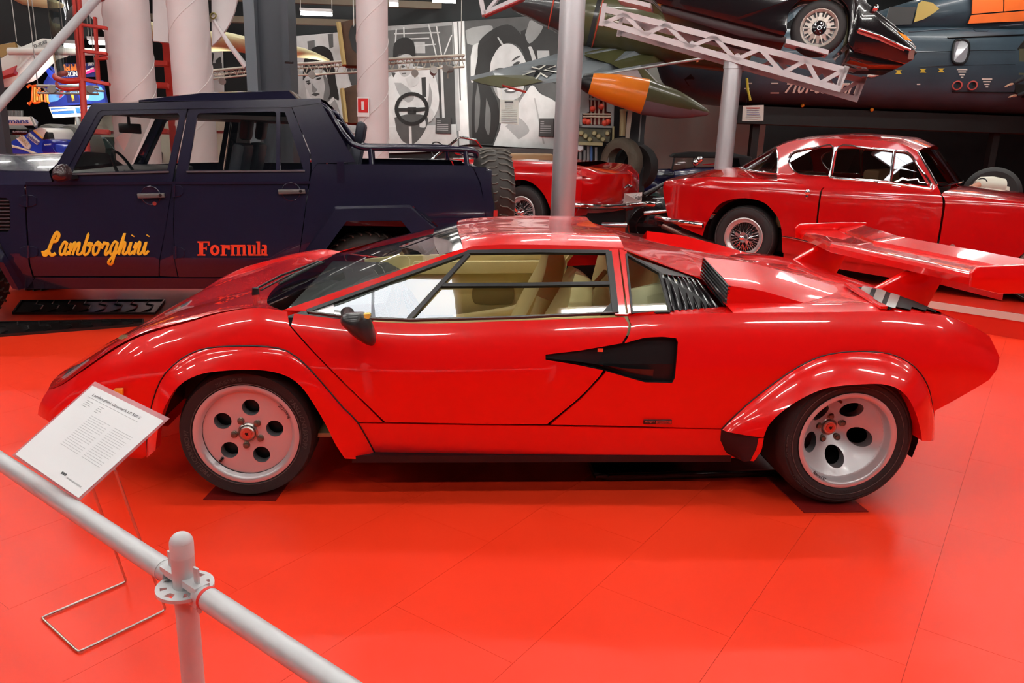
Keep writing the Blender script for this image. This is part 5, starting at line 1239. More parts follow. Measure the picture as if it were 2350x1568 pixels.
for k in range(10):
    t = 2*math.pi*k/10; u_ = e1*math.cos(t)+e2*math.sin(t); v_ = -e1*math.sin(t)+e2*math.cos(t)
    MB().prism([wc+u_*.125-v_*.022+ax_*-.014, wc+u_*.125+v_*.022+ax_*-.014, wc+u_*.165+v_*.034+ax_*-.014, wc+u_*.165-v_*.034+ax_*-.014], ax_*.006).build('rim_slot', M_BLK, DW, 0)
    MB().bar(wc+u_*.08+ax_*-.012, wc+u_*.185+ax_*-.010, .012, .014, tuple(ax_)).build('rim_spoke', M_OLDALU, DW, 0)
HB = MB().lathe([(.08, -.04), (.08, -.008), (.05, -.004), (.028, .006), (0, .008)], wc, -rn, 28).build('hub', M_BLKG, DW, 40)
MB().lathe([(.028, .006), (.026, .012), (.018, .012), (.017, .009)], wc, -rn, 20).build('hub_ring', M_CHR, HB, 40)
for k in range(5):
    t = 2*math.pi*k/5; q = wc+(e1*math.cos(t)+e2*math.sin(t))*.055; MB().cyl(q, q-rn*.012, .009, n=8).build('wheel_bolt', M_CHR, HB, 40)
MB().tube([dq(1970, 66, -.03), dq(2020, 82, -.03), dq(2072, 108, -.03), dq(2088, 114, .0)], .018, 8).build('bumper', M_CHR, DN, 60)
MB().tube([dq(2088, 114, .0), dq(2100, 122, .4)], .018, 8).build('bumper', M_CHR, DN, 60)
MB().prism([dq(*p, -.01) for p in [(1966, 70), (2020, 86), (2078, 112), (2074, 117), (2018, 93), (1968, 76)]], rn*.01).build('red_reflection_strip', mat('reflection_red', (.5, .04, .03), .3), DN, 0)  # reflection put in as a red strip along the bumper
MB().prism([dq(*p, -.004) for p in [(2060, 72), (2080, 82), (2092, 94), (2078, 92)]], rn*.02).build('indicator', mat('amber', (.9, .30, .02), .2, 0, .5), DN, 0)
MB().lathe([(.045, 0), (.045, .03), (.03, .05), (0, .055)], dq(2004, 18, -.02), (1, -.4, -.3), 18).build('headlamp', M_CHR, DN, 40)
q = dq(2087, 128, .1); MB().box(q, (.06, .2, .10), Matrix.Rotation(RA, 3, 'Z')).build('number_plate_bracket', mat('plate_brown', (.20, .08, .06), .5), DN, 0)
q = dq(1560, 36, .6)
# ------------------------------------------------------------------ helicopter hull hung before the dark wall
HX = lambda px, py: atY(px, py, 11.2)
M_HELI = mat('hull_blue', (.040, .066, .088), .42, 0, .1, .4, var=.35, vscale=1.6)
HELI = thing('helicopter', 'dark blue helicopter hull with white number and red ringed ports above the coupe', 'helicopter', HX(1950, 235)-Vector((0, 0, 0)))
hb = HX(1900, 243).z; ht = HX(1990, 62).z; hu = HX(2100, -40).z
YM = 12.5
def hsec(x, zb, zt_, w, n=20, p=.62):
    c = (zb+zt_)/2; h = (zt_-zb)/2; r = []
    for k in range(n):
        a = 2*math.pi*k/n; cc, ss = math.cos(a), math.sin(a)
        r.append((x, YM-w*(abs(cc)**p)*(1 if cc > 0 else -1), c+h*(abs(ss)**p)*(1 if ss > 0 else -1)))
    return r
xs_ = [HX(p, 150).x for p in (1552, 1580, 1625, 1680, 1750, 1850, 2000, 2150, 2350, 2600, 2800)]
zb_ = [hb+.75, hb+.40, hb+.12, hb+.03, hb, hb, hb, hb, hb-.0, hb, hb]
wd_ = [.2, .6, .95, 1.15, 1.3, 1.3, 1.3, 1.3, 1.3, 1.3, 1.3]
zt2 = [hb+.95, hb+1.1, hb+1.25, hb+1.3, hb+1.35, hb+1.4, ht+.15, ht+.2, ht+.25, ht+.25, ht+.25]
HULL = MB().grid([hsec(x, b, t, w) for x, b, t, w in zip(xs_, zb_, zt2, wd_)], cv=True).build('hull', M_HELI, HELI, 50)
xa_, xb_ = HX(1975, 50).x, HX(2700, 50).x
MB().grid([hsec(x, ht-.05, hu+b, .95, p=.7) for x, b in zip(np.linspace(xa_, xb_, 6), (-.7, -.2, .2, .5, .6, .6))], cv=True).build('engine_deck', M_HELI, HELI, 50)
def hmark(name, pts, m, th=.01, on=HULL):
    t = []
    for p in pts:
        h, k = cast(on, *p); t.append(h if h is not None else HX(*p))
    n = ray(*pts[0]).normalized(); return MB().prism([q-n*th for q in t], n*th*.5).build(name, m, HELI, 0)
M_HW = mat('hull_white', (.78, .78, .70), .6); M_HY = mat('hull_yellow', (.65, .52, .06), .6)
def htext(body, a, b, c, m):
    A, B, C_ = [cast(HULL, *p)[0] or HX(*p) for p in (a, b, c)]; n = ray(*a).normalized()
    return bezier_text('hull_lettering', body, .2, m, basis(A-n*.02, B-A, C_-A), HELI, .004, fit=((B-A).length, (C_-A).length), bold=.006)
htext('7101-082 TIП', (1799, 214), (1962, 216), (1803, 188), M_HW)
MB().tube([cast(HULL, 2000+26*math.cos(a), 150+23*math.sin(a))[0]-ray(2000, 150).normalized()*.01 for a in np.linspace(-.4, 1.9, 9)], .04, 6).build('roundel', M_HW, HELI, 60)
for (x, y) in ((2062, 165), (2118, 162), (2160, 161)):
    hmark('yellow_stencil', [(x-8, y-4), (x+8, y-4), (x+3, y), (x+8, y+5), (x-8, y+5), (x-3, y)], M_HY)
for (x, y) in ((2208, 166), (2265, 188)):
    for k in range(4): hmark('white_stencil', [(x-12+3*k, y-8+6*k), (x+12-3*k, y-8+6*k), (x+12-3*k, y-5+6*k), (x-12+3*k, y-5+6*k)], M_HW)
for (x, y, w) in ((1768, 212, 20), (1770, 190, 16), (2104, 192, 8), (1708, 202, 12), (1712, 190, 14)): hmark('white_stencil', [(x, y), (x+w, y), (x+w, y+3), (x, y+3)], M_HW)
wp = crom([cast(HULL, *p)[0]-ray(*p).normalized()*.05 for p in [(2191, 96), (2202, 92), (2216, 93), (2224, 102), (2222, 126), (2214, 143), (2200, 146), (2188, 142), (2186, 126)]], 4, True)
HWn = MB().prism(wp, ray(2205, 120).normalized()*.02).build('hull_window', mat('hull_pane', (.30, .33, .36), .15, 0, .6), HELI, 0)
MB().tube(wp, .022, 6, True).build('window_seal', M_BLK, HWn, 60)
for x in (2197, 2232):
    d = ray(x, 196).normalized(); h = cast(HULL, x, 196)[0]-d*.05
    PT = MB().lathe([(.068, .0), (.085, .012), (.085, .02), (.062, .022)], h, -d, 24).build('port_ring', mat('port_red', (.45, .06, .05), .5), HELI, 40)
    MB().lathe([(.068, .015), (.06, -.05), (0, -.06)], h, -d, 20).build('port_hole', mat('port_dark', (.03, .012, .012), .6), PT, 40)
def hline(name, pts, r, m): return MB().tube([(cast(HULL, *p)[0] or HX(*p))-ray(*p).normalized()*.01 for p in pts], r, 6).build(name, m, HELI, 60)
hline('door_rail', [(2175, 87), (2250, 84), (2349, 80)], .016, M_BLK)
hline('hull_moulding', [(2085, 74), (2150, 69), (2230, 65), (2238, 72), (2265, 72), (2275, 62), (2349, 56)], .014, mat('moulding', (.05, .06, .08), .3))
hline('belly_seam', [(2186, 211), (2349, 213)], .01, M_BLK)
for y in (148, 115): hline('plate_seam', [(2110, y+5), (2240, y+1), (2330, y)], .004, M_BLK)
def dmark(name, pts, m, y=11.5, th=.02): return MB().prism([atY(*p, y) for p in pts], (0, th, 0)).build(name, m, HELI, 0)
ORM = mat('hull_orange', (.85, .17, .03), .4, var=.12, vscale=4)
for P in ([(2233, -20), (2303, -20), (2302, 26), (2231, 32)], [(2306, -20), (2352, -20), (2352, 22), (2305, 26)], [(2230, 35), (2352, 25), (2352, 48), (2222, 54)]): dmark('orange_panel', P, ORM)
dmark('yellow_fan', [(2117, 2), (2140, 6), (2156, 20), (2140, 32), (2120, 44), (2098, 51), (2108, 8)], mat('fan_yellow', (.55, .43, .12), .5))
dmark('engine_plate', [(2042, 16), (2102, 16), (2092, 56), (2030, 58)], mat('engine_grey', (.05, .055, .055), .5))
o = atY(1716, 150, 10.15); MB().tube([atY(1714, 180, 11.1), atY(1716, 205, 11.05), atY(1722, 231, 11.)], .022, 6).build('yellow_strap', M_HY, HELI, 60)
hmark('hull_hatch', [(1570, 182), (1585, 170), (1594, 180), (1580, 198)], M_BLK)
# beam under the hull with round lamps; it carries the helicopter
gy = 11.8
BM = thing('hull_cradle', 'black steel cradle beam with amber lamps under the helicopter', 'beam', atY(2000, 270, gy))
MB().prism([(atY(1690, 250, gy).x, gy, hb-.34), (atY(2500, 250, gy).x, gy, hb-.34), (atY(2500, 250, gy).x, gy, hb-.02), (atY(1690, 250, gy).x, gy, hb-.02)], (0, .6, 0)).build('cradle_beam', mat('cradle_black', (.006, .006, .006), .6), BM, 0)
for p in ((1842, 242), (2001, 252)): MB().sphere(atY(*p, gy-.05), .035, 10, 8).build('amber_lamp', mat('amber', (.9, .30, .02), .2, 0, .5), BM, 60)
for px in (1735, 2290): a = atY(px, 270, gy+.3); a.z = hb-.2; MB().bar((a.x, a.y, 0), a, .14, .14, (0, 1, 0)).build('cradle_leg', MATS['cradle_black'], BM, 0)
# sheet that hangs on the helicopter
h0 = atY(1729, 260, 10.9); SH = thing('hanging_sheet', 'white info sheet with red heading hung below the helicopter nose', 'sign', h0)
S_ = MB().prism([atY(*p, 10.9) for p in [(1705, 243), (1753, 241), (1752, 277), (1703, 278)]], (0, .006, 0)).build('sheet', mat('sheet_white', (.75, .75, .68), .5), SH, 0)
for k, (x0, x1, m) in enumerate(((1713, 1743, 'r'), (1714, 1742, 'b'), (1714, 1742, 'b'), (1714, 1744, 'b'), (1712, 1746, 'g'), (1712, 1746, 'g'))):
    MB().bar(atY(x0, 248+5*k, 10.892), atY(x1, 248+5*k, 10.892), .004, .012 if k else .02).build('print_line', mat('print_'+m, {'r': (.6, .1, .08), 'b': (.35, .38, .55), 'g': (.5, .5, .48)}[m], .6), S_, 0)
for x in (1712, 1746): MB().cyl(atY(x, 243, 10.9), atY(x+3, 212, 11.7), .004, n=5).build('cord', M_BLK, SH, 0)
# ------------------------------------------------------------------ jet aircraft with drop tank
JD = 12.2
JET = thing('jet_aircraft', 'olive and grey jet aircraft with black cross on the wing and orange drop tank', 'aircraft', atD(1350, 120, JD))
M_OLV = mat('olive_paint', (.085, .085, .034), .32, 0, .35, var=.3, vscale=2); M_JGR = mat('jet_grey', (.18, .205, .22), .4, 0, .2, var=.12, vscale=3)
# fuselage: round body running down to the right
fa = [(1175, 5), (1215, 8), (1290, 22), (1370, 40), (1470, 55), (1600, 78), (1720, 105)]; fr = [.12, .22, .38, .50, .56, .55, .45]
pts = [atD(x, y, JD+.6) for x, y in fa]
FU = MB().tube(crom(pts, 4), [float(np.interp(k/24, np.linspace(0, 1, 7), fr)) for k in range(25)], 28).build('fuselage', M_OLV, JET, 60)
MB().tube(crom(pts[:4], 4), [float(np.interp(k/12, np.linspace(0, 1, 4), [f*1.012 for f in fr[:4]])) for k in range(13)], 28).build('tail_skin', mat('jet_dark', (.05, .053, .055), .25, .3, .3, var=.3, vscale=2), JET, 60)
for t_, nm in ((1270, 'a'), (1374, 'b')):
    c = atD(t_, 14 if nm == 'a' else 40, JD+.6); r = .36 if nm == 'a' else .51
    MB().lathe([(r+.004, -.012), (r+.012, 0), (r+.004, .012)], c, pts[3]-pts[2], 36).build('red_band', mat('band_red', (.5, .06, .03), .5), JET, 40)
WN = JD-.2
wt = [(1078, 183), (1130, 171), (1260, 145), (1345, 112), (1430, 98), (1500, 103), (1600, 120), (1610, 135), (1530, 147), (1470, 157), (1350, 178), (1200, 198), (1150, 203), (1100, 192)]
wp_ = [atD(x, y, WN+(.9 if y < 150 and x > 1200 else 0)*(1 if x > 1180 else 0)) for x, y in wt]
WG = MB().prism(wp_, (0, .02, .05)).build('wing', M_JGR, JET, 0)
def jm(name, pts, m, d=.03): return MB().prism([cast(WG, *p)[0]-ray(*p).normalized()*d if cast(WG, *p)[0] else atD(*p, WN) for p in pts], ray(*pts[0]).normalized()*.01).build(name, m, JET, 0)
jm('olive_patch', [(1082, 184), (1130, 173), (1215, 172), (1246, 187), (1200, 197), (1150, 201), (1102, 191)], M_OLV)
jm('olive_patch', [(1342, 120), (1430, 100), (1498, 106), (1524, 118), (1528, 146), (1432, 162), (1400, 146), (1342, 128)], M_OLV)
jm('wing_cross', [(1222, 154), (1240, 149), (1278, 150), (1262, 158), (1278, 162), (1258, 176), (1240, 166), (1224, 178), (1205, 172), (1230, 162)], M_BLK, .04)
for P in ([(1198, 163), (1228, 161), (1229, 164), (1200, 173), (1198, 172), (1220, 164)], [(1221, 152), (1237, 157), (1250, 149), (1253, 150), (1238, 160), (1219, 155)], [(1276, 152), (1252, 160), (1278, 164), (1278, 167), (1247, 161), (1275, 150)], [(1228, 181), (1240, 166), (1258, 176), (1255, 179), (1241, 170), (1231, 182)]): jm('cross_edge', P, M_HW, .05)
for P in ([(1472, 109), (1560, 124), (1561, 126), (1472, 112)], [(1560, 124), (1604, 128), (1603, 142), (1598, 143), (1600, 131), (1562, 127)], [(1472, 109), (1510, 104), (1511, 106), (1476, 111)]): jm('walkway_line', P, mat('line_orange', (.6, .12, .03), .5), .05)
jm('wing_hatch', [(1447, 144), (1470, 140), (1473, 146), (1450, 151)], M_HW, .04)
MB().tube([atD(1346, 178, WN-.02), atD(1470, 157, WN-.02), atD(1620, 133, WN-.02)], .02, 8).build('leading_edge', M_ALUP, JET, 60)
MB().tube([atD(1152, 196, WN), atD(1180, 204, WN-.3), atD(1206, 211, WN-.5)], .018, 6).build('pitot', mat('pitot_red', (.4, .03, .02), .4), JET, 60)
htx = cast(FU, 1420, 38)[0]
def jtext(body, a, b, c, m):
    A, B, C_ = [(cast(FU, *p)[0] or atD(*p, JD)) for p in (a, b, c)]; n = ray(*a).normalized()
    bezier_text('jet_number', body, .3, m, basis(A-n*.14, B-A, C_-A), JET, .002, fit=((B-A).length, (C_-A).length))
jtext('34', (1408, 50), (1462, 62), (1414, 22), M_HW)
# drop tank
ta_ = [(1335, 184), (1356, 192), (1410, 205), (1480, 222), (1550, 240), (1600, 252), (1628, 259)]; trd = [.10, .155, .225, .262, .205, .10, .012]
tp_ = crom([atD(x, y, JD-.5) for x, y in ta_], 6)
rad = [float(np.interp(k/36, np.linspace(0, 1, 7), trd)) for k in range(37)]
TK = MB().tube(tp_[6:19], rad[6:19], 28).build('drop_tank_tail', mat('tank_orange', (.95, .24, .015), .3, 0, .3, var=.10, vscale=6), JET, 60)
MB().tube(tp_[18:], rad[18:], 28).build('drop_tank_nose', M_OLV, JET, 60)
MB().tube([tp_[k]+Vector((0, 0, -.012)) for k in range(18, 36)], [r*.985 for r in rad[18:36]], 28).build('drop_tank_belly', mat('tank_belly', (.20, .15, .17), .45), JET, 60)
MB().tube(tp_[:7], rad[:7], 20).build('tank_cone', M_BLK, JET, 60)
for P, m in (([(1463, 160), (1478, 158), (1522, 204), (1492, 202)], M_OLV), ([(1478, 158), (1482, 159), (1524, 203), (1520, 204)], M_ALUP), ([(1390, 172), (1463, 160), (1488, 202), (1420, 182)], mat('pylon_grey', (.30, .27, .29), .5, var=.3))):
    pcard('tank_pylon', P, atD(1480, 180, JD-.45), CF, .05, m, JET)
for px, D_ in ((1230, JD+.6), (1560, JD+.6)): c = atD(px, 20 if px < 1300 else 70, D_); MB().cyl(c, (c.x, c.y, CEIL), .012, n=6).build('hanger_wire', M_STEEL, JET, 40)
# red and white end of another truss, upper left of the jet
RT = thing('hung_truss', 'white truss end with red flange hanging over the photo wall', 'truss', atD(1130, 10, 10.5))
q = lambda x, y: atD(x, y, 10.5)
for a, b, w, m in (((1102, -10), (1111, 36), .06, M_TRUSS), ((1111, 33), (1200, -6), .06, M_TRUSS), ((1120, 24), (1146, -8), .04, M_TRUSS), ((1112, 38), (1204, -2), .02, mat('flange_red', (.35, .03, .03), .5)), ((1150, -10), (1185, 0), .04, MATS['flange_red'])):
    MB().bar(q(*a), q(*b), .08, w, tuple(CU)).build('truss_bar', m, RT, 0)
MB().cyl(q(1150, -8), (q(1150, -8).x, q(1150, -8).y, CEIL), .01, n=6).build('hanger_wire', M_STEEL, RT, 0)
# sheet hung from the wing
h0 = atD(1170, 255, 11.9); SH = thing('hanging_sheet', 'white info sheet hanging from the jet wing before the photo of a woman', 'sign', h0)
S_ = pcard('sheet', [(1148, 229), (1190, 230), (1190, 286), (1146, 283)], h0, CF, .006, mat('sheet_white', (.75, .75, .68), .5), SH)
for k in range(11): 
    y = 234+4.6*k; x0, x1 = (1158, 1178) if k < 1 else (1160, 1176) if k < 4 else (1150, 1186)
    MB().bar(atD(x0, y, 11.88), atD(x1, y, 11.88), .004, .016 if not k else .010, tuple(CU)).build('print_line', M_INK2 if k else M_INK, S_, 0)
for x in (1150, 1188): MB().cyl(atD(x, 230, 11.9), atD(x+1, 188, 12.03), .003, n=5).build('cord', M_HW, SH, 0)
# ================================================================== red roadster behind the pole
RWc = atD(1197, 488, 9.5); RZ = RWc.z-.335
RO = thing('roadster', 'open red fifties roadster with wire wheels and a museum number plate', 'car', (RWc.x, RWc.y, 0), CA)
def r_lean(u, z):
    s = 0.
    zb = RBZ
    if z > zb-.2: s += .10*((z-zb+.2)/.2)**2
    t = max(0, u-.45); s += .35*t*t
    return s
RBZ = 1.1
G_ = Flank((RWc.x, RWc.y), CA, 1.6, r_lean, RO); G_.p0 = G_.p0-G_.n*.05; G_ = Flank(G_.p0, CA, 1.6, r_lean, RO)
RBZ = atP(1230, 371, G_.p0+G_.n*.1, G_.n).z
_uv0 = G_.uv
G_.uv = lambda px, py: (lambda q: (q[0], max(q[1], RZ+.16)))(_uv0(px, py))
uE = .98                               # tail end along the car
Ep = G_.at(uE, 0, 0)
def rear(px, py, du=0.): return atP(px, py, Ep+G_.d*du, G_.d)
arch = [(1268, 500), (1262, 478), (1250, 450), (1232, 428), (1210, 415), (1188, 413), (1165, 422), (1148, 440), (1135, 470), (1130, 500)]
G_.pan('rear_fender', [[(1000, 366), (1100, 366), (1176, 368), (1265, 373), (1322, 379)], [(1335, 400), (1336, 430), (1330, 470), (1318, 497)], arch, (1000, 510)], M_RED2)
G_.pan('door', [[(700, 368), (850, 366), (998, 366)], (998, 520), (700, 520)], M_RED2)
G_.pan('front_fender', [[(250, 400), (450, 380), (698, 370)], (698, 525), (250, 525)], M_RED2)
# tail with boot lid between the fins
e0 = [G_.pt(*p) for p in [(1265, 373), (1300, 376), (1322, 379), (1335, 400), (1336, 430), (1330, 470), (1318, 497)]]
far = [G_.R @ q for q in e0]
fo = [(1439, 388), (1454, 397), (1466, 408), (1478, 428), (1482, 445), (1481, 462), (1470, 482)]
rows = []
for i, (a, b) in enumerate(zip(e0, far)):
    k = i/6; bul = (.02+.14*math.sin(math.pi*min(1, k*1.1)))
    r = []
    for t in np.linspace(0, 1, 11):
        p = a.lerp(b, float(t)); p = p+G_.d*(bul*math.sin(math.pi*t)**.8)+Vector((0, 0, (.05 if i < 3 else 0)*-math.sin(math.pi*t)))
        r.append(p)
    rows.append(r)
TB = MB().grid(rows).build('tail', M_RED2, RO, 50)
# boot top forward of the tail
b0 = [G_.pt(*p) for p in [(1000, 366), (1100, 366), (1176, 368), (1265, 373)]]
MB().grid([[a, a+G_.n*.18+Vector((0, 0, .02)), a+G_.n*.5+Vector((0, 0, .0))]+[G_.R @ (a+G_.n*.18+Vector((0, 0, .02))), G_.R @ a] for a in b0]).build('boot_lid', M_RED2, RO, 40)
def ron(px, py, d=.012):
    h = cast(TB, px, py)[0]
    return (h if h is not None else rear(px, py))-ray(px, py).normalized()*d
MB().prism([ron(1433, 444, .05), ron(1474, 441, .05), ron(1472, 464, .05), ron(1430, 466, .05)], ray(1450, 450).normalized()*.01).build('number_plate', mat('plate_white', (.75, .74, .70), .5), RO, 0)
A, B, C_ = ron(1436, 461, .056), ron(1470, 459, .056), ron(1438, 448, .056)
bezier_text('plate_lettering', 'Museum Sinsheim', .1, M_INK, basis(A, B-A, C_-A), RO, .001, fit=((B-A).length, (C_-A).length))
bp_ = crom([G_.pt(1300, 468, -.03), ron(1330, 472, .06), ron(1380, 474, .08), ron(1430, 472, .09), ron(1475, 468, .06), atD(1499, 469, (ron(1475, 468)-CAMP).dot(CF)+.1)], 5)
MB().tube(bp_, .035, 10).build('rear_bumper', M_CHR, RO, 60)
for P in ([(1323, 384), (1334, 388), (1348, 405), (1336, 405), (1325, 396)], [(1440, 389), (1452, 398), (1463, 406), (1450, 404), (1441, 398)]):
    MB().prism([ron(*p, .03) for p in P], ray(*P[0]).normalized()*.02).build('tail_lamp', mat('lamp_red', (.5, .02, .02), .2, 0, .5), RO, 0)
MB().tube([ron(1432, 432, .03), ron(1440, 425, .05), ron(1450, 427, .03)], .015, 6).build('boot_handle', M_CHR, RO, 60)
# interior, screen, exhaust, wheels
fbox(G_, 'cockpit', -1.2, -.1, .15, 1.45, RBZ-.3, RBZ-.06, mat('cockpit_black', (.02, .015, .015), .6))
fbox(G_, 'seat', -.55, -.4, .2, 1.4, RBZ-.2, RBZ+.08, mat('tan_leather', (.32, .2, .1), .5), bevel=.04)
fbox(G_, 'underbody', -2.6, .8, .3, 1.3, RZ+.18, RZ+.4, M_WELL)
bl = [G_.pt(*p) for p in [(250, 400), (450, 380), (700, 370)]]
MB().grid([[a, a+G_.n*.3+Vector((0, 0, .04))]+[G_.R @ (a+G_.n*.3+Vector((0, 0, .04))), G_.R @ a] for a in bl]).build('bonnet', M_RED2, RO, 40)
s0, s1 = G_.pt(990, 367, .08), G_.pt(1048, 320, .12); sc_ = [s0, s1, s1+G_.n*.1+Vector((0, 0, .02)), s1+G_.n*.65+G_.d*(-.05)+Vector((0, 0, .03)), G_.R @ s1, G_.R @ s0]
t_s = crom([s1, s1.lerp(G_.R @ s1, .5)+Vector((0, 0, .03))-G_.d*.1, G_.R @ s1], 8)
MB().tube([s0]+t_s+[G_.R @ s0], .018, 8).build('screen_frame', M_CHR, RO, 60)
MB().grid([[s0.lerp(G_.R @ s0, k/16), t_s[k]] for k in range(17)]).build('windscreen', glass('clear_screen', (.85, .88, .88), .1), RO, 60)
sw = G_.pt(1010, 352, .45); MB().lathe([(.17, -.01), (.18, 0), (.17, .01), (.16, 0)], sw, G_.d+Vector((0, 0, .5)), 24, True).build('steering_wheel', M_BLK, RO, 60)
MB().tube([atD(1382, 516, 9.2), atD(1440, 517, 9.1)], .03, 10).build('exhaust_pipe', M_CHR, RO, 60)
for sd in (0, 1):
    for u in (0, -2.5): wire_wheel(RO, G_.at(u, .05 if not sd else G_.w-.05, RZ+.335), -G_.n if not sd else G_.n, .335, .17, .2)
    rows = [[G_.at(.41*math.cos(a), w, RZ+.335+.41*math.sin(a)) for w in ((.09, .4) if not sd else (G_.w-.09, G_.w-.4))] for a in [math.pi*k/12 for k in range(13)]]
    MB().grid(rows).add([r[1] for r in rows], [tuple(range(13))]).build('wheel_house', M_WELL, RO, 30)
if RZ > .02:
    c = G_.at(-.9, .8, 0); mb = MB(); M3 = Matrix.Rotation(CA, 3, 'Z')
    tag(MB().box(Vector((c.x, c.y, RZ/2)), (4.6, 2.2, RZ), M3).build('platform', mat('platform_dark', (.10, .008, .006), .25), None, 0), 'dark red low platform under the open roadster', 'platform')
# ------------------------------------------------------------------ vintage blue tourer with soft top
VD = atD(1560, 440, 13.3); VA = -.25
VT = thing('vintage_tourer', 'dark blue vintage open car with black soft top behind the coupe', 'car', (VD.x, VD.y, 0), VA)
vn = Vector((-math.sin(VA), math.cos(VA), 0)); vq = lambda x, y, w=0.: atP(x, y, VD+vn*w, vn)
M_VB = mat('vintage_blue', (.012, .012, .075), .2, 0, .8)
def vc(name, pts, w, th, m, bev=.02): return MB().prism([vq(*p, w) for p in outline(pts)], vn*th).build(name, m, VT, 30, bevel=bev)
vc('bonnet', [(1440, 389), (1540, 388), (1548, 396), (1548, 430), (1440, 430)], .35, .75, M_VB)
vc('body', [(1546, 392), (1590, 386), (1720, 384), (1730, 440), (1546, 440)], .05, 1.35, M_VB)
vc('fender', [[(1420, 440), (1440, 425), (1470, 408), (1500, 415), (1530, 440)], (1420, 440)], 0, .3, M_VB)
vc('fender', [[(1640, 440), (1660, 415), (1690, 408), (1730, 440)], (1640, 440)], 0, .3, M_VB)
vc('soft_top', [(1538, 361), (1550, 353), (1590, 349), (1680, 351), (1725, 360), (1728, 390), (1700, 390), (1695, 364), (1552, 362)], .05, 1.3, mat('soft_top', (.008, .008, .009), .7))
for x0, x1 in ((1538, 1548), (1590, 1592)): MB().bar(vq(x0+4, 390, .1), vq(x1, 360, .1), .04, .03).build('screen_post', M_BLK, VT, 0)
MB().add([vq(1541, 390, .1), vq(1548, 362, .1), vq(1592, 362, .1), vq(1590, 388, .1)], [(0, 1, 2, 3)]).build('side_screen', glass('dusty_glass', (.6, .62, .58), .1), VT, 0)
for p in ((1597, 373), (1606, 366)): MB().sphere(vq(*p, -.05), .06, 12, 8, (1, .7, 1)).build('side_lamp', M_CHR, VT, 60)
MB().bar(vq(1612, 378, 0), vq(1640, 376, 0), .02, .02).build('window_sill', M_CHR, VT, 0)
for p in ((1500, 384), (1503, 382)): MB().cyl(vq(p[0], 390, .6), vq(*p, .6), .012, n=6).build('bonnet_mascot', M_CHR, VT, 40)
MB().bar(vq(1440, 399, .33), vq(1546, 402, .33), .01, .012).build('bonnet_trim', M_CHR, VT, 0)
for u in (1475, 1690):
    c = vq(u, 440, .1); c.z = .38
    for w in (0, 1.2): MB().lathe([(.2, 0), (.3, .02), (.37, 0), (.38, -.06), (.37, -.13), (.2, -.13), (0, -.1)], c+vn*w, -vn, 28).build('wheel', M_RUB, VT, 40)
MB().prism([vq(1430, 440, .1), vq(1730, 440, .1), vq(1730, 470, .1), vq(1430, 470, .1)], vn*1.2).build('chassis', M_WELL, VT, 0)
# ------------------------------------------------------------------ black saloon glimpsed between the red cars
BS = thing('black_saloon', 'black saloon with raked windscreen glimpsed between the two red cars', 'car', (atD(1505, 470, 11.0).x, atD(1505, 470, 11.0).y, 0))
BP = atD(1505, 470, 11.0); bn = Vector((.3, .95, 0)).normalized(); bq = lambda x, y, w=0.: atP(x, y, BP+bn*w, bn)
MB().prism([bq(*p) for p in [(1470, 470), (1484, 466), (1500, 452), (1560, 448), (1620, 452), (1640, 520), (1640, 552), (1470, 548), (1466, 500)]], bn*1.5).build('body', M_DBLK, BS, 30, bevel=.03)
MB().prism([bq(*p, .15) for p in [(1478, 452), (1526, 420), (1590, 418), (1610, 452)]], bn*1.2).build('cabin', M_DBLK, BS, 30, bevel=.03)
MB().prism([bq(*p, .12) for p in [(1490, 450), (1526, 426), (1560, 424), (1556, 450)]], bn*.02).build('side_window', mat('dark_pane', (.02, .05, .045), .06, 0, .8), BS, 0)
MB().tube([bq(1478, 445, .1), bq(1526, 419, .1)], .02, 6).build('screen_pillar', mat('pillar_grey', (.12, .12, .13), .3), BS, 60)
MB().tube([bq(1478, 490, -.05), bq(1530, 484, -.05)], .03, 8).build('bumper', M_CHR, BS, 60)
c = bq(1437, 500, .0); c.z = .32
for w in (0, 1.3):
    for du in (0, 1.6): MB().lathe([(0, .02), (.1, .03), (.19, .01), (.2, .02), (.3, .01), (.32, -.04), (.32, -.15)], c+bn*w+Vector((bn.y, -bn.x, 0))*(du+.35), -bn, 28).build('wheel', M_BLKG, BS, 40)
# ------------------------------------------------------------------ grey wall panel, upright truck chassis
gw = atD(1600, 300, 15.5)
GWp = tag(MB().prism([Vector((atY(1478, 300, 14.4).x, 14.4, 0)), Vector((atY(1756, 300, 14.4).x, 14.4, 0)), Vector((atY(1756, 300, 14.4).x, 14.6, 0)), Vector((atY(1478, 300, 14.4).x, 14.6, 0))], (0, 0, 4.3)).build('partition_wall', mat('grey_partition', (.30, .31, .28), .7, var=.04), None, 0), 'plain grey partition wall behind the vintage tourer', 'wall panel')
KD = atD(1400, 300, 12.4); KN = Vector((.25, .97, 0)).normalized(); kq = lambda x, y, w=0.: atP(x, y, KD+KN*w, KN)
KC = thing('truck_chassis', 'upright grey truck chassis with red engine parts and brass pipes', 'chassis', (KD.x, KD.y, 0))
M_KG = mat('chassis_grey', (.22, .23, .23), .5, var=.15); M_KR = mat('chassis_red', (.25, .015, .012), .5); M_KB = mat('brass_olive', (.34, .30, .16), .4, .3); M_KT = mat('tan_metal', (.40, .34, .27), .5)
def kc(name, pts, w, th, m): return MB().prism([kq(*p, w) for p in pts], KN*th).build(name, m, KC, 0)
kc('back_plate', [(1318, 180), (1478, 180), (1478, 385), (1318, 385)], .5, .05, M_DARK)
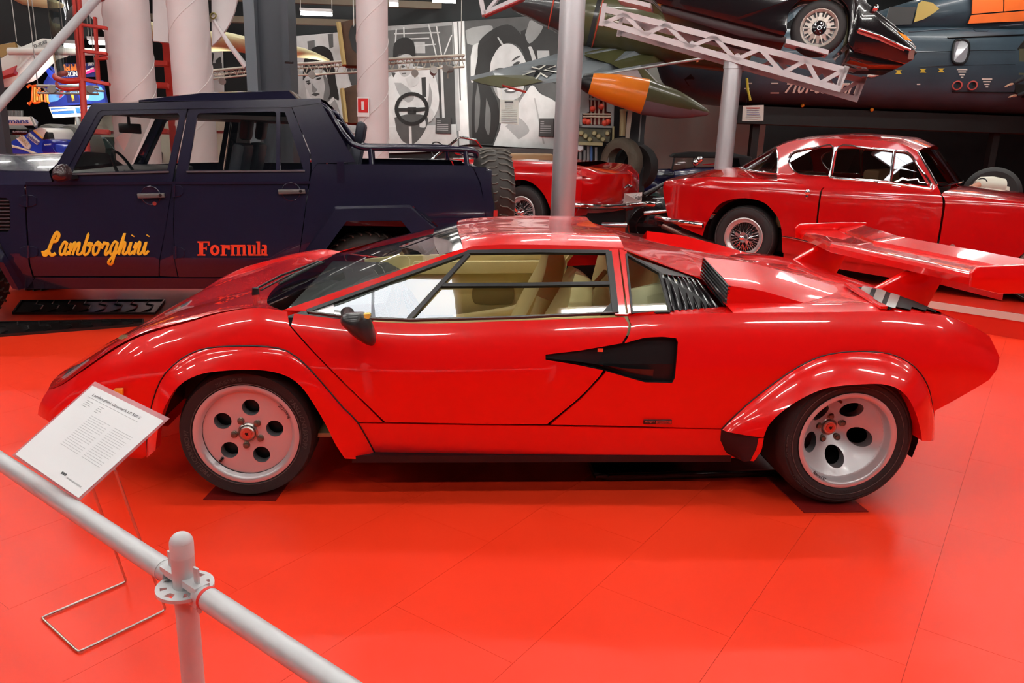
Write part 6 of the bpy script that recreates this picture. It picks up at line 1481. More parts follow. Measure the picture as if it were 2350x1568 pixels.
for P in ([(1330, 190), (1352, 190), (1352, 258), (1336, 262), (1336, 292), (1330, 292)], [(1392, 228), (1410, 230), (1408, 292), (1402, 292), (1402, 258), (1392, 256)], [(1350, 225), (1392, 226), (1392, 231), (1350, 229)], [(1330, 286), (1408, 289), (1408, 294), (1330, 292)], [(1350, 210), (1372, 212), (1372, 215), (1350, 214)]): kc('frame_plate', P, 0, .08, M_KG)
for P in ([(1352, 231), (1391, 231), (1391, 258), (1402, 260), (1402, 287), (1337, 286), (1337, 262), (1352, 258)], [(1352, 214), (1388, 216), (1388, 226), (1352, 225)]): kc('red_casting', P, .1, .1, M_KR)
for x in (1357, 1365, 1375, 1385): MB().cyl(kq(x, 216, .03), kq(x, 286, .03), .016, n=8).build('push_rod', M_KT, KC, 40)
for y in (262, 268): MB().cyl(kq(1338, y, 0), kq(1402, y+1, 0), .015, n=8).build('cross_rod', M_KT, KC, 40)
for x, y in ((1342, 278), (1350, 280), (1388, 283), (1395, 280), (1380, 245), (1360, 250)): MB().sphere(kq(x, y, .02), .05, 8, 6).build('red_cap', mat('cap_red', (.6, .06, .03), .4), KC, 60)
kc('gearbox', [(1328, 294), (1402, 296), (1398, 326), (1328, 326)], .05, .3, mat('gearbox', (.09, .085, .055), .45, .3, var=.4, vscale=12))
for k in range(7): MB().lathe([(0, .05), (.03, .05), (.045, .02), (.045, 0)], kq(1334+10*k, 306+7*(k % 3), .03), -KN, 12).build('gear_knob', M_KB, KC, 40)
MB().bar(kq(1328, 329, -.02), kq(1384, 331, -.02), .12, .05).build('sump_rail', M_KB, KC, 0)
MB().cyl(kq(1408, 290, 0), kq(1407, 325, 0), .02, n=8).build('brass_pipe', M_KB, KC, 40)
P = MB().cyl(kq(1430, 252, -.05), kq(1428, 312, -.05), .05, n=14).cyl(kq(1431, 251, -.05), kq(1431, 256, -.05), .062, n=14).build('filter_tube', M_KB, KC, 40)
kc('tan_board', [(1441, 249), (1452, 249), (1444, 319), (1435, 319)], -.05, .06, M_KT)
kc('dark_board', [(1475, 258), (1484, 258), (1476, 332), (1468, 332)], -.05, .06, mat('board_dark', (.02, .022, .024), .6))
kc('strut', [(1470, 262), (1473, 262), (1468, 325), (1465, 325)], -.04, .05, M_KG)
for x, y0, y1, m in ((1332, 340, 380, M_KG), (1342, 345, 385, M_KG), (1350, 335, 385, M_KG), (1368, 338, 385, M_KG), (1395, 330, 385, M_KG), (1357, 335, 385, mat('blue_hose', (.05, .12, .3), .5))): MB().cyl(kq(x, y0, .03), kq(x, y1, .03), .022, n=8).build('lower_strut', m, KC, 40)
MB().lathe([(0, .03), (.05, .03), (.07, 0)], kq(1331, 339, 0), -KN, 16).build('gauge', M_ALUP, KC, 40)
tw = kq(1426, 372, -.05); MB().lathe([(.22, -.1), (.3, -.12), (.36, -.1), (.385, -.06), (.39, 0), (.385, .06), (.36, .1), (.3, .12), (.22, .1)], tw, Vector((.75, .6, 0)), 40, True).build('truck_tyre', mat('dusty_rubber', (.11, .09, .065), .7, bump=.6, bscale=30), KC, 40)
tw = kq(1462, 384, .3); MB().lathe([(.22, -.1), (.36, -.1), (.39, 0), (.36, .1), (.22, .1)], tw, Vector((.75, .6, 0)), 32, True).build('truck_tyre', M_RUB, KC, 40)
kc('chassis_foot', [(1318, 384), (1478, 384), (1478, 440), (1318, 440)], .1, .4, M_DARK)
for px in (1340, 1450): a = kq(px, 430, .3); MB().bar((a.x, a.y, 0), a, .1, .1, (0, 1, 0)).build('support_leg', M_DARK, KC, 0)
# white engine cowl and tyre seen over the coupe's bonnet
ED = atD(2270, 420, 8.4); EN = CF.copy(); eq = lambda x, y, w=0.: atD(x, y, 8.4+w)
EC = thing('racing_engine', 'cream engine cowl with exhaust stub and big tyre behind the coupe bonnet', 'engine', (ED.x, ED.y, 0))
MB().tube([eq(2240, 426), eq(2250, 424), eq(2275, 425), eq(2300, 428)], [.05, .085, .095, .085], 18).build('cowl', mat('cream_cowl', (.66, .63, .52), .35, 0, .3), EC, 60)
MB().prism([eq(*p, -.02) for p in [(2292, 408), (2298, 425), (2318, 428), (2318, 446), (2285, 442)]], CF*.15).build('cowl_flank', MATS['cream_cowl'], EC, 30, bevel=.01)
MB().tube([eq(2226, 434, -.06), eq(2252, 422, -.02)], .035, 12).build('exhaust_stub', mat('skin_tube', (.50, .22, .14), .5), EC, 60)
MB().lathe([(.05, -.01), (.06, 0), (.05, .01), (.04, 0)], eq(2253, 421, -.04), ray(2253, 421)+Vector((.6, 0, 0)), 16, True).build('stub_seal', M_BLK, EC, 60)
MB().lathe([(.16, -.09), (.26, -.1), (.30, -.05), (.305, 0), (.30, .05), (.26, .1), (.16, .09)], eq(2275, 445, .5), Vector((.55, .8, 0)), 32, True).build('tyre', M_RUB, EC, 40)
a = eq(2290, 436, .1); MB().bar((a.x, a.y, PLZ+.002), a, .08, .08, (0, 1, 0)).build('engine_stand', M_DARK, EC, 0)
# ================================================================== large black-and-white photographs on the back wall
def grey(v): return mat('print_grey_%02d' % round(v*100), (v*.97, v, v), .55, var=.22, vscale=5)
def poster(lab, frame_, shapes, base):
    c = on_wall(*frame_[0], .06)
    o = thing('photo_poster', lab, 'poster', sum((on_wall(*p, .04) for p in frame_), Vector((0, 0, 0)))/len(frame_))
    B = MB().prism([on_wall(*p, .05) for p in frame_], PWN*.03).build('print_board', grey(base), o, 0)
    for i, (nm, v, pts) in enumerate(shapes):
        P = outline(pts, 4); off = .052+.0012*(i+1)
        MB().prism([on_wall(*p, off) for p in P], PWN*.001).build(nm, grey(v), B, 0)
    return o
poster('black-and-white photo of a dark-haired man wincing, hung beside the white column', [(667, 84), (822, 70), (822, 352), (667, 352)], [
    ('blurred_backdrop', .03, [[(667, 90), (676, 86), (680, 115), (672, 150)], (667, 150)]), ('blurred_backdrop', .12, [(705, 95), (722, 92), (724, 120), (708, 122)]), ('blurred_backdrop', .10, [(752, 78), (764, 77), (765, 108), (756, 112)]),
    ('shirt_check', .34, [(667, 160), (700, 165), (704, 230), (667, 240)]),
    ('hair', .02, [[(695, 185), (697, 140), (712, 115), (735, 105), (757, 115), (766, 140), (770, 180), (778, 228), (765, 225), (752, 232), (745, 180), (720, 160), (700, 178)]]),
    ('face', .42, [[(699, 188), (704, 172), (722, 160), (745, 162), (752, 185), (756, 215), (748, 232), (735, 236), (722, 228), (712, 222), (706, 208), (700, 200)]]),
    ('cheek_shade', .14, [[(740, 165), (752, 185), (757, 215), (748, 234), (742, 228), (746, 200)]]),
    ('brow', .04, [[(718, 178), (728, 171), (742, 168), (742, 172), (728, 177)]]), ('eye', .03, [[(724, 182), (732, 178), (738, 179), (732, 184)]]), ('brow', .04, [(701, 186), (710, 184), (711, 187), (702, 190)]), ('eye', .03, [[(703, 191), (709, 189), (713, 191), (708, 195)]]),
    ('nose_shade', .2, [[(716, 190), (722, 200), (728, 206), (722, 213), (716, 211)]]), ('mouth', .06, [[(714, 217), (724, 213), (734, 216), (724, 221)]]), ('neck', .12, [(735, 236), (755, 228), (762, 222), (752, 250), (738, 258)]),
    ('jacket', .26, [[(738, 262), (762, 224), (778, 252), (788, 300), (790, 352)], (720, 352)]), ('collar', .55, [(744, 244), (765, 222), (768, 228), (748, 252)]), ('sleeve_light', .5, [[(755, 275), (775, 285), (785, 320), (770, 345), (752, 310)]]),
    ('second_figure', .06, [[(796, 160), (806, 150), (822, 152), (822, 200), (806, 195)]])], .5)
poster('black-and-white photo of a racing driver in pale overalls holding a steering wheel', [(889, 60), (1038, 50), (1052, 345), (889, 352)], [
    ('engine_bay', .10, [(889, 70), (1037, 58), (1040, 150), (889, 165)]), ('air_box', .45, [(950, 96), (975, 96), (976, 122), (952, 122)])] +
    [('frame_tube', .55, [(a, b), (c, d), (c+3, d), (a+3, b)]) for a, b, c, d in ((908, 66, 905, 110), (982, 56, 1000, 130), (1000, 60, 1012, 128), (1035, 80, 1018, 125), (925, 62, 926, 88))] +
    [('frame_tube', .5, [(a, b), (c, d), (c, d+3), (a, b+3)]) for a, b, c, d in ((905, 76, 1010, 73), (930, 88, 985, 86), (940, 105, 1000, 100))] + [
    ('dark_flank', .05, [(1004, 150), (1042, 148), (1046, 300), (1010, 300)]), ('frame_tube', .5, [(1010, 150), (1016, 150), (1022, 300), (1016, 300)]),
    ('overalls', .60, [[(889, 180), (905, 168), (925, 160), (955, 152), (985, 160), (1000, 180), (1008, 230), (1000, 262), (985, 280), (960, 300)], (889, 305)]),
    ('overalls_fold', .34, [[(905, 190), (915, 215), (935, 235), (950, 225), (940, 205), (920, 190)]]), ('arm_shade', .3, [[(985, 190), (992, 220), (985, 255), (978, 250), (984, 220)]]), ('harness', .04, [(967, 178), (977, 177), (978, 222), (969, 224)]), ('badge', .05, [(898, 166), (908, 168), (903, 178)]),
    ('hair', .02, [[(902, 130), (905, 100), (925, 86), (945, 92), (953, 115), (950, 140), (940, 128), (915, 125), (906, 140)]]), ('face', .4, [[(910, 132), (930, 124), (946, 130), (948, 155), (938, 172), (925, 176), (915, 165)]]), ('eye', .05, [[(918, 152), (925, 150), (930, 153), (924, 156)]]), ('mouth', .1, [(922, 168), (932, 167), (931, 170), (923, 171)]),
    ('hand', .5, [[(975, 262), (985, 248), (995, 258), (990, 278), (978, 280)]]), ('hand', .5, [[(930, 180), (950, 172), (962, 180), (955, 196), (938, 200)]]),
    ('cockpit', .52, [(889, 292), (1046, 285), (1052, 345), (889, 352)]), ('dash_shade', .08, [[(905, 270), (940, 262), (980, 268), (975, 300), (950, 330), (925, 325), (910, 300)]]), ('dash_tube', .6, [(938, 290), (944, 290), (946, 345), (940, 345)]), ('dash_dial', .6, [[(962, 275), (975, 275), (976, 292), (963, 292)]])], .30)
SWp = [c for c in bpy.data.objects if c.name.startswith('print_board')][-1]
ringp = [[on_wall(945+r*math.cos(a), 250+r*.98*math.sin(a), .09) for r in (31, 39.5)] for a in [2*math.pi*k/32 for k in range(32)]]
MB().grid(ringp, cu=True).build('printed_wheel', grey(.025), SWp, 0)
for P in ([(912, 248), (940, 248), (942, 256), (914, 256)], [(948, 248), (978, 246), (978, 254), (950, 258)], [(935, 246), (955, 246), (955, 262), (935, 262)]): MB().prism([on_wall(*p, .091) for p in P], PWN*.001).build('printed_spoke', grey(.03), SWp, 0)
poster('narrow pale photo strip between the driver and the woman', [(1040, 50), (1064, 48), (1077, 331), (1054, 334)], [('strip_line', .10, [(1049, 50), (1052, 50), (1058, 230), (1055, 230)]), ('strip_blur', .35, [(1042, 130), (1050, 130), (1056, 300), (1048, 300)])], .62)
poster('black-and-white photo of a smiling dark-haired woman with sunglasses in her hair', [(1066, 48), (1290, 32), (1290, 343), (1078, 331)], [
    ('pale_backdrop', .26, [[(1068, 70), (1090, 62), (1130, 60), (1120, 90), (1095, 105), (1072, 100)]]), ('pale_backdrop', .45, [[(1085, 105), (1100, 102), (1100, 160), (1082, 190), (1080, 130)]]), ('dark_figure', .02, [[(1195, 72), (1240, 55), (1288, 60), (1288, 190), (1230, 160), (1200, 110)]]), ('grey_blur', .2, [[(1215, 48), (1250, 42), (1240, 75), (1215, 100), (1205, 80)]]), ('vehicle', .4, [[(1208, 112), (1220, 108), (1232, 145), (1230, 160)]]), ('grille', .33, [(1232, 116), (1260, 116), (1262, 145), (1236, 150)]),
    ('hair', .025, [[(1096, 130), (1100, 95), (1130, 68), (1165, 56), (1190, 72), (1212, 108), (1222, 148), (1212, 156), (1196, 112), (1170, 98), (1150, 105), (1135, 128), (1124, 160), (1126, 200), (1140, 230), (1146, 275), (1130, 330)], (1084, 330), [(1082, 260), (1086, 190)]]),
    ('hair_sheen', .10, [[(1096, 190), (1102, 230), (1098, 290), (1090, 300), (1090, 230)]]), ('hair_sheen', .12, [[(1116, 225), (1126, 260), (1122, 310), (1112, 290)]]), ('sunglasses', .015, [[(1098, 115), (1104, 90), (1128, 70), (1140, 66), (1130, 84), (1110, 100)]]), ('parting', .4, [(1141, 86), (1144, 85), (1157, 104), (1153, 107)]),
    ('face', .50, [[(1124, 165), (1128, 138), (1146, 108), (1168, 100), (1190, 112), (1206, 140), (1210, 165), (1204, 195), (1196, 218), (1180, 234), (1160, 238), (1142, 222), (1130, 195)]]),
    ('cheek_shade', .3, [[(1124, 165), (1130, 195), (1142, 222), (1138, 190), (1132, 160)]]), ('brow', .06, [[(1172, 142), (1182, 132), (1194, 127), (1192, 131), (1182, 138)]]), ('eye', .04, [[(1176, 149), (1185, 142), (1193, 142), (1188, 149), (1180, 153)]]), ('brow', .08, [[(1132, 162), (1144, 156), (1158, 157), (1144, 160)]]), ('eye', .05, [[(1139, 168), (1150, 163), (1158, 165), (1148, 170)]]), ('mouth', .10, [[(1156, 208), (1170, 203), (1188, 206), (1176, 214), (1162, 213)]]), ('teeth', .8, [[(1162, 207), (1172, 205), (1182, 207), (1172, 210)]]),
    ('neck_shade', .2, [[(1160, 238), (1196, 220), (1206, 200), (1205, 230), (1180, 262), (1166, 258)]]),
    ('jacket', .62, [[(1146, 300), (1160, 245), (1172, 262), (1205, 215), (1222, 196), (1240, 215), (1270, 230), (1288, 250)], (1288, 343), (1132, 335)]), ('jacket_fold', .36, [[(1160, 290), (1190, 270), (1215, 300), (1190, 320)]]), ('jacket_fold', .4, [(1225, 225), (1228, 225), (1250, 330), (1246, 330)])], .07)
poster('black-and-white photo fragment glimpsed between the white tubes and the steel beam', [(470, 112), (509, 108), (514, 250), (470, 252)], [('figure', .04, [[(480, 125), (490, 122), (488, 145), (482, 160)]]), ('figure', .04, [[(494, 140), (506, 130), (507, 150), (498, 150)]]), ('ground', .05, [(474, 146), (509, 144), (510, 158), (474, 160)])], .5)
# info panels on the wall
for pts, lab in (([(1000, 271), (1034, 270), (1034, 307), (999, 306)], 'dark grey caption panel beside the driver photo'), ([(1238, 272), (1270, 272), (1270, 314), (1236, 313)], 'dark grey caption panel beside the photo of a woman'), ([(800, 288), (820, 288), (820, 306), (800, 306)], 'pale grey caption panel below the photo of a man')):
    o = thing('caption_panel', lab, 'sign', on_wall(*pts[0], .12)); P = [on_wall(*p, .12) for p in pts]
    B = MB().prism(P, PWN*.02).build('panel_board', grey(.06 if pts[0][0] > 900 else .4), o, 0)
    for k in range(6):
        t = .18+.12*k; MB().bar(P[0].lerp(P[3], t).lerp(P[1].lerp(P[2], t), .1)-PWN*.004, P[0].lerp(P[3], t).lerp(P[1].lerp(P[2], t), .35 if k < 2 else .85)-PWN*.004, .004, .012).build('print_line', grey(.35), B, 0)
sk = thing('skirting_board', 'plain mid grey plinth board below the photo of a woman', 'board', on_wall(1180, 360, .2))
MB().prism([on_wall(*p, .25) for p in [(1060, 336), (1300, 344), (1300, 392), (1060, 384)]], PWN*.1).build('plinth', grey(.10), sk, 0)
MB().bar(on_wall(1060, 372, .27), on_wall(1300, 374, .27), .02, .03).build('plinth_edge', grey(.3), sk, 0)
# ================================================================== things behind, left half
M_CARD = mat('white_card', (.62, .57, .57), .6, var=.03)
def column(px, py, D, wpx, lab, name='white_column', seam=True):
    p = atD(px, py, D); r = wpx*D/FOC/2*.985; o = thing(name, lab, 'column', (p.x, p.y, 0))
    MB().cyl((p.x, p.y, 0), (p.x, p.y, CEIL-.02), r, n=48, caps=False).build('column_shaft', M_CARD, o, 40)
    for ph in (0, math.pi*1.1, math.pi*2.2):
        pts = [Vector((p.x+(r+.002)*math.cos(a+ph), p.y+(r+.002)*math.sin(a+ph), .3+(a)*r*.95+ph*.35)) for a in np.linspace(0, 4.2*math.pi, 90)]
        pts = [q for q in pts if q.z < CEIL-.05]
        MB().tube(pts, .006, 5).build('spiral_seam', mat('card_seam', (.66, .62, .61), .6), o, 60)
    return o, p, r
C1, c1p, c1r = column(298, 120, 9.6, 100, 'wide white tube column with spiral seam beside the red cabin frame')
C2, c2p, c2r = column(438, 120, 9.6, 90, 'white tube column with spiral seam, beside the steel beam')
C3, c3p, c3r = column(855, 150, 9.4, 72, 'white tube column with a red fire sign, in front of the photos')
# fire sign on the third column
sp0 = atD(826, 242, (c3p-CAMP).dot(CF)-c3r*.55); sn = Vector((sp0.x-c3p.x, sp0.y-c3p.y, 0)).normalized(); sx = Vector((-sn.y, sn.x, 0))
FS = thing('fire_sign', 'small red and white fire extinguisher sign on the white column', 'sign', sp0)
ctr = Vector((c3p.x, c3p.y, sp0.z))+sn*(c3r+.008)
for nm, hw_, z0, z1, m, of in (('sign_plate', .09, -.13, .10, M_WHITE, 0), ('red_field', .075, -.08, .085, mat('sign_red', (.6, .02, .02), .5), .004), ('flame_mark', .02, -.05, .05, M_WHITE, .008)):
    MB().prism([ctr+sx*a+Vector((0, 0, z))+sn*of for a, z in ((-hw_, z0), (hw_, z0), (hw_, z1), (-hw_, z1))], sn*.004).build(nm, m, FS, 0)
# plates of the big white nacelle joined to the tubes
cd_ = 9.6-c1r-.02
NP = thing('white_fin', 'white sheet fin with rounded edges fixed to the two tube columns', 'panel', atD(365, 60, 9.6))
fin = lambda nm, pts, D: MB().prism([atD(*p, D) for p in outline(pts)], CF*.03).build(nm, M_CARD, NP, 0)
fin('middle_sheet', [(350, -30), (392, -30), (392, 98), (351, 94)], 9.6)
fin('left_sheet', [(178, -30), (178, 0), (200, 30), (246, 81), (246, -30)], 9.6)
fin('right_sheet', [(485, -30), (545, -30), [(544, 0), (535, 35), (518, 68), (500, 92), (486, 105)]], 9.6)
MB().lathe([(.035, 0), (.045, .01), (.03, .02), (.028, -.01)], atD(490, 37, 9.57), -CF, 18).build('brass_eye', mat('old_brass', (.25, .2, .06), .4, .6), NP, 40)
MB().tube([atD(488, 42, 9.6), atD(528, 105, 9.55), atD(566, 155, 9.5)], [.016, .03, .036], 12).build('brace_strut', M_CARD, NP, 60)
sa, sb = atD(232, -14, 8.9), atD(0, 240, 8.1)
ST = thing('grey_strut', 'long grey strut slanting down past the red cabin frame', 'strut', (sa+sb)/2)
sb2 = sa+(sb-sa)*1.5
MB().tube([sa, sb2], .048, 16).build('strut_tube', mat('strut_grey', (.42, .42, .43), .5), ST, 60)
MB().sphere(sa+(sb-sa)*.015, .07, 10, 8).build('strut_joint', M_KR, ST, 60)
# steel beam: H section
bpn = atD(614, 120, 9.3); BE = thing('steel_beam', 'dark blue steel H-beam column standing behind the pickup', 'beam', (bpn.x, bpn.y, 0))
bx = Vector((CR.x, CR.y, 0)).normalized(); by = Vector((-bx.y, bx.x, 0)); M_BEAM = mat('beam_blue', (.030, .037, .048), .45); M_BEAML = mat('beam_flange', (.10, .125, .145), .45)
wB = 9.3/FOC
def beam_part(nm, x0, x1, y0, y1, m):
    b = Vector((bpn.x, bpn.y, 0)); MB().prism([b+bx*(x*wB)+by*y for x, y in ((x0, y0), (x1, y0), (x1, y1), (x0, y1))], (0, 0, CEIL-.02)).build(nm, m, BE, 0)
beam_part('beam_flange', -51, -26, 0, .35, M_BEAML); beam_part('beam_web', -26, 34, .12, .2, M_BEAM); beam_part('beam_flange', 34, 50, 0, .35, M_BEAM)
MB().cyl(atD(655, 143, 9.25), atD(672, 144, 9.2), .014, n=8).build('beam_hook', M_BLK, BE, 0)
# red cabin frame with its clear bent pane
RD_ = 9.0; M_CRED = mat('cabin_red', (.48, .022, .012), .4)
RC_ = thing('red_cabin_frame', 'red tubular lookout cabin frame with a clear curved pane', 'frame', (atD(200, 300, RD_).x, atD(200, 300, RD_).y, 0))
def rbar(a, b, w, D=RD_, D2=None): 
    return MB().bar(atD(*a, D), atD(*b, D2 or D), w*.62, w*.8, tuple(CF)).build('frame_bar', M_CRED, RC_, 0)
rbar((170, -20), (186, 185), .07); rbar((181, -20), (193, 185), .05); rbar((218, 40), (226, 190), .05, 9.3); rbar((188, 57), (246, 65), .05); rbar((190, 117), (246, 124), .05); rbar((218, 136), (246, 133), .05, 9.3); rbar((186, 182), (252, 194), .055)
a = atD(188, 180, RD_); MB().tube([a, atD(195, 290, RD_), atD(205, 400, RD_), Vector((atD(205, 400, RD_).x, atD(205, 400, RD_).y, 0))], .036, 12).build('frame_leg', M_CRED, RC_, 60)
b_ = atD(384, 100, 10.2); MB().bar(b_, (b_.x, b_.y, 0), .1, .1, (0, 1, 0)).build('frame_leg', M_CRED, RC_, 0); MB().bar(b_, atD(372, 90, 10.2), .1, .08).build('frame_bar', M_CRED, RC_, 0)
for y in (145, 195, 300): MB().bar(atD(344, y, 10.2), atD(386, y+2, 10.2), .07, .06, tuple(CU)).build('frame_bar', M_CRED, RC_, 0)
MB().bar(atD(195, 302, RD_), atD(252, 304, RD_), .05, .05, tuple(CU)).build('frame_bar', M_CRED, RC_, 0)
base = [atD(x, y, D) for x, y, D in ((186, 184, 9.0), (150, 186, 8.9), (132, 181, 9.15), (128, 174, 9.5), (150, 168, 9.8))]
MB().tube(crom(base, 4), .035, 8).build('pane_ring', M_CRED, RC_, 60)
MB().tube(crom([p-Vector((0, 0, .09)) for p in base[:4]]+[atD(250, 196, 9.0)][:0], 4), .02, 8).build('pane_ring', M_CRED, RC_, 60)
cv = crom(base, 4); MB().grid([[p, p+Vector((0, 0, 1.15))] for p in cv]).build('curved_pane', glass('acrylic_pane', (.80, .82, .80), .5, .03), RC_, 60)
# ------------------------------------------------------------------ race posters and lettering on the dark wall
LP = atD(160, 200, 12.5); LN = (Vector((.35, .94, 0))).normalized(); lq = lambda x, y, w=0.: atP(x, y, LP-LN*w, LN)
LWb = tag(MB().prism([lq(-400, 300, -.3)*1, lq(560, 300, -.3), lq(560, 300, -.5), lq(-400, 300, -.5)], (0, 0, 0.01)).build('wall_left', M_BWALL, None, 0), kind='structure')
me = LWb.data
for v in me.vertices: v.co.z = 0 if v.co.z < lq(-400, 300, -.3).z+.005 and v.index < 4 else 4.2
def lcard(nm, pts, w, th, m, par): return MB().prism([lq(*p, w) for p in outline(pts)], LN*th).build(nm, m, par, 0)
col = lambda n, c, r=.5: mat(n, c, r)
BB = thing('race_billboard', 'deep blue billboard with racing cars and motorcycle print', 'billboard', lq(170, 200))
B_ = lcard('board', [(100, 190), (118, 160), (112, 150), (140, 172), (232, 185), (243, 236), (112, 245)], .0, .05, col('bb_blue', (.015, .03, .22)), BB)
for nm, P, m in (('spray', [[(104, 236), (120, 205), (140, 200), (150, 215), (130, 232)]], col('bb_sky', (.10, .30, .75))), ('spray', [[(200, 230), (215, 205), (232, 200), (238, 225), (220, 232)]], col('bb_sky', (.10, .30, .75))), ('spray', [[(150, 195), (175, 190), (195, 196), (190, 215), (160, 212)]], col('bb_pale', (.25, .5, .8))),
        ('car_print', [[(155, 235), (152, 215), (158, 200), (170, 206), (180, 222), (182, 236)]], col('bb_navy', (.01, .012, .08))), ('car_nose', [(162, 218), (168, 216), (172, 232), (165, 233)], col('bb_yellow', (.85, .5, .05))), ('rider_print', [[(128, 222), (132, 205), (142, 200), (146, 215), (138, 226)]], col('bb_red', (.45, .03, .03))), ('rider_print', [[(118, 208), (122, 198), (128, 204), (124, 212)]], col('bb_orange', (.8, .2, .03))), ('bike_print', [[(184, 215), (190, 200), (200, 205), (205, 225), (195, 230)]], col('bb_white', (.55, .6, .7))), ('wing_print', [(104, 160), (108, 152), (135, 182), (128, 186), (112, 176)], col('bb_wing', (.02, .05, .45)))):
    lcard(nm, P, .012, .004, m, B_)
def ltext(nm, body, a, b, c, m, par, w=.03):
    A, B, C_ = lq(*a, w), lq(*b, w), lq(*c, w); return bezier_text(nm, body, .2, m, basis(A, B-A, C_-A), par, .004, fit=((B-A).length, (C_-A).length))
ltext('billboard_title', 'Red Bull', (148, 163), (176, 162), (148, 148), col('bb_orange', (.8, .2, .03)), BB); ltext('billboard_title', 'RACING', (148, 176), (186, 174), (148, 165), M_WHITE, BB)
lcard('title_backing', [(146, 178), (222, 176), (222, 144), (146, 146)], .0, .04, col('bb_navy', (.01, .012, .08)), BB)
ltext('billboard_title', '2021  2022', (184, 152), (216, 150), (184, 145), M_WHITE, BB, .035)
lcard('pink_ribbon', [(190, 163), (217, 154), (218, 164), (192, 172)], .02, .004, col('bb_pink', (.7, .03, .2)), BB); ltext('ribbon_text', 'bis Januar 2022', (193, 167), (216, 159), (193, 162), M_WHITE, BB, .03)
HS = thing('hall_sign', 'white hall direction sign with two blue fields below the race billboard', 'sign', lq(170, 255))
S_ = lcard('sign_board', [(112, 246), (240, 241), (240, 264), (122, 271)], .16, .02, col('hall_white', (.72, .72, .68)), HS)
for P in ([(116, 249), (166, 247), (171, 260), (120, 262)], [(172, 247), (236, 243), (236, 257), (176, 260)]): lcard('blue_field', P, .17, .004, col('hall_blue', (.03, .13, .42)), S_)
ltext('sign_text', 'HALLE 3 | SONDERAUSSTELLUNG', (119, 258), (168, 255), (118, 252), M_WHITE, S_, .18); ltext('sign_text', 'ZU DEN FLUGZEUGEN', (184, 256), (234, 252), (183, 249), M_WHITE, S_, .18)
MB().cyl(lq(176, 258, .13), Vector((*lq(176, 258, .13).to_tuple()[:2], 0)), .03, n=8).build('sign_leg', M_GREY, HS, 40)
bk = thing('old_lettering', 'orange outlined blackletter letters Bru on the dark wall', 'lettering', lq(85, 220))
M_OR = mat('letter_orange', (.75, .10, .008), .5); M_OR2 = mat('letter_amber', (.55, .22, .02), .5)
def bl(pts, m=M_OR, r=.022): MB().tube([lq(*p, .05) for p in pts], r, 6).build('letter_stroke', m, bk, 60)
bl([(63, 200), (68, 196), (76, 198), (74, 230), (67, 240), (64, 236)]); bl([(76, 198), (86, 196), (91, 206), (84, 215), (92, 222), (91, 234), (80, 237), (74, 232)]); bl([(80, 200), (80, 234)], M_OR2); bl([(86, 204), (85, 230)], M_OR2)
bl([(95, 212), (96, 234), (99, 231)], M_OR2, .018); bl([(95, 213), (100, 211)], M_OR, .016); bl([(103, 211), (104, 234)], M_OR, .02); bl([(108, 211), (109, 233), (113, 236)], M_OR2, .018)
# plain lettered box far left
rk = thing('ribbed_panel', 'ribbed grey wall panel above the race car wing', 'panel', lq(32, 262)); 
for k in range(12): MB().bar(lq(13+3.2*k, 254, .05), lq(13+3.2*k, 268, .05), .012, .012).build('panel_rib', grey(.14), rk, 0)
lcard('panel_back', [(12, 253), (51, 254), (51, 268), (12, 268)], .02, .02, grey(.08), rk)
cr2 = thing('cream_wall_panel', 'cream wall panel with a dark red band beyond the pickup windscreen', 'wall panel', lq(230, 300, .1))
lcard('cream_sheet', [(172, 262), (520, 262), (520, 420), (172, 420)], .02, .05, mat('cream_panel', (.60, .57, .47), .6), cr2); lcard('red_band', [(172, 301), (520, 300), (520, 306), (172, 307)], .03, .02, M_KR, cr2)
# ------------------------------------------------------------------ blue and white formula car
FD0 = atD(90, 320, 10.2); fn = Vector((.25, .97, 0)).normalized(); fq = lambda x, y, w=0.: atP(x, y, FD0+fn*w, fn)
FC = thing('formula_car', 'blue and white single-seater race car with lettered rear wing', 'race car', (FD0.x, FD0.y, 0))
M_FB = mat('formula_blue', (.02, .045, .42), .25, 0, .6); M_FW = mat('formula_white', (.75, .74, .68), .3, 0, .5)
def fc_(nm, pts, w, th, m, par=None): return MB().prism([fq(*p, w) for p in outline(pts)], fn*th).build(nm, m, par or FC, 30, bevel=.006)
ENG = fc_('engine_cover', [(20, 357), (20, 328), (38, 318), [(60, 308), (80, 297), (93, 294), (108, 300), (115, 318), (124, 330)], (150, 336), (152, 357)], 0, .5, M_FB)
fc_('white_airbox', [[(75, 299), (93, 293), (108, 300), (114, 320)], (98, 320), [(88, 310), (80, 304)]], -.02, .5, M_FW)
fc_('air_intake', [[(98, 320), (104, 304), (109, 304), (113, 319)]], -.03, .1, M_BLK)
fc_('white_flash', [(36, 318), (52, 311), (70, 335), (66, 343), (58, 341)], -.02, .03, M_FW); fc_('white_flash', [(60, 314), (66, 304), (90, 325), (84, 333)], -.02, .03, M_FW)
fc_('gold_flash', [(74, 300), (78, 298), (99, 317), (96, 320)], -.03, .03, mat('formula_gold', (.7, .45, .12), .4)); fc_('cream_stripe', [[(20, 331), (45, 338), (75, 348), (95, 357)], (82, 357), [(60, 347), (40, 341), (20, 338)]], -.02, .03, mat('formula_cream', (.75, .66, .5), .4))
fc_('cockpit_rim', [[(96, 345), (98, 326), (110, 320), (121, 326), (122, 340), (130, 352)], (100, 352)], -.04, .3, mat('formula_deep', (.01, .015, .25), .25, 0, .5))
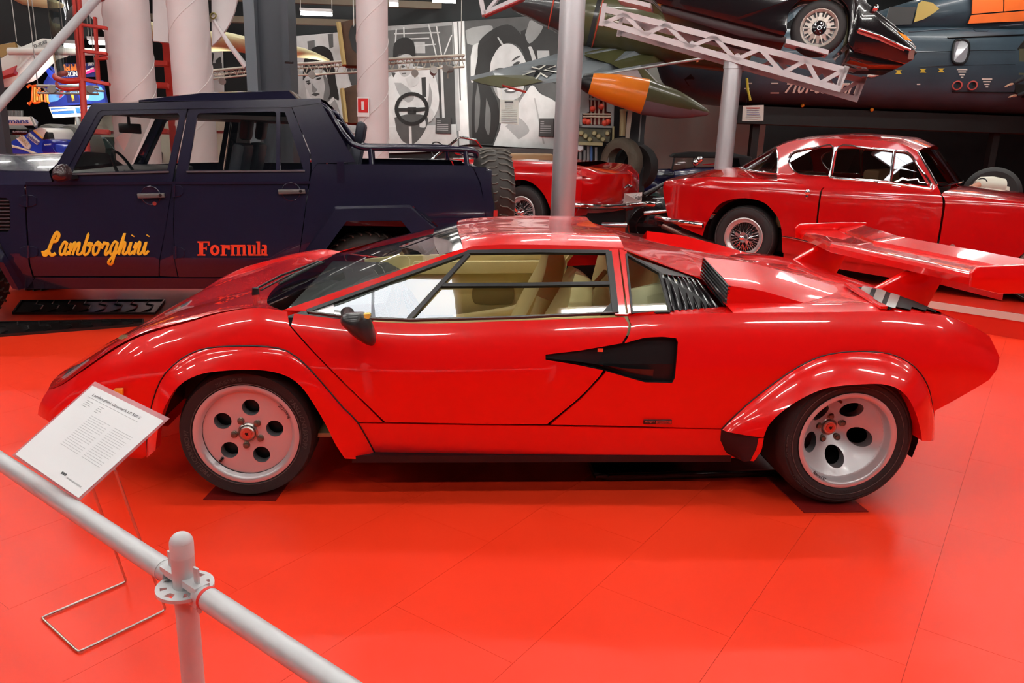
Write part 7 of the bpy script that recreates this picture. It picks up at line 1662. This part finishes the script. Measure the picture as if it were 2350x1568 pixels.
A, B, C_ = fq(102, 334, -.06), fq(118, 333, -.06), fq(102, 330.5, -.06); bezier_text('team_lettering', 'RENAULT', .1, M_WHITE, basis(A, B-A, C_-A), FC, .002, fit=((B-A).length, (C_-A).length))
A, B, C_ = fq(62, 315, -.03), fq(88, 332, -.03), fq(65, 308, -.03); bezier_text('team_lettering', 'Rothmans', .1, mat('ink_blue', (.02, .03, .2), .5), basis(A, B-A, C_-A), FC, .002, fit=((B-A).length, (C_-A).length))
A, B, C_ = fq(42, 318, -.03), fq(62, 338, -.03), fq(50, 313, -.03); bezier_text('team_lettering', 'RENAULT', .1, mat('gold_ink', (.6, .4, .2), .5), basis(A, B-A, C_-A), FC, .002, fit=((B-A).length, (C_-A).length))
WGf = fc_('rear_wing', [(-40, 266), (68, 268), (77, 288), (-40, 288)], -.2, .06, M_FW)
A, B, C_ = fq(-26, 283, -.23), fq(66, 283, -.23), fq(-26, 273, -.23); bezier_text('wing_lettering', 'Rothmans', .2, mat('ink_blue', (.02, .03, .2), .5), basis(A, B-A, C_-A), WGf, .002, .1, bold=.004, fit=((B-A).length, (C_-A).length))
MB().prism([fq(68, 267, -.2), fq(80, 276, .3), fq(84, 280, .3), fq(82, 294, .3), fq(78, 290, -.2)], fn*.03).build('wing_endplate', mat('endplate', (.25, .25, .22), .4), FC, 0)
fc_('lower_wing', [(0, 296), (66, 296), (66, 310), (0, 310)], .1, .1, M_BLKG); A, B, C_ = fq(30, 304, .08), fq(62, 304, .08), fq(30, 300, .08); bezier_text('wing_lettering', 'Rothmans', .1, M_WHITE, basis(A, B-A, C_-A), FC, .002, fit=((B-A).length, (C_-A).length))
for (x, y, w) in ((128, 328, .75), (178, 345, .6), (18, 322, .7), (-60, 345, .0)):
    c = fq(x, y, w); MB().lathe([(0, .1), (.16, .12), (.18, .15), (.30, .14), (.32, .08), (.32, -.16), (.2, -.18)], Vector((c.x, c.y, max(fq(60, 394).z+.32, c.z-.1))), -fn, 32).build('slick_tyre', mat('slick', (.12, .115, .10), .5), FC, 40)
fc_('floor_tray', [(-60, 357), (160, 357), (160, 372), (-60, 372)], .0, .9, M_BLK)
FP = tag(MB().prism([Vector((*fq(-80, 372, -.3).to_tuple()[:2], 0)), Vector((*fq(160, 372, -.3).to_tuple()[:2], 0)), Vector((*fq(160, 372, 1.0).to_tuple()[:2], 0)), Vector((*fq(-80, 372, 1.0).to_tuple()[:2], 0))], (0, 0, fq(60, 394).z)).build('car_plinth', M_DARK, None, 0), 'dark plinth carrying the blue and white race car', 'plinth')
# dark steel post at the picture's left edge
dp = atD(4, 320, 8.6); DPo = thing('dark_post', 'narrow dark steel post beside the race car wing', 'post', (dp.x, dp.y, 0)); MB().bar((dp.x, dp.y, 0), (dp.x, dp.y, CEIL-.02), .13, .13, (0, 1, 0)).build('post_shaft', M_BEAM, DPo, 0)
# dark old car seen through the pickup's cabin
dc = atD(235, 345, 11.6); DC = thing('dark_green_car', 'dark green car glimpsed through the pickup windows', 'car', (dc.x, dc.y, 0)); q = lambda x, y, w=0.: atP(x, y, dc+fn*w, fn)
MB().prism([q(*p) for p in [(190, 365), (205, 345), (215, 318), (240, 314), (262, 340), (300, 350), (300, 400), (190, 400)]], fn*1.4).build('body', mat('deep_green', (.006, .016, .012), .15, 0, .8), DC, 30, bevel=.02)
MB().prism([q(*p, -.01) for p in [(218, 322), (240, 318), (256, 340), (212, 343)]], fn*.01).build('side_window', mat('dark_pane', (.02, .05, .045), .06, 0, .8), DC, 0)
for u in (210, 285): c = q(u, 398, .05); MB().lathe([(0, .02), (.2, .02), (.32, 0), (.33, -.08), (.33, -.16)], Vector((c.x, c.y, .33)), -fn, 24).build('wheel', M_RUB, DC, 40)
# ------------------------------------------------------------------ gliders under the roof
GL = thing('glider', 'old cream glider with registration D-8088 hanging at the left', 'glider', atD(40, 130, 12))
gq = lambda x, y, w=0.: atD(x, y, 12+w)
M_GLC = mat('glider_cream', (.62, .60, .40), .4, var=.05)
MB().prism([gq(*p) for p in outline([(-40, 120), [(0, 100), (30, 96), (36, 110)], (95, 86), (122, 88), (118, 104), [(90, 112), (66, 135), (40, 160), (4, 172), (-40, 180)]])], CF*.5).build('hull', mat('glider_white', (.66, .65, .60), .4), GL, 30, bevel=.04)
MB().prism([gq(*p, -.01) for p in [(-40, 122), (2, 102), (34, 97), (38, 110), (4, 132), (-40, 150)]], CF*.05).build('wood_nose', mat('glider_wood', (.25, .14, .03), .4), GL, 0)
MB().prism([gq(*p, -.02) for p in [(-40, 172), (4, 164), (38, 150), (30, 168), (2, 176), (-40, 184)]], CF*.1).build('red_keel', mat('keel_red', (.45, .04, .04), .4), GL, 0)
MB().tube([gq(20, 118, -.2), gq(120, 118, -.2), gq(330, 121, -.2)], .055, 12).build('wing_spar', mat('glider_white', (.66, .65, .60), .4), GL, 60)
A, B, C_ = gq(79, 111, -.03), gq(109, 99, -.03), gq(79, 103, -.03); bezier_text('registration', 'D-8088', .2, M_INK, basis(A, B-A, C_-A), GL, .002, .15, fit=((B-A).length, (C_-A).length))
for x in (38, 84): MB().cyl(gq(x, 95, .2), Vector((*gq(x, 95, .2).to_tuple()[:2], CEIL)), .008, n=5).build('hanger_wire', M_STEEL, GL, 40)
GW = thing('glider_wing', 'pale yellow glider wing hanging below the dark roof', 'wing', atD(380, 60, 12.6))
wpt = [(30, -16), (60, 0), (110, 14), (160, 26), (230, 40), (440, 92), (520, 95), (600, 110), (700, 122), (757, 140)]; wr = [.14, .15, .15, .15, .15, .15, .15, .13, .08, .02]
lp_ = [atD(x, y, 12.8) for x, y in wpt]; rows = []
for c, r in zip(crom(lp_, 3), np.interp(np.linspace(0, 1, 28), np.linspace(0, 1, 10), wr)):
    rows.append([c+CU*(r*.8*math.sin(a))+CF*(r*2.0*math.cos(a)) for a in [2*math.pi*k/14 for k in range(14)]])
MB().grid(rows, cv=True).build('wing_panel', mat('glider_yellow', (.62, .57, .32), .4), GW, 60)
for x, y in ((110, 14), (600, 108)): c = atD(x, y, 12.8); MB().cyl(c, (c.x, c.y, CEIL), .008, n=5).build('hanger_wire', M_STEEL, GW, 40)
# ------------------------------------------------------------------ old radiators hung beside the third column
def radiator(pts, hole, D, lab):
    o = thing('old_radiator', lab, 'radiator', atD(*pts[0], D)); q = lambda x, y, w=0.: atD(x, y, D+w)
    MB().prism([q(*p) for p in pts], CF*.12).build('radiator_shell', mat('rusty_brass', (.075, .035, .018), .5, .3, var=.5, vscale=8), o, 30, bevel=.01)
    e = [pts[0], pts[-1]]; MB().tube([q(*pts[0], -.01), q(*pts[-1], -.01)], .035, 6).build('brass_edge', mat('brass_edge', (.42, .30, .12), .4, .5), o, 0)
    if hole: MB().prism([q(*p, -.02) for p in outline([hole])], CF*.02).build('radiator_mouth', M_BLK, o, 0)
    wx = 812 if hole else 852
    MB().cyl(q(wx, pts[0][1]+20), Vector((*q(wx, 0).to_tuple()[:2], CEIL)), .008, n=5).build('hanger_wire', M_STEEL, o, 0)
    return o
radiator([(777, 52), (815, 42), (840, 44), (846, 152), (790, 150)], [(800, 80), (808, 58), (830, 56), (840, 90), (826, 124), (808, 112)], 10.4, 'rusty brass radiator shell with a dark round mouth, hung above the other radiator')
radiator([(785, 204), (815, 194), (860, 196), (860, 284), (794, 282)], None, 10.4, 'dark rusty radiator block hung below the brass one beside the column')
# ------------------------------------------------------------------ lighting trusses with spotlights
def light_truss(a, b, D0, D1, h, lab, spots, nseg):
    o = thing('lighting_truss', lab, 'truss', atD(*a, D0)); A, B = atD(*a, D0), atD(*b, D1); dn = Vector((0, 0, -h)); dp_ = CF*.18
    m = mat('truss_cream', (.42, .38, .32), .4, .4)
    for off in (Vector((0, 0, 0)), dn, dp_): MB().cyl(A+off, B+off, .022 if off.length < .01 else .016, n=8).build('truss_chord', m, o, 40)
    for k in range(nseg):
        t0, t1 = k/nseg, (k+1)/nseg
        MB().tube([A.lerp(B, t0)+dn, A.lerp(B, (t0+t1)/2), A.lerp(B, t1)+dn], .008, 5).build('truss_lacing', m, o, 0)
        MB().tube([A.lerp(B, t0), A.lerp(B, (t0+t1)/2)+dp_, A.lerp(B, t1)], .008, 5).build('truss_lacing', m, o, 0)
    for t in (.02, .98): c = A.lerp(B, t); MB().cyl(c, (c.x, c.y, CEIL), .008, n=5).build('hanger_wire', M_STEEL, o, 0)
    for (x, y, D, aim, pw) in spots:
        c = atD(x, y, D); d = (Vector(aim)-c).normalized()
        S = MB().cyl(c-d*.10, c+d*.10, .055, n=16).build('spotlight', mat('spot_body', (.30, .28, .26), .4, .4), o, 40)
        MB().lathe([(0, 0), (.05, 0)], c+d*.102, d, 16).build('spot_lens', mat('spot_lens', (1, 1, 1), .4, emit=(1, .95, .86), estr=8), S, 0)
        MB().cyl(c, Vector((c.x, c.y, A.z-h)), .012, n=6).build('spot_stem', m, S, 0)
        L_ = bpy.data.lights.new('spot_light', 'SPOT'); L_.energy = pw; L_.spot_size = math.radians(70); L_.spot_blend = .6; L_.shadow_soft_size = .06; L_.color = (1, .95, .88)
        lo = bpy.data.objects.new('spot_light', L_); COL.objects.link(lo); lo.matrix_world = Matrix.Translation(c+d*.34) @ d.to_track_quat('-Z', 'Y').to_matrix().to_4x4()
        lo.parent = S
    return o
light_truss((480, 163), (573, 154), 12.0, 12.2, .12, 'cream lighting truss with one spotlight left of the steel beam', [(510, 186, 12.0, on_wall(495, 160), 250)], 6)
light_truss((664, 148), (1066, 127), 12.2, 11.9, .17, 'long cream lighting truss hanging before the photos', [(716, 172, 12.0, on_wall(745, 200), 170), (952, 168, 11.8, on_wall(950, 170), 150), (995, 163, 11.8, on_wall(965, 250), 150), (1028, 158, 11.7, on_wall(1170, 170), 200)], 22)
light_truss((84, 197), (225, 200), 11.2, 11.4, .10, 'short cream lighting truss before the race billboard', [(205, 205, 11.3, lq(165, 215), 90), (120, 205, 11.3, lq(140, 215), 90)], 6)
# roof beams
for k, (a, b, D) in enumerate((((664, 28), (822, 6), 15.), ((0, 30), (540, -40), 15.5), ((380, 40), (575, 60), 16.))):
    A, B = atD(*a, D), atD(*b, D); z = min(CEIL-.3, max(A.z, B.z)); d = (B-A); d.z = 0; d.normalize(); A.z = B.z = min(z, CEIL-.2)
    RBm = tag(MB().bar(A-d*4, B+d*4, .14, .12).build('roof_beam', mat('roof_beam', (.12, .095, .065), .6), None, 0), ('pale roof beam over the photo of a man', 'pale roof beam above the hanging glider wing', 'pale roof beam behind the white tube columns')[k], 'beam')

# lit tubes that show between the exhibits
for k, (a, b, D, lab) in enumerate((((690, 31), (762, 22), 13.5, 'lit fluorescent tube under the roof beam above the photo of a man'), ((893, 11), (914, 7), 13.5, 'short glimpse of a lit tube beside the third white column'), ((992, 2), (1046, -4), 13.0, 'lit tube at the roof above the driver photo'), ((148, 106), (176, 100), 11.6, 'lit tube glowing behind the curved clear pane'), ((205, 98), (250, 90), 11.6, 'lit tube between the red cabin frame and the white tube'))):
    A, B = atD(*a, D), atD(*b, D); B.z = A.z; t = thing('ceiling_lamp', lab, 'lamp', (A+B)/2)
    MB().bar(A+Vector((0, 0, .06)), B+Vector((0, 0, .06)), .14, .05).build('lamp_housing', M_HOUS, t, 0); MB().cyl(A, B, .025, n=8).build('tube', mat('lit_tube_dim', (1, 1, 1), .4, emit=(1, .98, .94), estr=14), t, 40)
    for q in (A, B): MB().cyl(q+Vector((0, 0, .08)), (q.x, q.y, CEIL), .006, n=5).build('lamp_wire', M_STEEL, t, 0)
# ================================================================== mannequin in the helicopter's doorway: only forearms and hands reach into the picture
def skin_body(name, joints, edges, m, parent, sub=1):
    me = bpy.data.meshes.new(name); me.from_pydata([tuple(j[0]) for j in joints], edges, []); o = bpy.data.objects.new(name, me); COL.objects.link(o)
    md = o.modifiers.new('skin', 'SKIN'); sv = me.skin_vertices[0].data
    for k, j in enumerate(joints): sv[k].radius = (j[1], j[1])
    sv[0].use_root = True; ss = o.modifiers.new('sub', 'SUBSURF'); ss.levels = sub; ss.render_levels = sub
    dg = bpy.context.evaluated_depsgraph_get(); m2 = bpy.data.meshes.new_from_object(o.evaluated_get(dg)); bpy.data.objects.remove(o)
    m2.polygons.foreach_set('use_smooth', [True]*len(m2.polygons)); m2.materials.clear(); return link(name, m2, m, parent)
py_ = 10.95; q = lambda x, y, w=0.: atY(x, y, py_+w)
pel = q(2418, 214, .25)
PN = thing('person', 'seated person in dark overalls reaching out of the helicopter doorway', 'person', pel)
K = Vector((0, 0, 1)); X_ = Vector((1, 0, 0)); Yv = Vector((0, 1, 0))
w1, w2 = q(2326, 192), q(2334, 219)
J = [(pel, .15), (pel+K*.28, .15), (pel+K*.50-X_*.04, .14), (pel+K*.60-X_*.05, .06), (pel+K*.66-X_*.06, .05),
     (pel+K*.47-X_*.06-Yv*.17, .06), (q(2362, 172, -.1), .05), (w1, .032), (pel+K*.47-X_*.06+Yv*.15, .06), (q(2372, 208, .0), .05), (w2, .032),
     (pel-X_*.03-Yv*.12, .10), (pel-X_*.12-Yv*.48, .075), (pel-X_*.12-Yv*.48-K*.42, .05), (pel+X_*.12-Yv*.12, .10), (pel+X_*.12-Yv*.48, .075), (pel+X_*.12-Yv*.48-K*.42, .05)]
E_ = [(0, 1), (1, 2), (2, 3), (3, 4), (2, 5), (5, 6), (6, 7), (2, 8), (8, 9), (9, 10), (0, 11), (11, 12), (12, 13), (0, 14), (14, 15), (15, 16)]
BD = skin_body('body', J, E_, mat('dark_overalls', (.02, .022, .026), .8), PN)
M_SKIN = mat('skin', (.48, .27, .18), .5)
hd = pel+K*.78-X_*.08
MB().sphere(hd, .105, 16, 12, (.85, .8, 1.1)).sphere(hd+Vector((-.02, -.085, -.01)), .018, 8, 6).sphere(hd+Vector((.09, 0, -.01)), .025, 8, 6, (.4, .8, 1)).sphere(hd+Vector((-.09, 0, -.01)), .025, 8, 6, (.4, .8, 1)).build('head', M_SKIN, PN, 60, weld=False)
for sx_ in (-.035, .035): MB().sphere(hd+Vector((sx_, -.078, .01)), .012, 8, 6).build('eye', M_INK, PN, 60)
MB().sphere(hd+Vector((0, .015, .03)), .11, 16, 8, (.9, .85, 1.0)).build('hair', mat('hair_brown', (.05, .03, .02), .7), PN, 60)
for w, d in ((w1, (q(2302, 199)-w1)), (w2, (q(2311, 222)-w2))):
    d = d.normalized(); s_ = d.cross(K).normalized(); u_ = s_.cross(d)
    JJ = [(w, .026), (w+d*.05, .030), (w+d*.085, .028)]; EE = [(0, 1), (1, 2)]
    for k, (o_, L_) in enumerate(((-.030, .055), (-.010, .068), (.010, .064), (.030, .048))):
        a = len(JJ); JJ += [(w+d*.10+s_*o_, .0095), (w+d*(.10+L_*.55)+s_*o_-u_*.006, .009), (w+d*(.10+L_)+s_*o_-u_*.022, .0075)]; EE += [(2, a), (a, a+1), (a+1, a+2)]
    a = len(JJ); JJ += [(w+d*.055+s_*.042, .011), (w+d*.085+s_*.062-u_*.008, .009)]; EE += [(1, a), (a, a+1)]
    skin_body('hand', JJ, EE, M_SKIN, PN)
# the doorway it sits in
DWp = [q(*p, .28) for p in [(2336, 110), (2352, 92), (2480, 88), (2480, 216), (2330, 214), (2328, 150)]]
MB().prism(DWp, (0, .02, 0)).build('doorway', mat('doorway_dark', (.012, .014, .012), .8), HELI, 0)
MB().prism([q(*p, .26) for p in [(2340, 112), (2480, 106), (2480, 172), (2338, 172)]], (0, .01, 0)).build('cabin_lining', mat('cabin_olive', (.09, .10, .06), .7), HELI, 0)
MB().prism([q(2380, 216, -.02), q(2480, 218, -.02), q(2480, 224, -.02), q(2380, 222, -.02)], (0, .5, 0)).build('door_step', M_BLK, HELI, 0)
